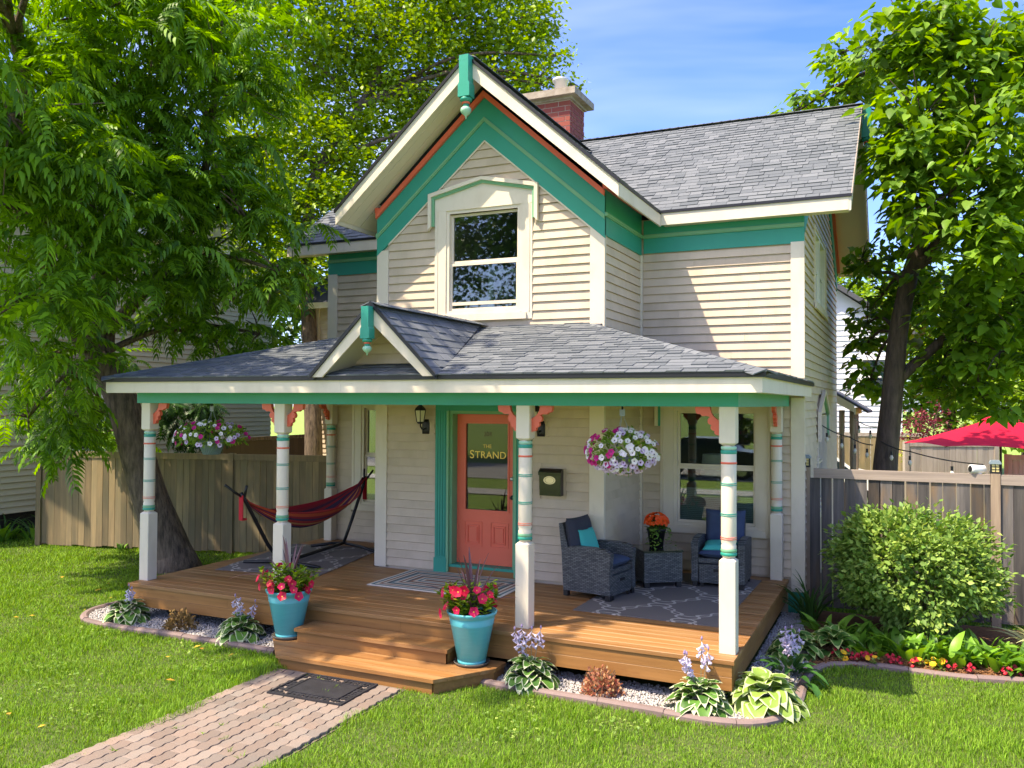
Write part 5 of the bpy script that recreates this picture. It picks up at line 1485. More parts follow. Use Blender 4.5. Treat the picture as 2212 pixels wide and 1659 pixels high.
# strap-leaved plants under the bush: each clump a thing
SL = leaf_meshes('strap_leaf', [(2, 6, .36, .042, .45, .3, False, .004), (2, 6, .42, .05, .6, .3, False, .004), (2, 6, .30, .04, .3, .3, False, .004)], [leafm('lily_leaf', (.08, .23, .025), (.17, .35, .04), .35, .3, .4)])
def clump(name, label, cat, x, y, meshes, n, lo, hi, seed, group, smin=.8, smax=1.15, rad=.12, z=GZ + .01):
    rr = random.Random(seed); t = thing(name, label, cat, (x, y, z), 0, group)
    for i in range(n):
        a = rr.uniform(0, 6.28); r_ = rad * math.sqrt(rr.random()); o = link('leaf', rr.choice(meshes), t)
        o.matrix_basis = Matrix.Translation((r_ * math.cos(a), r_ * math.sin(a), 0)) @ Matrix.Rotation(a - math.pi / 2 + rr.uniform(-.7, .7), 4, 'Z') @ Matrix.Rotation(R(rr.uniform(lo, hi)), 4, 'X') @ Matrix.Rotation(rr.uniform(-.5, .5), 4, 'Y') @ Matrix.Scale(rr.uniform(smin, smax), 4)
    return t
k_ = 0
for x, y in [(8.45, 2.62), (8.62, 2.30), (8.85, 2.55), (9.02, 2.28), (9.22, 2.50), (9.42, 2.26), (9.62, 2.50), (9.82, 2.30), (10.02, 2.52), (10.2, 2.3), (8.72, 2.85), (9.3, 2.8), (9.75, 2.78), (8.2, 2.75), (10.35, 2.6)]:
    clump('lily_clump', ['first','second','third','fourth','fifth','sixth','seventh','eighth','ninth','tenth','first','second','third','fourth','eleventh'][k_] + (' strap-leaved plant from the deck in the middle row behind the begonias' if not 10 <= k_ <= 13 else ' strap-leaved plant of the back row right under the round bush'), 'plant', x, y, SL, 20, 18, 60, 100 + k_, 'strap-leaved plants under the round bush', .75, 1.15, .16); k_ += 1
GL = leaf_meshes('blade', [(2, 6, .62, .012, .62, .2, False, .0), (2, 6, .72, .013, .8, .2, False, .0)], [leafm('day_lily_blade', (.03, .10, .02), (.06, .15, .03), .3, .2, .45)])
clump('grass_clump', 'arching dark grassy plant at the house corner by the right fence', 'plant', 7.88, 3.55, GL, 46, 35, 80, 210, None, .75, 1.25, .10)
VL = leaf_meshes('blade', [(2, 6, .42, .013, .85, .2, False, .0), (2, 6, .5, .014, 1.0, .2, False, .0)], [leafm('pale_striped_blade', (.42, .46, .16), (.50, .52, .26), .3, .2, .5)])
clump('pale_grass_clump', 'pale yellow striped grassy plant right of the round bush', 'plant', 10.30, 3.15, VL, 60, 25, 80, 211, None, .8, 1.2, .12)
# little bedding flowers in the mulch
redf = leafm('begonia_petal', (.52, .012, .03), (.38, .01, .03), .2, .15, .5); brz = leafm('bronze_leaf', (.10, .018, .02), (.07, .02, .015), .2, .2, .45); yel = leafm('marigold_petal', (.80, .50, .02), (.72, .36, .015), .2, .1, .6)
def disc_flower(n, r, cup, m, name, m2=None, rc=.25):
    b = MB(); vs = [(0, 0, 0)]; 
    for i in range(2 * n):
        a = math.pi * i / n; q = r * (1 if i % 2 == 0 else .82); vs.append((q * math.cos(a), q * math.sin(a), cup))
    b.add(vs, [(0, 1 + i, 1 + (i + 1) % (2 * n)) for i in range(2 * n)], m)
    if m2: b.add([(r * rc * math.cos(2 * math.pi * i / 6), r * rc * math.sin(2 * math.pi * i / 6), cup * rc + .002) for i in range(6)], [tuple(range(6))], m2)
    return b.mesh(name, m)
begm = disc_flower(4, .022, .006, redf, 'flower'); marm = disc_flower(7, .038, .008, yel, 'flower'); mar2 = disc_flower(6, .03, .014, yel, 'flower')
rl = np.array([(0, 0, 0), (.4, .5, .1), (0, 1, 0), (-.4, .5, .1)])
def bedding(label, x, y, kind, seed, group):
    rr = random.Random(seed); t = thing('begonia' if kind == 'red' else 'marigold', label, 'flower', (x, y, GZ + .015), 0, group)
    n = 26; P = rng.normal(0, .026, (n, 3)) + (0, 0, .045); P[:, 2] = np.abs(P[:, 2]); f = rng.normal(size=(n, 3)); f[:, 2] = np.abs(f[:, 2]) * .5
    o = link('foliage', scatter('foliage', rl, lff, frames(f, np.tile((0, 0, 1.), (n, 1)), rng.uniform(.025, .045, n)), P, brz if kind == 'red' else M['bush']), t); o['kind'] = 'stuff'
    for i in range(6 if kind == 'red' else 2):
        o = link('flower', begm if kind == 'red' else rr.choice((marm, mar2)), t)
        o.matrix_basis = Matrix.Translation((rr.gauss(0, .032), rr.gauss(0, .032), rr.uniform(.05, .125))) @ Matrix.Rotation(rr.uniform(.2, 1.2), 4, 'X') @ Matrix.Rotation(rr.uniform(-.6, .6), 4, 'Y')
for i, (x, y) in enumerate([(8.33, 2.02), (8.42, 1.98), (8.48, 1.90), (8.56, 1.97), (8.62, 1.89), (8.82, 1.98), (8.90, 1.95), (9.05, 1.97), (9.40, 1.99), (9.56, 1.99), (9.88, 2.08), (10.0, 2.10)]):
    bedding(['first','second','third','fourth','fifth','sixth','seventh','eighth','ninth','tenth','eleventh','twelfth'][i] + ' red bronze-leaved begonia in the mulch row, counted from the deck', x, y, 'red', 300 + i, 'red begonias along the mulch edge')
for i, (x, y) in enumerate([(8.36, 1.90), (8.66, 1.86), (9.10, 2.05), (9.23, 2.06), (9.29, 2.00)]):
    bedding(['first','second','third','fourth','fifth'][i] + ' yellow marigold among the red begonias, counted from the deck', x, y, 'yel', 330 + i, 'yellow marigolds along the mulch edge')
# two small coloured shrubs in the gravel
def tuft(name, label, cat, x, y, rx, rz, n, ms, ls, seed, group=None, z=GZ):
    t = thing(name, label, cat, (x, y, z), 0, group)
    g = rng.normal(size=(n, 3)); g /= np.linalg.norm(g, axis=1, keepdims=True); g[:, 2] = np.abs(g[:, 2]); rad = rng.uniform(.45, 1, n) ** .6
    lump = 1 + .18 * np.sin(g[:, 0] * 7 + 1) * np.sin(g[:, 1] * 6)
    P = g * (rad * lump)[:, None] * (rx, rx, rz); f = g + rng.normal(0, .6, (n, 3)); f[:, 2] += .5
    for m, sel in zip(ms, np.array_split(rng.permutation(n), len(ms))):
        o = link('foliage', scatter('foliage', rl, lff, frames(f[sel], rng.normal(size=(len(sel), 3)) + (0, 0, 1), rng.uniform(ls * .7, ls * 1.3, len(sel))), P[sel], m), t); o['kind'] = 'stuff'
    b = MB()
    for i in range(14):
        a = random.uniform(0, 6.28); q = random.uniform(.2, .8); b.tube([(0, 0, 0), (math.cos(a) * rx * q * .5, math.sin(a) * rx * q * .5, rz * .5), (math.cos(a) * rx * q, math.sin(a) * rx * q, rz * .95)], .004, 4)
    part('stem', b, M['bark_dark'], t)
tuft('dry_shrub', 'small tan dried shrub in the gravel between the two left hostas', 'shrub', 1.06, -.19, .175, .25, 900, [mat('tan_leaf', (.36, .22, .07), (.22, .13, .04), rough=.8, var=.3)], .032, 1)
tuft('heuchera', 'small salmon-pink shrub in the gravel right of the steps', 'shrub', 6.36, -.17, .19, .25, 1100, [leafm('salmon_leaf', (.50, .20, .12), (.42, .25, .12), .25, .3, .6), leafm('salmon_leaf_b', (.38, .30, .13), (.46, .12, .09), .25, .3, .6)], .034, 2)

# ------------------------------------------------------------------ planters on the lower step
turq = mat('turquoise_glaze', (.075, .46, .50), (.06, .40, .44), rough=.35, noise=((6, 6, 60), 3, .3), bump=((3, 3, 90), .08, .004), coat=.3)
soil = mat('potting_soil', (.03, .02, .014), rough=.95)
pinkf = leafm('hot_pink_petal', (.72, .012, .10), (.60, .01, .04), .25, .15, .45); pgreen = leafm('planter_leaf', (.10, .24, .02), (.26, .38, .03), .3, .25, .4); spike_m = leafm('purple_spike', (.13, .06, .07), (.20, .11, .12), .2, .2, .4)
SPK = leaf_meshes('spike_leaf', [(2, 7, .62, .016, .18, .5, False, .0), (2, 7, .55, .015, .34, .5, False, .0), (2, 7, .68, .014, .5, .5, False, .0)], [spike_m])
bigf = disc_flower(5, .046, .014, pinkf, 'flower', mat('flower_throat', (.75, .35, .05), rough=.6), .16)
pleaf = np.array([(0, 0, 0), (.24, .35, .06), (.16, .75, .03), (0, 1, -.05), (-.16, .75, .03), (-.24, .35, .06)]); pleaff = np.array([(0, 1, 2), (0, 2, 3), (0, 3, 4), (0, 4, 5)])
def planter(label, x, y, s, seed, zb=-.30, sr=1.0):
    rr = random.Random(seed); t = thing('planter', label, 'planter', (x, y, zb), 0, 'turquoise planters on the lower step')
    b = MB(); b.lathe([(.165, 0), (.185, .03), (.178, .035), (.16, .012)], 0, 0, 28); part('saucer', b, mat('clear_saucer', (.10, .09, .075), rough=.2) if 'clear_saucer' not in bpy.data.materials else bpy.data.materials['clear_saucer'], t, True)
    H = .535
    prof = [(.135, .014), (.142, .02), (.144, .045), (.139, .05), (.146, .056), (.215, H - .135), (.222, H - .125), (.218, H - .118), (.226, H - .098), (.221, H - .092), (.229, H - .072), (.224, H - .064), (.236, H - .05), (.252, H - .025), (.256, H - .008), (.248, H), (.232, H - .006), (.222, H - .04)]
    b = MB(); b.lathe([(r_ * sr, z) for r_, z in prof], 0, 0, 40, None, True); part('pot', b, turq, t, True)
    b = MB(); b.lathe([(.222, H - .042), (.10, H - .03)], 0, 0, 20); part('soil', b, soil, t)
    # bushy foliage in upright sprigs
    n = 34; V = []; f_ = []
    for i in range(n):
        a = rr.uniform(0, 6.28); q = rr.random() ** .5; bx, by = .19 * q * math.cos(a), .19 * q * math.sin(a); hh = rr.uniform(.20, .36) * (1.05 - .3 * q); lx, ly = bx * .75, by * .75
        for k_ in range(15):
            u = k_ / 15; V.append((bx + lx * u, by + ly * u, H - .03 + hh * u)); a2 = rr.uniform(0, 6.28); f_.append((math.cos(a2) + bx * 2, math.sin(a2) + by * 2, rr.uniform(.1, .9)))
    V = np.array(V); f_ = np.array(f_)
    o = link('foliage', scatter('foliage', pleaf, pleaff, frames(f_, np.tile((0, 0, 1.), (len(V), 1)) + rng.normal(0, .2, (len(V), 3)), rng.uniform(.06, .10, len(V))), V, pgreen), t); o['kind'] = 'stuff'
    for i in range(25):
        a = rr.uniform(0, 6.28) if i % 3 else rr.uniform(3.6, 5.8); q = rr.uniform(.17, .33); o = link('flower', bigf, t)
        d = Vector((math.cos(a), math.sin(a), rr.uniform(-.1, .8))).normalized()
        o.matrix_basis = Matrix.Translation((q * math.cos(a), q * math.sin(a), H + rr.uniform(-.02, .26) - (q - .2) * .2)) @ d.to_track_quat('Z', 'Y').to_matrix().to_4x4() @ Matrix.Rotation(rr.uniform(0, 1), 4, 'Z') @ Matrix.Scale(rr.uniform(.95, 1.3), 4)
    for i in range(15):
        a = i * 2.4 + rr.uniform(-.3, .3); o = link('spike_leaf', SPK[0] if i < 8 else rr.choice(SPK[1:]), t)
        o.matrix_basis = Matrix.Translation((.015 * math.cos(a), .015 * math.sin(a), H)) @ Matrix.Rotation(a - math.pi / 2, 4, 'Z') @ Matrix.Rotation(R(rr.uniform(38, 62) if i < 8 else rr.uniform(5, 34)), 4, 'X') @ Matrix.Scale(rr.uniform(.75, 1.1), 4)
    return t
planter('turquoise planter with red flowers and purple spikes at the left end of the steps', 2.735, -.235, 1, 41)
planter('turquoise planter with hot pink flowers and tall purple spikes right of the steps', 5.02, -.215, 1, 47)

# ------------------------------------------------------------------ hanging baskets, orange flower pot
white_p = leafm('white_petunia', (.82, .80, .76), (.78, .70, .80), .25, .05, .5); lav_p = leafm('lavender_petunia', (.58, .42, .68), (.66, .55, .74), .25, .1, .5); mag_p = leafm('magenta_petunia', (.60, .01, .26), (.50, .01, .15), .25, .15, .5)
throat = mat('dark_throat', (.12, .03, .12), rough=.6)
PET = {'w': disc_flower(5, .034, .012, white_p, 'flower', throat, .2), 'l': disc_flower(5, .034, .012, lav_p, 'flower', throat, .28), 'm': disc_flower(5, .036, .012, mag_p, 'flower', throat, .2)}
bgreen = leafm('petunia_leaf', (.13, .28, .03), (.24, .38, .06), .3, .25, .5)
def basket(label, x, y, zc, rx, rz, nf, colour, seed, potc, ztop=2.42):
    rr = random.Random(seed); t = thing('hanging_basket', label, 'hanging basket', (x, y, zc), 0, 'hanging flower baskets on the porch')
    b = MB(); b.lathe([(.10, -.20), (.165, -.045), (.172, -.04), (.172, -.025), (.15, -.03)], 0, 0, 32); part('basket', b, potc, t, True)
    b = MB()
    for i in range(26):
        a = 2 * math.pi * i / 26; b.tube([(.104 * math.cos(a), .104 * math.sin(a), -.195), (.168 * math.cos(a + .5), .168 * math.sin(a + .5), -.05)], .0045, 4)
    part('basket_rib', b, potc, t)
    hz = ztop - zc
    b = MB(); b.tube([(0, 0, hz), (.03, 0, hz - .005), (.055, 0, hz - .045), (.03, 0, hz - .09), (0, 0, hz - .12), (0, 0, hz - .17)], .011, 8); part('hook', b, M['black'], t, True)
    b = MB(); b.box(-.028, .028, -.006, .006, hz - .235, hz - .165); part('hanger_tag', b, mat('grey_plastic', (.25, .29, .33), rough=.4) if 'grey_plastic' not in bpy.data.materials else bpy.data.materials['grey_plastic'], t)
    b = MB()
    for i in range(3):
        a = 2 * math.pi * i / 3 + .4; b.tube([(.01 * math.cos(a), 0, hz - .225), (.165 * math.cos(a), .165 * math.sin(a), -.03)], .0028, 4)
    part('hanger_wire', b, bpy.data.materials['grey_plastic'], t)
    n = 620; g = rng.normal(size=(n, 3)); g /= np.linalg.norm(g, axis=1, keepdims=True)
    rad = rng.uniform(.35, 1, n) ** .5; P = g * rad[:, None] * (rx * .93, rx * .8, rz * .9); P[:, 2] = np.where(P[:, 2] < -rz * .45, P[:, 2] * (.5 if 'ribbed' in label else 1), P[:, 2]) + .03
    o = link('foliage', scatter('foliage', pleaf, pleaff, frames(g + rng.normal(0, .7, (n, 3)), rng.normal(0, .5, (n, 3)) + (0, 0, 1), rng.uniform(.045, .085, n)), P, bgreen), t); o['kind'] = 'stuff'
    for i in range(nf):
        u = rr.uniform(-1, 1); a = rr.uniform(0, 6.28) if rr.random() < .4 else rr.uniform(math.pi * 1.02, math.pi * 1.98)
        zz = u if 'ribbed' not in label else rr.uniform(-.45, 1)
        q = math.sqrt(max(0, 1 - zz * zz)); d = Vector((q * math.cos(a), q * math.sin(a), zz)); p_ = Vector((d.x * rx, d.y * rx * .85, d.z * rz + .03))
        c = colour(p_.x / rx, p_.z / rz, rr); o = link('flower', PET[c], t)
        nrm = (d + Vector((rr.uniform(-.3, .3), -.5, .25))).normalized()
        o.matrix_basis = Matrix.Translation(p_) @ nrm.to_track_quat('Z', 'Y').to_matrix().to_4x4() @ Matrix.Rotation(rr.uniform(0, 1), 4, 'Z') @ Matrix.Scale(rr.uniform(.8, 1.1), 4)
    return t
basket('full hanging basket of white, lilac and magenta petunias between the right-hand posts', 6.36, .50, 1.80, .38, .225, 150, lambda u, v, r_: ('m' if (u < -.02 and v > -.45 and r_.random() < .75) else ('l' if (v < -.2 and r_.random() < .7) or r_.random() < .12 else 'w')), 61, mat('basket_grey_plastic', (.16, .20, .23), rough=.4))
basket('hanging basket in a ribbed grey pot with mixed petunias between the left-hand posts', .855, .50, 1.83, .50, .20, 60, lambda u, v, r_: ('m' if r_.random() < .26 else ('l' if (abs(u) > .55 or v < -.1) and r_.random() < .7 else 'w')), 67, mat('basket_blue_grey', (.14, .22, .25), rough=.4))
t = thing('flower_pot', 'black pot of orange flowers and trailing ivy on the side table', 'flower pot', (6.06, 2.92, .475))
b = MB(); b.lathe([(.085, 0), (.118, .21), (.125, .212), (.125, .228), (.11, .226)], 0, 0, 24); part('pot', b, M['black'], t, True)
b = MB(); b.lathe([(.11, .205), (.05, .21)], 0, 0, 16); part('soil', b, soil, t)
orf = leafm('orange_petal', (.85, .12, .012), (.80, .07, .01), .2, .12, .5); OF = disc_flower(5, .030, .012, orf, 'flower')
n = 170; g = rng.normal(size=(n, 3)); g /= np.linalg.norm(g, axis=1, keepdims=True); g[:, 2] = np.abs(g[:, 2])
o = link('foliage', scatter('foliage', pleaf, pleaff, frames(g + rng.normal(0, .5, (n, 3)), np.tile((0, 0, 1.), (n, 1)), rng.uniform(.05, .08, n)), g * (.12, .12, .16) * rng.uniform(.4, 1, n)[:, None] + (0, 0, .22), M['dkleaf']), t); o['kind'] = 'stuff'
for i in range(95):
    d = Vector((random.gauss(0, 1), random.gauss(0, 1), abs(random.gauss(0, 1)) - .2)).normalized(); o = link('flower', OF, t)
    o.matrix_basis = Matrix.Translation((d.x * .145, d.y * .145, .32 + d.z * .105)) @ (d + Vector((0, -.2, .2))).normalized().to_track_quat('Z', 'Y').to_matrix().to_4x4() @ Matrix.Scale(random.uniform(.8, 1.15), 4)
V = []; f_ = []
for i in range(11):
    a = random.uniform(0, 6.28) if i > 4 else random.uniform(3.9, 5.4); L_ = random.uniform(.2, .52); x, y = .12 * math.cos(a), .12 * math.sin(a)
    for k_ in range(18):
        u = k_ / 18; V.append((x * (1 + u * 1.2) + random.gauss(0, .012), y * (1 + u * 1.2) + random.gauss(0, .012), max(.0 if (abs(x * (1 + u * 1.2)) < .2 and abs(y * (1 + u * 1.2)) < .2) else -.3, .24 + .06 * math.sin(u * 3) - L_ * u * u * 1.2 - .1 * u))); f_.append((random.gauss(0, 1), random.gauss(0, 1), -.4))
o = link('trailing_ivy', scatter('trailing_ivy', pleaf, pleaff, frames(np.array(f_), np.tile((0, -.5, 1.), (len(V), 1)), rng.uniform(.03, .055, len(V))), np.array(V), leafm('ivy_leaf', (.10, .24, .04), (.20, .34, .06), .3, .2, .5)), t); o['kind'] = 'stuff'
# ------------------------------------------------------------------ fences
def fence(label, P, Q, ztop, zbot, bw, gap_, mb_, mr, mp, posts, cap_h=.115, group=None, seed=1, jit=.012, name='wooden_fence', thick=.02, back_rail=True, rail_front=True):
    """boards from P to Q (x,y); posts: distances along the run"""
    rr = random.Random(seed); P, Q = Vector((*P, 0)), Vector((*Q, 0)); d = (Q - P); Ln = d.length; d /= Ln; nrm = Vector((d.y, -d.x, 0))
    t = thing(name, label, 'fence', ((P.x + Q.x) / 2, (P.y + Q.y) / 2, zbot), 0, group, world=True)
    def bx(nm, m, s0, s1, o0, o1, z0, z1, tilt=0):
        b = MB()
        pts = [(s0, o0), (s1, o0), (s1, o1), (s0, o1)]
        c = [P + d * s + nrm * o for s, o in pts]
        b.add([(v.x, v.y, z0) for v in c] + [(v.x + d.x * tilt, v.y + d.y * tilt, z1) for v in c], [(3, 2, 1, 0), (4, 5, 6, 7), (0, 1, 5, 4), (1, 2, 6, 5), (2, 3, 7, 6), (3, 0, 4, 7)])
        return part(nm, b, m, t)
    s = 0.0
    while s < Ln - .03:
        w_ = min(bw * rr.uniform(.94, 1.06), Ln - s); g = gap_ * rr.uniform(.3, 1.5); off = rr.uniform(0, .006)
        bx('board', mb_, s, s + w_ - g, off, thick + off, zbot + rr.uniform(-.01, .02), ztop - cap_h - .003, rr.uniform(-.004, .004)); s += w_
    ps = [p_ for p_ in posts]
    edges = [0] + [p_ for p_ in ps if 0 < p_ < Ln] + [Ln]
    for a, e in zip(edges[:-1], edges[1:]):
        if e - a < .1: continue
        bx('rail', mr, a + .055, e - .055, -.012, thick + .022, ztop - cap_h, ztop)
        bx('rail', mr, a + .055, e - .055, -.04, -.0125, zbot + .35, zbot + .44)
    for p_ in ps: bx('post', mp, p_ - .052, p_ + .052, -.075, thick + .034, zbot - .05, ztop + .012)
    return t
fence('warm brown board fence behind the hammock, from the neighbour\'s wall to the house', (-6.02, 3.10), (-.05, 4.62), 1.36, GZ + .04, .126, .006, M['fence_warm'], M['fence_warm'], M['fence_warm'], (.06, 2.25, 4.0, 6.08), .11, None, 5)
fence('weathered grey board fence right of the house behind the round bush', (7.80, 4.30), (12.4, 4.30), 1.455, GZ + .06, .150, .014, M['fence_grey'], M['rail_grey'], M['post_grey'], (-.045, 2.19, 4.5), .125, None, 9)
fence('pale grey board fence across the back yard behind the red umbrella', (8.95, 15.3), (11.05, 16.26), 1.40, GZ, .14, .008, M['fence_pale'], M['fence_pale'], M['fence_pale'], (.05, 2.26), .10, 'back yard fences', 12)
fence('pale grey board fence at the far right edge beyond the umbrella pole', (10.95, 13.3), (13.6, 14.6), 1.25, GZ, .14, .008, M['fence_pale'], M['fence_pale'], M['fence_pale'], (.05, 2.6), .10, 'back yard fences', 13)
fence('brown board fence beside the white car behind the side porch', (6.9, 19.0), (9.6, 19.6), 1.5, GZ, .15, .008, M['fence_warm'], M['fence_pale'], M['fence_pale'], (.05, 2.6), .10, 'back yard fences', 14)
fence('dark brown board fence in the side yard behind the left fence', (-4.6, 6.2), (-4.9, 13.0), 1.50, GZ, .16, .003, mat('dark_fence_board', (.055, .035, .022), (.035, .022, .014), rough=.8), M['bark_dark'], M['bark_dark'], (.05, 6.7), .08, None, 15)
# solar cap lights and camera on the right fence
def cap_light(label, x, y, z):
    t = thing('post_cap_light', label, 'post light', (x, y, z), 0, 'solar lights on the fence posts')
    b = MB(); b.box(-.058, .058, -.058, .058, 0, .022); part('base', b, M['drip'], t)
    b = MB(); b.box(-.046, .046, -.046, .046, .0225, .118); part('lens', b, mat('amber_lens', (.72, .58, .25), rough=.35) if 'amber_lens' not in bpy.data.materials else bpy.data.materials['amber_lens'], t)
    b = MB()
    for sx_ in (-1, 0, 1):
        for sy_ in (-1, 1): b.box(sx_ * .044 - .004, sx_ * .044 + .004, sy_ * .049 - .003, sy_ * .049 + .003, .0225, .118); 
        for sy_ in (-1, 1): b.box(sy_ * .049 - .003, sy_ * .049 + .003, sx_ * .042 - .004, sx_ * .042 + .004, .0225, .118)
    for zz in (.052, .085): b.box(-.053, .053, -.053, .053, zz, zz + .005)
    part('grille', b, M['drip'], t)
    b = MB(); b.prism([(-.066, .1185), (.066, .1185), (.066, .135), (.045, .165), (-.045, .165), (-.066, .135)], lambda x, z: (x, -.062, z), lambda x, z: (x, .062, z)); part('solar_cap', b, mat('blue_grey_cap', (.20, .26, .30), rough=.35) if 'blue_grey_cap' not in bpy.data.materials else bpy.data.materials['blue_grey_cap'], t)
cap_light('solar cap light on the fence post at the house corner', 7.755, 4.305, 1.468)
cap_light('solar cap light on the fence post beside the security camera', 9.99, 4.305, 1.468)
t = thing('security_camera', 'white bullet security camera on top of the right fence', 'camera', (9.80, 4.31, 1.456))
b = MB(); b.tube([(-.085, -.05, .062), (-.06, -.035, .06), (.07, .045, .052), (.08, .05, .052)], [.052, .054, .054, .044], 18); part('housing', b, M['white'], t, True)
b = MB(); b.tube([(-.0856, -.0504, .0621), (-.087, -.0512, .0622)], .040, 18); part('lens', b, M['black'], t)
b = MB(); b.tube([(.02, .01, .0), (.02, .01, .02), (.015, .01, .03)], [.03, .03, .015], 10); part('mount', b, M['white'], t)

# ------------------------------------------------------------------ neighbours
nb = mat('neighbour_siding', (.52, .47, .32), (.48, .43, .29), rough=.6, var=.03, noise=((1, 1, 3), 3, .3))
t = thing('neighbour_house', 'beige sided neighbouring house behind the left fence', 'house', (-9.5, 7, GZ), world=True)
XN = -7.6
FN = FX(XN)
b = MB(); b.box(XN - 4, XN - .02, 1.0, 11.5, .0, 6.2); b.prism([(1.0, 6.2), (11.5, 6.2), (6.2, 9.2)], lambda y, z: (XN - .02, y, z), lambda y, z: (XN - 4, y, z)); part('wall', b, nb, t)
b = MB(); b.box(XN - 4, XN - .08, 1.1, 11.4, GZ - .1, -.001); part('foundation', b, M['dark'], t)
z = .0
while z < 5.0:
    for u0, u1 in (((1.0, 11.47),) if not 1.05 < z < 2.5 else ((1.0, 4.88), (5.92, 11.47))):
        b = MB(); b.add([FN(u0, 0, z + .014), FN(u1, 0, z + .014), FN(u1, .030, z + .014), FN(u0, .030, z + .014), FN(u0, 0, z + .125), FN(u1, 0, z + .125), FN(u1, .004, z + .125), FN(u0, .004, z + .125)], [(0, 1, 2, 3), (7, 6, 5, 4), (3, 2, 6, 7), (0, 4, 5, 1), (0, 3, 7, 4), (1, 5, 6, 2)]); part('siding_board', b, nb, t)
    z += .125
b = MB()
for a in ((4.9, 5.0, 1.15, 2.45), (5.8, 5.9, 1.15, 2.45), (5.0, 5.8, 2.35, 2.45), (5.0, 5.8, 1.15, 1.25), (5.0, 5.8, 1.76, 1.82)): b.box(a[0], a[1], .0, .05, a[2], a[3], None, FN)
wn = part('window', b, M['white'], t)
b = MB(); b.box(5.0, 5.8, .01, .02, 1.25, 2.35, None, FN); part('pane', b, mat('dark_pane', (.02, .03, .035), rough=.08, spec=.8), wn)
b = MB(); b.box(XN - 4.3, XN + .35, .6, 11.9, 6.2, 6.32); part('eave', b, M['white'], t)
t = thing('white_house', 'white clapboard house with a dark roof behind the right-hand tree', 'house', (8.0, 22.5, GZ), world=True)
wsid = mat('white_siding', (.66, .68, .72), (.60, .62, .68), rough=.6, var=.04)
b = MB(); b.box(4.8, 8.9, 21.0, 26.0, GZ, 4.6); b.prism([(4.8, 4.6), (8.9, 4.6), (6.85, 6.1)], lambda x, z: (x, 21.0, z), lambda x, z: (x, 26, z)); part('wall', b, wsid, t)
z = .6
while z < 5.2:
    xe = 8.9 if z < 4.5 else 8.9 - (z - 4.5) * 1.36
    b = MB(); FWh = FY(21.0); b.add([FWh(4.8, .001, z), FWh(xe, .001, z), FWh(xe, .035, z), FWh(4.8, .035, z), FWh(4.8, .001, z + .17), FWh(xe, .001, z + .17), FWh(xe, .006, z + .17), FWh(4.8, .006, z + .17)], [(0, 1, 2, 3), (7, 6, 5, 4), (3, 2, 6, 7), (0, 4, 5, 1), (0, 3, 7, 4), (1, 5, 6, 2)]); part('siding_board', b, wsid, t); z += .17
b = MB(); b.prism([(6.85, 6.3), (9.5, 4.38), (9.5, 4.26), (6.85, 6.12)], lambda x, z: (x, 20.6, z), lambda x, z: (x, 26.4, z)); b.prism([(6.85, 6.3), (6.85, 6.12), (4.2, 4.26), (4.2, 4.38)], lambda x, z: (x, 20.6, z), lambda x, z: (x, 26.4, z)); part('roof', b, M['shingle_dark'], t)
for x0, z0 in ((7.7, 2.6),):
    b = MB(); 
    for a in ((x0, x0 + .08, z0, z0 + 1.2), (x0 + .82, x0 + .9, z0, z0 + 1.2), (x0 + .08, x0 + .82, z0 + 1.12, z0 + 1.2), (x0 + .08, x0 + .82, z0, z0 + .08), (x0 + .08, x0 + .82, z0 + .57, z0 + .62)): b.box(a[0], a[1], 20.94, 20.96, a[2], a[3])
    wn = part('window', b, M['white'], t); b = MB(); b.box(x0 + .08, x0 + .82, 20.95, 20.958, z0 + .08, z0 + 1.12); part('pane', b, bpy.data.materials['dark_pane'], wn)

# ------------------------------------------------------------------ white car behind the fence
carp = mat('white_car_paint', (.78, .78, .80), rough=.25, coat=.6)
t = thing('parked_car', 'white car parked behind the side porch posts', 'car', (6.4, 16.3, GZ), R(8))
b = MB(); prof = [(-2.2, .35), (-2.2, .80), (-1.95, .98), (-1.2, 1.05), (-.65, 1.48), (.75, 1.50), (1.35, 1.06), (2.05, .92), (2.25, .70), (2.25, .35)]
b.prism(prof[::-1], lambda x, z: (x, -.85, z), lambda x, z: (x, .85, z)); bd = part('body', b, carp, t)
b = MB(); b.prism([(-1.10, 1.06), (-.62, 1.42), (.72, 1.44), (1.22, 1.07)][::-1], lambda x, z: (x, -.856, z), lambda x, z: (x, .856, z)); part('side_glass', b, bpy.data.materials['dark_pane'], t)
for x in (-1.4, 1.4):
    for y in (-.80, .80):
        b = MB(); n = 18; vs = [(x + .33 * math.cos(2 * math.pi * i / n), y + o_, .33 + .33 * math.sin(2 * math.pi * i / n)) for o_ in (-.1, .1) for i in range(n)]
        b.add(vs, [(i, (i + 1) % n, n + (i + 1) % n, n + i) for i in range(n)] + [tuple(range(n))[::-1], tuple(range(n, 2 * n))]); wh = part('wheel', b, M['black'], t)
        b = MB(); b.add([(x + .2 * math.cos(2 * math.pi * i / n), y + (.101 if y > 0 else -.101), .33 + .2 * math.sin(2 * math.pi * i / n)) for i in range(n)], [tuple(range(n))]); part('rim', b, M['silver'], wh)
for y in (-.6, .6):
    b = MB(); b.box(2.235, 2.262, y - .18, y + .18, .66, .78); part('headlight', b, lg, t)

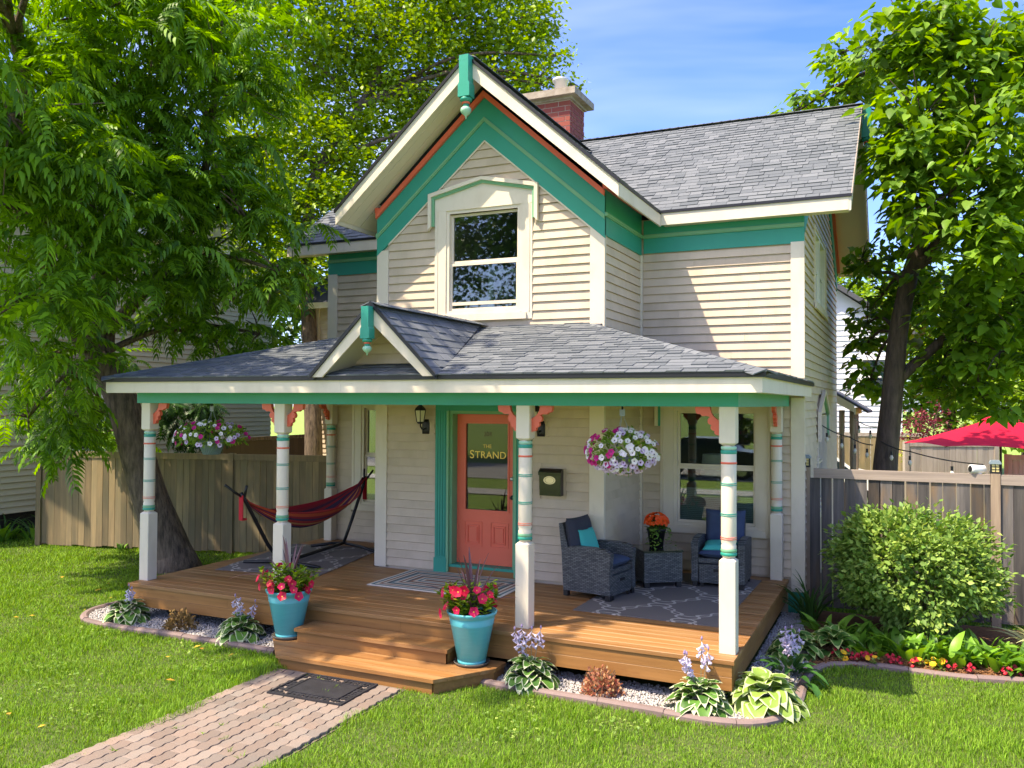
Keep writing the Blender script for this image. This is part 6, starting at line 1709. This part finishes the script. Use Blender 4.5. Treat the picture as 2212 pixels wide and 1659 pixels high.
# a dark car on the street in front: it shows in the porch window
def copy_car(src, loc, rz, label, m):
    c = src.copy(); col.objects.link(c); c.location = loc; c.rotation_euler = (0, 0, rz); c['label'] = label
    for ch in list(src.children):
        d = ch.copy(); col.objects.link(d); d.parent = c
        if d.name.startswith('body'): d.data = ch.data.copy(); d.data.materials[0] = m
        for g in ch.children:
            e = g.copy(); col.objects.link(e); e.parent = d
dk_ = mat('dark_car_paint', (.02, .022, .028), rough=.2, coat=.6)
copy_car(t, (2.2, -16.4, GZ + .02), R(180), 'dark car parked on the street, reflected in the porch window', dk_)

# ------------------------------------------------------------------ red umbrella, string lights
redc = mat('red_canvas', (.72, .008, .05), (.66, .008, .04), rough=.75, trans=.35, noise=(2, 3, .3))
UX, UY, UZ = 10.76, 12.3, 2.07
t = thing('patio_umbrella', 'open red patio umbrella beyond the right fence', 'umbrella', (UX, UY, GZ), R(9))
def umb_panel(k_, n=8, rad=1.84, drop=.56, z=UZ - GZ):
    b = MB(); vs = []; a0, a1 = 2 * math.pi * k_ / n, 2 * math.pi * (k_ + 1) / n
    for i in range(9):
        r_ = .16 + (rad - .16) * i / 8
        for j in range(7):
            s = j / 6; a = a0 + (a1 - a0) * s; e = math.cos((a1 - a0) / 2) / math.cos((s - .5) * (a1 - a0))
            q = r_ * e; zz = z - drop * ((i / 8) ** .85) + .06 * (i / 8) * math.sin(math.pi * s) * .8 * (1 - i / 8) - (.035 * math.sin(math.pi * s) * (-1) if i == 8 else 0)
            vs.append((q * math.cos(a), q * math.sin(a), zz))
    b.add(vs, [(i * 7 + j, i * 7 + j + 1, (i + 1) * 7 + j + 1, (i + 1) * 7 + j) for i in range(8) for j in range(6)]); return b
for k_ in range(8): part('canopy_panel', umb_panel(k_), redc, t, True)
b = MB(); b.lathe([(.36, UZ - GZ - .06), (.27, UZ - GZ - .005), (.10, UZ - GZ + .04), (.0, UZ - GZ + .05)], 0, 0, 8, None, False); part('vent', b, redc, t)
b = MB(); b.lathe([(.02, UZ - GZ + .04), (.05, UZ - GZ + .07), (.055, UZ - GZ + .12), (.02, UZ - GZ + .16), (.01, UZ - GZ + .19)], 0, 0, 10); part('finial', b, M['black'], t, True)
b = MB(); b.tube([(0, 0, 0), (0, 0, UZ - GZ)], .025, 10); part('pole', b, M['black'], t)
for k_ in range(8):
    a = 2 * math.pi * k_ / 8; b = MB(); b.tube([(.05 * math.cos(a), .05 * math.sin(a), UZ - GZ - .03), (1.82 * math.cos(a), 1.82 * math.sin(a), UZ - GZ - .575)], .008, 5); part('rib', b, M['black'], t)
def string_lights(label, pts, nb_, sag=.12):
    P = [Vector(p_) for p_ in pts]; t = thing('string_lights', label, 'string lights', P[0], 0, 'string lights in the side yard', world=True); path_ = []
    for a, e in zip(P[:-1], P[1:]):
        for i in range(8):
            u = i / 8; q = a.lerp(e, u); q.z -= sag * 4 * u * (1 - u); path_.append(q)
    path_.append(P[-1]); b = MB(); b.tube(path_, .009, 5); part('cable', b, M['black'], t)
    for i in range(nb_):
        q = path_[int((i + .6) / nb_ * (len(path_) - 1))]
        b = MB(); b.tube([(q.x, q.y, q.z - .01), (q.x, q.y, q.z - .07)], .004, 4); b.lathe([(.018, -.13), (.018, -.07)], q.x, q.y, 8, None, True, q.z); s_ = part('socket', b, M['black'], t)
        b = MB(); b.lathe([(.014, -.131), (.03, -.17), (.02, -.205), (.004, -.22)], q.x, q.y, 10, None, True, q.z); part('bulb', b, lg, s_, True)
string_lights('black string of bulbs running from the tree under the umbrella to the fence camera', [(8.62, 7.2, 1.72), (9.04, 6.6, 1.60), (9.86, 4.35, 1.57)], 3, .03)
string_lights('black string of bulbs strung from the house wall to the tree trunk', [(7.78, 6.0, 2.02), (8.15, 6.9, 1.80), (8.5, 7.2, 1.66)], 4, .03)
string_lights('second black string of bulbs from the side porch to the tree trunk', [(8.05, 10.5, 2.05), (8.55, 7.5, 1.95)], 2, .05)

# ------------------------------------------------------------------ trees
def limb(b, pts, r0, r1, n=12):
    S = [Vector(p_) for p_ in pts]; out = []
    for i in range(len(S) - 1):
        p0, p1, p2, p3 = S[max(i - 1, 0)], S[i], S[i + 1], S[min(i + 2, len(S) - 1)]
        for k_ in range(6):
            t = k_ / 6; out.append(.5 * ((2 * p1) + (p2 - p0) * t + (2 * p0 - 5 * p1 + 4 * p2 - p3) * t * t + (3 * p1 - p0 - 3 * p2 + p3) * t ** 3))
    out.append(S[-1]); m = len(out)
    b.tube(out, [r0 + (r1 - r0) * i / (m - 1) for i in range(m)], n)
def blob_pts(blobs, per, shell=.55, squash=.85):
    C = []
    for (x, y, z, r_) in blobs:
        n = max(4, int(per * r_ ** 2)); g = rng.normal(size=(n, 3)); g /= np.linalg.norm(g, axis=1, keepdims=True)
        C.append(g * (r_ * rng.uniform(shell, 1.05, n))[:, None] * (1, 1, squash) + (x, y, z))
    return np.concatenate(C)
def branches(b, base_nodes, blobs, r0, tips=5, n=6):
    B = [Vector(p_) for p_ in base_nodes]
    for (x, y, z, r_) in blobs:
        c = Vector((x, y, z)); q = min(B, key=lambda p_: (p_ - c).length + (0 if p_.z < z + .3 else 2)); mid = q.lerp(c, .5) + Vector((0, 0, .12 * (c - q).length))
        limb(b, [q, mid, c], r0, r0 * .45, n)
        for k_ in range(tips):
            d = Vector(rng.normal(size=3)).normalized() * r_ * .9; b.tube([c, c + d * .5 + Vector((0, 0, .05)), c + d], [r0 * .4, r0 * .25, .006], 5)
def vis_key(P):
    d = P - np.array(CAM); dep = d @ np.array(fw); u = d @ np.array(r2) / np.maximum(dep, .1); v = d @ np.array(u2) / np.maximum(dep, .1)
    ins = (dep > 1) & (np.abs(u) < .60) & (np.abs(v) < .45)
    return np.where(ins, dep, 1e6)
def crown(t, P, f, up_, sc_, TV, TF, m, name, nobj, me_name, smooth=False):
    """the nobj pieces that show largest become objects of their own, the rest one mesh"""
    Rm = frames(f, up_, sc_); k3 = rng.uniform(.72, 1.18, (len(P), 1, 3)); k3[:, 0, 1] = 1; k3[:, 0, 2] = rng.uniform(.2, 2.4, len(P)); Rm = Rm * k3; key = vis_key(P); order = np.argsort(key); ob = order[:nobj]; rs = order[nobj:]
    if nobj:
        me = np_mesh(me_name, np.array(TV, float), np.array(TF, int), m)
        for i in ob:
            o = link(me_name, me, t); o.matrix_basis = mat44(Rm[i], P[i] - np.array(t.location))
    V = scatter(name, TV, TF, Rm[rs], P[rs] - np.array(t.location), m); o = link(name, V, t); o['kind'] = 'stuff'
# the big pinnate-leaved tree on the left
WB = [(-0.85, -0.85, 3.6, 1.0), (-0.95, -0.92, 4.68, 1.2), (-0.82, -0.33, 5.4, 1.3), (-0.64, 0.32, 4.73, 1.3), (-1.88, 0.24, 6.98, 1.6), (-1.03, 1.17, 7.39, 1.7), (-0.54, 1.96, 7.03, 1.4), (-1.23, 1.11, 6.16, 1.4), (-0.86, 1.84, 5.76, 1.3), (0.19, 1.8, 5.01, 1.0), (0.82, 1.78, 4.19, 0.6), (-0.23, 2.18, 3.97, 0.85), (-1.18, 2.27, 4.57, 1.2), (-2.12, 2.41, 3.96, 1.0), (-1.28, 2.59, 3.42, 0.7), (-0.39, 2.78, 3.40, 0.45), (-1.83, 0.33, 4.31, 1.0), (-2.54, 0.59, 2.89, 0.9), (-3.19, 0.86, 2.06, 0.7), (-3.95, 2.16, 2.04, 0.7), (-4.03, 2.65, 2.93, 0.9), (-3.33, 1.36, 1.54, 0.45), (-4.5, 3.57, 1.76, 0.5), (-0.57, -1.32, 5.66, 1.2), (-1.4, 0.44, 7.77, 1.5), (-0.83, 2.34, 8.39, 1.3), (-3.6, -.3, 6.2, 1.6), (-4.2, 1.0, 7.6, 1.8), (-1.0, -2.5, 7.2, 1.2), (-2.4, -2.2, 7.8, 1.4), (0.9, -1.3, 8.9, 1.2), (.2, -3.0, 7.6, 1.4), (1.3, -3.4, 8.8, 1.2)]
def frond(npair=8, L_=1.0, lw=.045, ll=.24, droop=.45):
    V = []; F = []
    def pt(t): return np.array((0, L_ * t * (1 - .10 * t), .22 * t - droop * t * t))
    prev = None
    for i in range(9):
        p_ = pt(i / 8); V += [tuple(p_ + (-.008, 0, 0)), tuple(p_ + (.008, 0, 0))]
        if i: k_ = len(V) - 4; F += [(k_, k_ + 1, k_ + 3), (k_, k_ + 3, k_ + 2)]
    for i in range(npair):
        t = .16 + .80 * i / (npair - 1); p_ = pt(t); s = math.sin(math.pi * (.25 + .62 * i / npair)) 
        for sx_ in (-1, 1):
            d = np.array((sx_ * .88, .42 + .5 * t, -.16 - .25 * t)); d /= np.linalg.norm(d); w_ = np.cross(d, (0, 0, 1.)); w_ /= np.linalg.norm(w_); l_ = ll * s
            k_ = len(V); V += [tuple(p_), tuple(p_ + d * l_ * .35 + w_ * lw), tuple(p_ + d * l_ * .8 + w_ * lw * .6 + (0, 0, -.02)), tuple(p_ + d * l_ * 1.12 + (0, 0, -.06)), tuple(p_ + d * l_ * .8 - w_ * lw * .6 + (0, 0, -.02)), tuple(p_ + d * l_ * .35 - w_ * lw)]
            F += [(k_, k_ + 1, k_ + 5), (k_ + 1, k_ + 2, k_ + 4), (k_ + 1, k_ + 4, k_ + 5), (k_ + 2, k_ + 3, k_ + 4)]
    return np.array(V), np.array(F)
t = thing('walnut_tree', 'large leaning tree with drooping feathery leaves in front of the left fence', 'tree', (-1.81, 2.44, GZ), world=False)
t['_w'] = 1
tr = MB()
limb(tr, [(-1.80, 2.50, GZ - .05), (-1.87, 2.42, -.05), (-2.14, 2.20, .86), (-2.46, 1.96, 2.28), (-2.74, 1.74, 3.05)], .33, .215, 18)
tr.tube([(-1.78, 2.50, GZ - .08), (-1.80, 2.49, GZ + .10), (-1.86, 2.44, GZ + .35)], [.44, .36, .30], 18)
limb(tr, [(-2.72, 1.76, 2.95), (-2.64, 1.73, 3.9), (-2.53, 1.54, 4.54), (-2.41, 1.14, 5.46), (-2.2, .8, 6.6), (-1.9, .9, 7.8)], .19, .08, 14)
limb(tr, [(-2.70, 1.74, 2.9), (-2.85, 1.30, 3.5), (-2.75, .85, 3.95), (-2.56, .66, 4.4), (-2.1, .1, 5.8), (-1.93, -.35, 7.5)], .17, .09, 14)
limb(tr, [(-2.60, 1.75, 3.4), (-1.9, 2.0, 4.2), (-1.1, 2.1, 5.2), (-.7, 2.0, 6.6)], .11, .05, 10)
limb(tr, [(-2.80, 1.6, 3.0), (-3.4, 1.7, 2.95), (-3.9, 2.2, 2.7)], .08, .04, 8)
branches(tr, [(-2.74, 1.74, 3.05), (-2.64, 1.73, 3.9), (-2.41, 1.14, 5.46), (-2.2, .8, 6.6), (-1.9, .9, 7.8), (-2.56, .66, 4.4), (-2.1, .1, 5.8), (-1.93, -.35, 7.2), (-1.1, 2.1, 5.2), (-1.9, 2, 4.2), (-3.9, 2.2, 2.7), (-.7, 2, 6.6)], WB, .05, 5)
part('trunk', tr, M['bark'], t, True)
FV, FF = frond()
tips = blob_pts(WB, 19, .35)
Pn = np.repeat(tips, 6, 0) + rng.normal(0, .05, (len(tips) * 6, 3)); n = len(Pn)
az = np.tile(np.arange(6) * 2 * np.pi / 6, len(tips)) + np.repeat(rng.uniform(0, 6.28, len(tips)), 6) + rng.normal(0, .35, n)
ff = np.column_stack([np.cos(az), np.sin(az), rng.normal(-.15, .3, n)])
keep = ~((Pn[:, 0] > 1.2) & (Pn[:, 2] < 3.35)); Pn, ff = Pn[keep], ff[keep]; n = len(Pn)
# stay clear of the house front
keep = ~((Pn[:, 0] > 1.75) & (Pn[:, 1] > .2)) & ~((Pn[:, 0] > -.45) & (Pn[:, 1] > -.5) & (Pn[:, 2] < 2.75 + .286 * np.clip(np.minimum(Pn[:, 1], Pn[:, 0] + .31), 0, 3))); Pn, ff = Pn[keep], ff[keep]; n = len(Pn)
t['_w'] = 0; del t['_w']
crown(t, Pn, ff, np.column_stack([rng.normal(0, .25, (n, 2)), np.ones(n)]), rng.uniform(.34, .74, n), FV, FF, M['walnut'], 'foliage', 290, 'leaf')
NW = n
# heart-leaved tree on the right
CB = [(9.04, 6.36, 8.08, 0.75), (8.75, 6.5, 7.75, 0.5), (7.85, 7.9, 7.75, 0.5), (7.3, 7.9, 7.55, 0.36), (8.3, 7.7, 8.0, .5), (8.0, 8.0, 8.5, .4), (9.68, 6.66, 7.87, 1.0), (9.89, 6.23, 7.04, 1.0), (9.21, 5.93, 6.5, 0.9), (10.09, 5.8, 5.88, 1.0), (8.95, 5.8, 5.95, 0.45), (9.55, 5.57, 5.29, 0.9), (10.2, 5.88, 4.77, 0.8), (8.9, 6.31, 5.46, 0.35), (8.30, 8.26, 4.88, 0.45), (8.36, 8.86, 3.79, 0.5), (9.92, 6.87, 3.98, 0.9), (9.7, 7.67, 3.18, 0.6), (10.3, 7.06, 3.13, 0.8), (10.08, 7.53, 2.46, 0.45), (9.45, 8.45, 2.61, 0.35), (8.4, 8.95, 2.77, 0.45), (8.25, 8.84, 3.28, 0.35), (8.62, 8.45, 4.23, 0.45), (10.51, 7.05, 7.66, 0.9), (9.32, 8.79, 4.23, 0.7), (11.2, 6.4, 6.2, 1.1), (11.3, 7.2, 4.4, 1.1), (8.85, 7.2, 6.9, .5), (8.9, 7.0, 6.2, .45), (10.6, 8.5, 3.3, .7), (9.9, 8.8, 2.9, .5), (11.0, 8.4, 2.7, .6), (10.8, 7.5, 5.2, .9), (9.2, 8.2, 5.2, .6)]
t = thing('heart_leaved_tree', 'tree with large bright heart-shaped leaves behind the right fence', 'tree', (8.66, 7.35, GZ), world=False)
t['_w'] = 1; tr = MB()
limb(tr, [(8.60, 7.35, GZ - .06), (8.64, 7.35, .5), (8.68, 7.35, 1.33), (8.77, 7.37, 2.27), (8.88, 7.39, 3.48), (9.05, 7.34, 4.38), (9.23, 7.29, 5.1), (9.36, 6.88, 6.26), (9.65, 6.87, 7.8), (9.7, 6.8, 8.8)], .225, .05, 16)
limb(tr, [(9.10, 7.33, 4.55), (9.40, 7.33, 4.80), (9.62, 7.2, 5.4), (9.9, 6.9, 6.4), (10.1, 6.6, 7.4)], .12, .05, 10)
limb(tr, [(8.90, 7.40, 2.75), (9.25, 7.47, 3.10), (9.82, 7.49, 3.6), (10.6, 7.5, 4.0), (11.3, 7.4, 4.5)], .095, .04, 10)
limb(tr, [(9.0, 7.36, 4.2), (8.8, 7.6, 4.5), (8.5, 8.2, 4.6)], .05, .02, 8)
branches(tr, [(8.88, 7.39, 3.48), (9.05, 7.34, 4.38), (9.23, 7.29, 5.1), (9.36, 6.88, 6.26), (9.65, 6.87, 7.6), (9.82, 7.49, 3.6), (10.6, 7.5, 4.0), (9.9, 6.9, 6.4), (8.5, 8.2, 4.6)], CB, .035, 5)
part('trunk', tr, M['bark_dark'], t, True); del t['_w']
HVt = np.array([(0, 0, 0), (0, .4, -.05), (0, .75, -.09), (0, 1.12, -.20), (-.25, -.10, .05), (-.44, .14, .07), (-.46, .42, .04), (-.26, .78, -.05), (.25, -.10, .05), (.44, .14, .07), (.46, .42, .04), (.26, .78, -.05)])
HFt = np.array([(0, 4, 5), (0, 5, 1), (1, 5, 6), (1, 6, 7), (1, 7, 2), (2, 7, 3), (0, 9, 8), (0, 1, 9), (1, 10, 9), (1, 11, 10), (1, 2, 11), (2, 3, 11)])
tips = blob_pts(CB, 56, .40); kk = 14
Pn = np.repeat(tips, kk, 0); n = len(Pn); az = rng.uniform(0, 2 * np.pi, n); rr_ = rng.uniform(.08, .30, n)
Pn = Pn + np.column_stack([np.cos(az) * rr_, np.sin(az) * rr_, rng.normal(0, .07, n) - rr_ * .25])
ff = np.column_stack([np.cos(az), np.sin(az), rng.normal(-.45, .35, n)]); up_ = np.column_stack([np.cos(az) * .35 + rng.normal(0, .3, n), np.sin(az) * .35 + rng.normal(0, .3, n), np.ones(n)])
roofz = 7.40 - .683 * np.abs(Pn[:, 1] - 6.97); iny = (Pn[:, 1] > 3.5) & (Pn[:, 1] < 10.4)
keep = ~((Pn[:, 0] < 8.0) & iny & (Pn[:, 2] < roofz)) & ~((Pn[:, 0] < 8.55) & iny & (Pn[:, 2] < roofz) & (Pn[:, 2] > roofz - .6)); Pn, ff, up_ = Pn[keep], ff[keep], up_[keep]; n = len(Pn)
crown(t, Pn, ff, up_, rng.uniform(.085, .195, n), HVt, HFt, M['catalpa'], 'foliage', 295, 'leaf')
NC = n
# small-leaved and far trees
q4 = np.array([(0, 0, 0), (.34, .42, .05), (0, 1, -.06), (-.34, .42, .05)]); q4f = np.array([(0, 1, 2), (0, 2, 3)])
def leafy_tree(name, label, blobs, base, trunk_pts, r0, per, kk, sp, ls, m, group=None, bark=M['bark_dark'], tips_=4):
    t = thing(name, label, 'tree', base, 0, group); t['_w'] = 1; tr = MB(); limb(tr, trunk_pts, r0, r0 * .3, 12); branches(tr, trunk_pts[1:], blobs, r0 * .28, tips_); part('trunk', tr, bark, t, True); del t['_w']
    tips = blob_pts(blobs, per, .45, .8); Pn = np.repeat(tips, kk, 0); n = len(Pn); Pn = Pn + rng.normal(0, 1, (n, 3)) * (sp, sp, sp * .55)
    ff = rng.normal(size=(n, 3)); ff[:, 2] = ff[:, 2] * .5 - .35
    Rm = frames(ff, rng.normal(0, .5, (n, 3)) + (0, 0, 1), rng.uniform(ls * .7, ls * 1.35, n))
    o = link('foliage', scatter('foliage', q4, q4f, Rm, Pn - np.array(base), m), t); o['kind'] = 'stuff'; return n
MTB = [(-7.04, 10.95, 12.08, 2.4), (-5.14, 11.81, 12.61, 2.4), (-4.01, 13.45, 12.1, 2.6), (-2.4, 14.17, 13.33, 2.2), (-1.35, 13.59, 11.59, 1.5), (-4.45, 12.21, 9.74, 2.2), (-5.48, 10.65, 9.05, 2.0), (-6.15, 9.23, 9.11, 1.8), (-4.64, 9.98, 6.96, 1.6), (-5.27, 8.59, 7.09, 1.6), (-0.99, 13.72, 13.03, 1.3), (-0.02, 13.12, 10.96, 0.65), (0.44, 13.32, 11.71, 0.3), (-2.19, 13.23, 10.54, 1.5), (-4.2, 8.3, 5.67, 1.1), (-0.25, 13.04, 10.21, 0.5), (-7.5, 10, 15, 2.6), (-3.5, 13, 15.5, 2.6), (0.9, 13.4, 10.9, .35), (.5, 13.2, 9.5, .4), (-1.2, 13.3, 9.6, .9)]
NM = leafy_tree('maple_tree', 'tall sunlit yellow-green tree rising behind the house roof', MTB, (-3.9, 8.7, GZ), [(-3.9, 8.7, GZ), (-3.95, 8.75, 1.5), (-4.3, 9.0, 4.0), (-4.7, 9.4, 6.5), (-5.0, 10.2, 8.5), (-4.6, 11.5, 10.5), (-4.2, 12.4, 12.5)], .24, 32, 36, .24, .14, M['maple'], bark=M['bark'])
NF = 0
for i, (x, y, z, r_) in enumerate([(-10.8, 13.8, 5.2, 2.6), (-14.6, 15.5, 5.2, 3.0), (-8.3, 14.6, 4.6, 2.2), (-16.5, 9.5, 5.6, 3.0), (-6.4, 16.2, 1.3, 1.5)]):
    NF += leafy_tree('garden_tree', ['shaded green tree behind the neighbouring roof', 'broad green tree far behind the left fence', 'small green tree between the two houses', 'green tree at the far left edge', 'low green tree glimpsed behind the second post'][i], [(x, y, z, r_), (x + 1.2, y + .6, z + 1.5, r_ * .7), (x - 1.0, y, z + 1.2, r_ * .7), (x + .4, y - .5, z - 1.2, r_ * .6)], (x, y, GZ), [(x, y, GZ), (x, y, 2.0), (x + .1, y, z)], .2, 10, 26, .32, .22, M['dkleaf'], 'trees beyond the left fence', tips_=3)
for i, (x, y, z, r_) in enumerate([(8.2, 29.0, 5.6, 2.0), (10.6, 31.0, 5.6, 2.7), (13.2, 30.0, 5.4, 3.0), (15.8, 28.5, 5.0, 2.6), (5.5, 33, 6.5, 2.6), (10.4, 24.5, 3.3, 1.7), (12.8, 23.5, 3.2, 1.8)]):
    NF += leafy_tree('yard_tree', ['bright green tree just right of the white house', 'bright green tree behind the red maple', 'wide bright green tree above the umbrella', 'bright green tree at the far right edge', 'green tree behind the white house', 'low bright green tree between the white house and the umbrella', 'low bright green tree directly behind the umbrella'][i], [(x, y, z, r_), (x + 1.0, y, z + 1.4, r_ * .7), (x - 1.1, y, z - 1.0, r_ * .7), (x + 1.0, y - .6, z - 1.6, r_ * .65)], (x, y, GZ), [(x, y, GZ), (x, y, 2.0), (x + .1, y, z)], .22, 16, 30, .34, .22, M['far'], 'trees beyond the back yard', tips_=3)
redl = leafm('red_maple_leaf', (.12, .015, .025), (.20, .03, .04), .3, .3, .5)
leafy_tree('red_maple', 'small dark red maple behind the right-hand trunk', [(9.55, 17.6, 1.5, .7), (10.1, 17.9, 1.4, .6), (9.3, 17.4, 1.85, .5), (9.75, 17.7, 2.05, .42)], (9.6, 17.6, GZ), [(9.6, 17.6, GZ), (9.6, 17.6, .6), (9.65, 17.6, 1.4)], .06, 60, 14, .10, .09, redl)
leafy_tree('yellow_shrub', 'yellow-green shrub under the red maple by the back fence', [(9.3, 16.8, 1.15, .45), (10.0, 17.0, 1.1, .45)], (9.6, 16.9, GZ), [(9.6, 16.9, GZ), (9.6, 16.9, .3), (9.6, 16.9, 1.0)], .04, 50, 14, .09, .09, leafm('yellow_shrub_leaf', (.30, .34, .04), (.36, .36, .06), .3, .25, .5))
# street trees across the road behind the camera: they show in the window panes
for i, (x, y, z, r_) in enumerate([(-16, -27, 9, 4.4), (-9, -31, 11, 4.8), (1, -30, 6.0, 3.6), (14, -29, 5.5, 3.4)]):
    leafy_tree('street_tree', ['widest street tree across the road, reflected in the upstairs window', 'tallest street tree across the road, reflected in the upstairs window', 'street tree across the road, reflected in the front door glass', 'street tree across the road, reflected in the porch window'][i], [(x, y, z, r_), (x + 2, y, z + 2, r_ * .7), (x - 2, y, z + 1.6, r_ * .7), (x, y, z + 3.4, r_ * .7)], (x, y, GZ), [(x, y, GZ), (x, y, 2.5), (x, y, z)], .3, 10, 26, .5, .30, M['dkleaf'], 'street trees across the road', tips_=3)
flatpoly('road', [(-200, -22), (-200, -15), (200, -15), (200, -22)][::-1], GZ + .02, mat('concrete_road', (.36, .34, .31), rough=.9))
flatpoly('pavement', [(-200, -11.5), (-200, -10), (200, -10), (200, -11.5)][::-1], GZ + .035, mat('pale_concrete', (.50, .47, .43), rough=.9))

# ------------------------------------------------------------------ round bush, low plants at the left fence
t = thing('round_bush', 'round bright green bush in front of the grey fence', 'bush', (9.06, 3.30, GZ))
n = 1700; g = rng.normal(size=(n, 3)); g /= np.linalg.norm(g, axis=1, keepdims=True)
lump = 1 + .19 * np.sin(g[:, 0] * 5 + 1) * np.sin(g[:, 2] * 6 + g[:, 1] * 2) + .10 * np.sin(g[:, 1] * 9 + g[:, 0] * 7)
rad = rng.uniform(.55, 1.0, n) ** .5 * lump
tips = g * rad[:, None] * (.88, .70, .62) + (0, 0, .78); tips = tips[tips[:, 2] > .18]
sh_ = rng.normal(size=(60, 3)); sh_[:, 2] = np.abs(sh_[:, 2]) * 1.4 + .3; sh_ /= np.linalg.norm(sh_, axis=1, keepdims=True)
tips = np.concatenate([tips] + [sh_ * (.88, .70, .62) * k2 + (0, 0, .78) for k2 in (1.06, 1.13, 1.2)])
kk = 9; Pn = np.repeat(tips, kk, 0); n = len(Pn); Pn = Pn + rng.normal(0, .05, (n, 3)); gd = (Pn - (0, 0, .8)); ff = gd + rng.normal(0, .5, (n, 3)); ff[:, 2] += .1
Rm = frames(ff, gd * .6 + rng.normal(0, .35, (n, 3)) + (0, 0, .8), rng.uniform(.045, .088, n))
lob = np.array([(0, 0, 0), (.30, .25, .04), (.22, .62, .0), (0, 1, -.06), (-.22, .62, .0), (-.30, .25, .04)])
o = link('foliage', scatter('foliage', lob, pleaff, Rm, Pn, M['bush']), t); o['kind'] = 'stuff'
b = MB()
for i in range(26):
    d = Vector((random.uniform(-1, 1), random.uniform(-1, 1), random.uniform(.3, 1.1))).normalized(); b.tube([(d.x * .1, d.y * .1, 0), (d.x * .45, d.y * .4, d.z * .5), (d.x * .85, d.y * .65, .3 + d.z * .85)], [.014, .009, .004], 5)
part('stems', b, M['bark_dark'], t)
for i, (x, y) in enumerate([(-6.5, 3.5), (-7.0, 3.1), (-6.9, 4.0), (-7.4, 2.6)]):
    clump('shade_plant', ['dark leafy plant nearest the left fence post under the neighbour wall', 'dark leafy plant second from the left fence post under the neighbour wall', 'dark leafy plant farthest back under the neighbour wall', 'dark leafy plant at the far left edge under the neighbour wall'][i], 'plant', x, y, GL + SL, 40, 25, 75, 400 + i, 'dark plants beneath the neighbour\'s wall', .8, 1.3, .2)
clump('fence_weed', 'small leafy weed sprouting at the foot of the left fence', 'plant', -4.18, 3.45, SL, 9, 25, 75, 420, None, .35, .5, .05)
# hanging foliage behind the left posts: a separate young tree of the same kind
YB_ = [(-3.75, 4.65, 1.75, .42), (-3.5, 4.8, 2.1, .36), (-4.1, 4.6, 2.2, .4), (-3.35, 4.9, 1.75, .24)]
t = thing('sapling', 'young dark feathery tree hanging over the left fence behind the first two posts', 'tree', (-3.7, 5.3, GZ)); t['_w'] = 1
tr = MB(); limb(tr, [(-3.7, 5.3, GZ), (-3.7, 5.2, 1.2), (-3.7, 4.9, 2.2)], .05, .025, 8); branches(tr, [(-3.7, 5.2, 1.2), (-3.7, 4.9, 2.2)], YB_, .018, 3); part('trunk', tr, M['bark_dark'], t, True); del t['_w']
tips = blob_pts(YB_, 110, .3); Pn = np.repeat(tips, 5, 0); n = len(Pn); az = rng.uniform(0, 6.28, n)
crown(t, Pn, np.column_stack([np.cos(az), np.sin(az), rng.normal(-.5, .3, n)]), np.column_stack([rng.normal(0, .25, (n, 2)), np.ones(n)]), rng.uniform(.30, .48, n), FV, FF, leafm('dark_pinnate', (.02, .075, .012), (.04, .11, .018), .3, .25), 'foliage', 60, 'leaf')
for o in list(bpy.data.objects):
    if '_w' in o: del o['_w']
print('COUNTS grass', ng, 'walnut', NW, 'catalpa', NC, 'maple', NM, 'far', NF, 'objects', len(bpy.data.objects))
tot = 0
for o in bpy.data.objects:
    if o.type == 'MESH': tot += sum(len(p.vertices) - 2 for p in o.data.polygons) if len(o.data.polygons) < 5000 else len(o.data.loops) - 2 * len(o.data.polygons)
print('TRIS', tot)
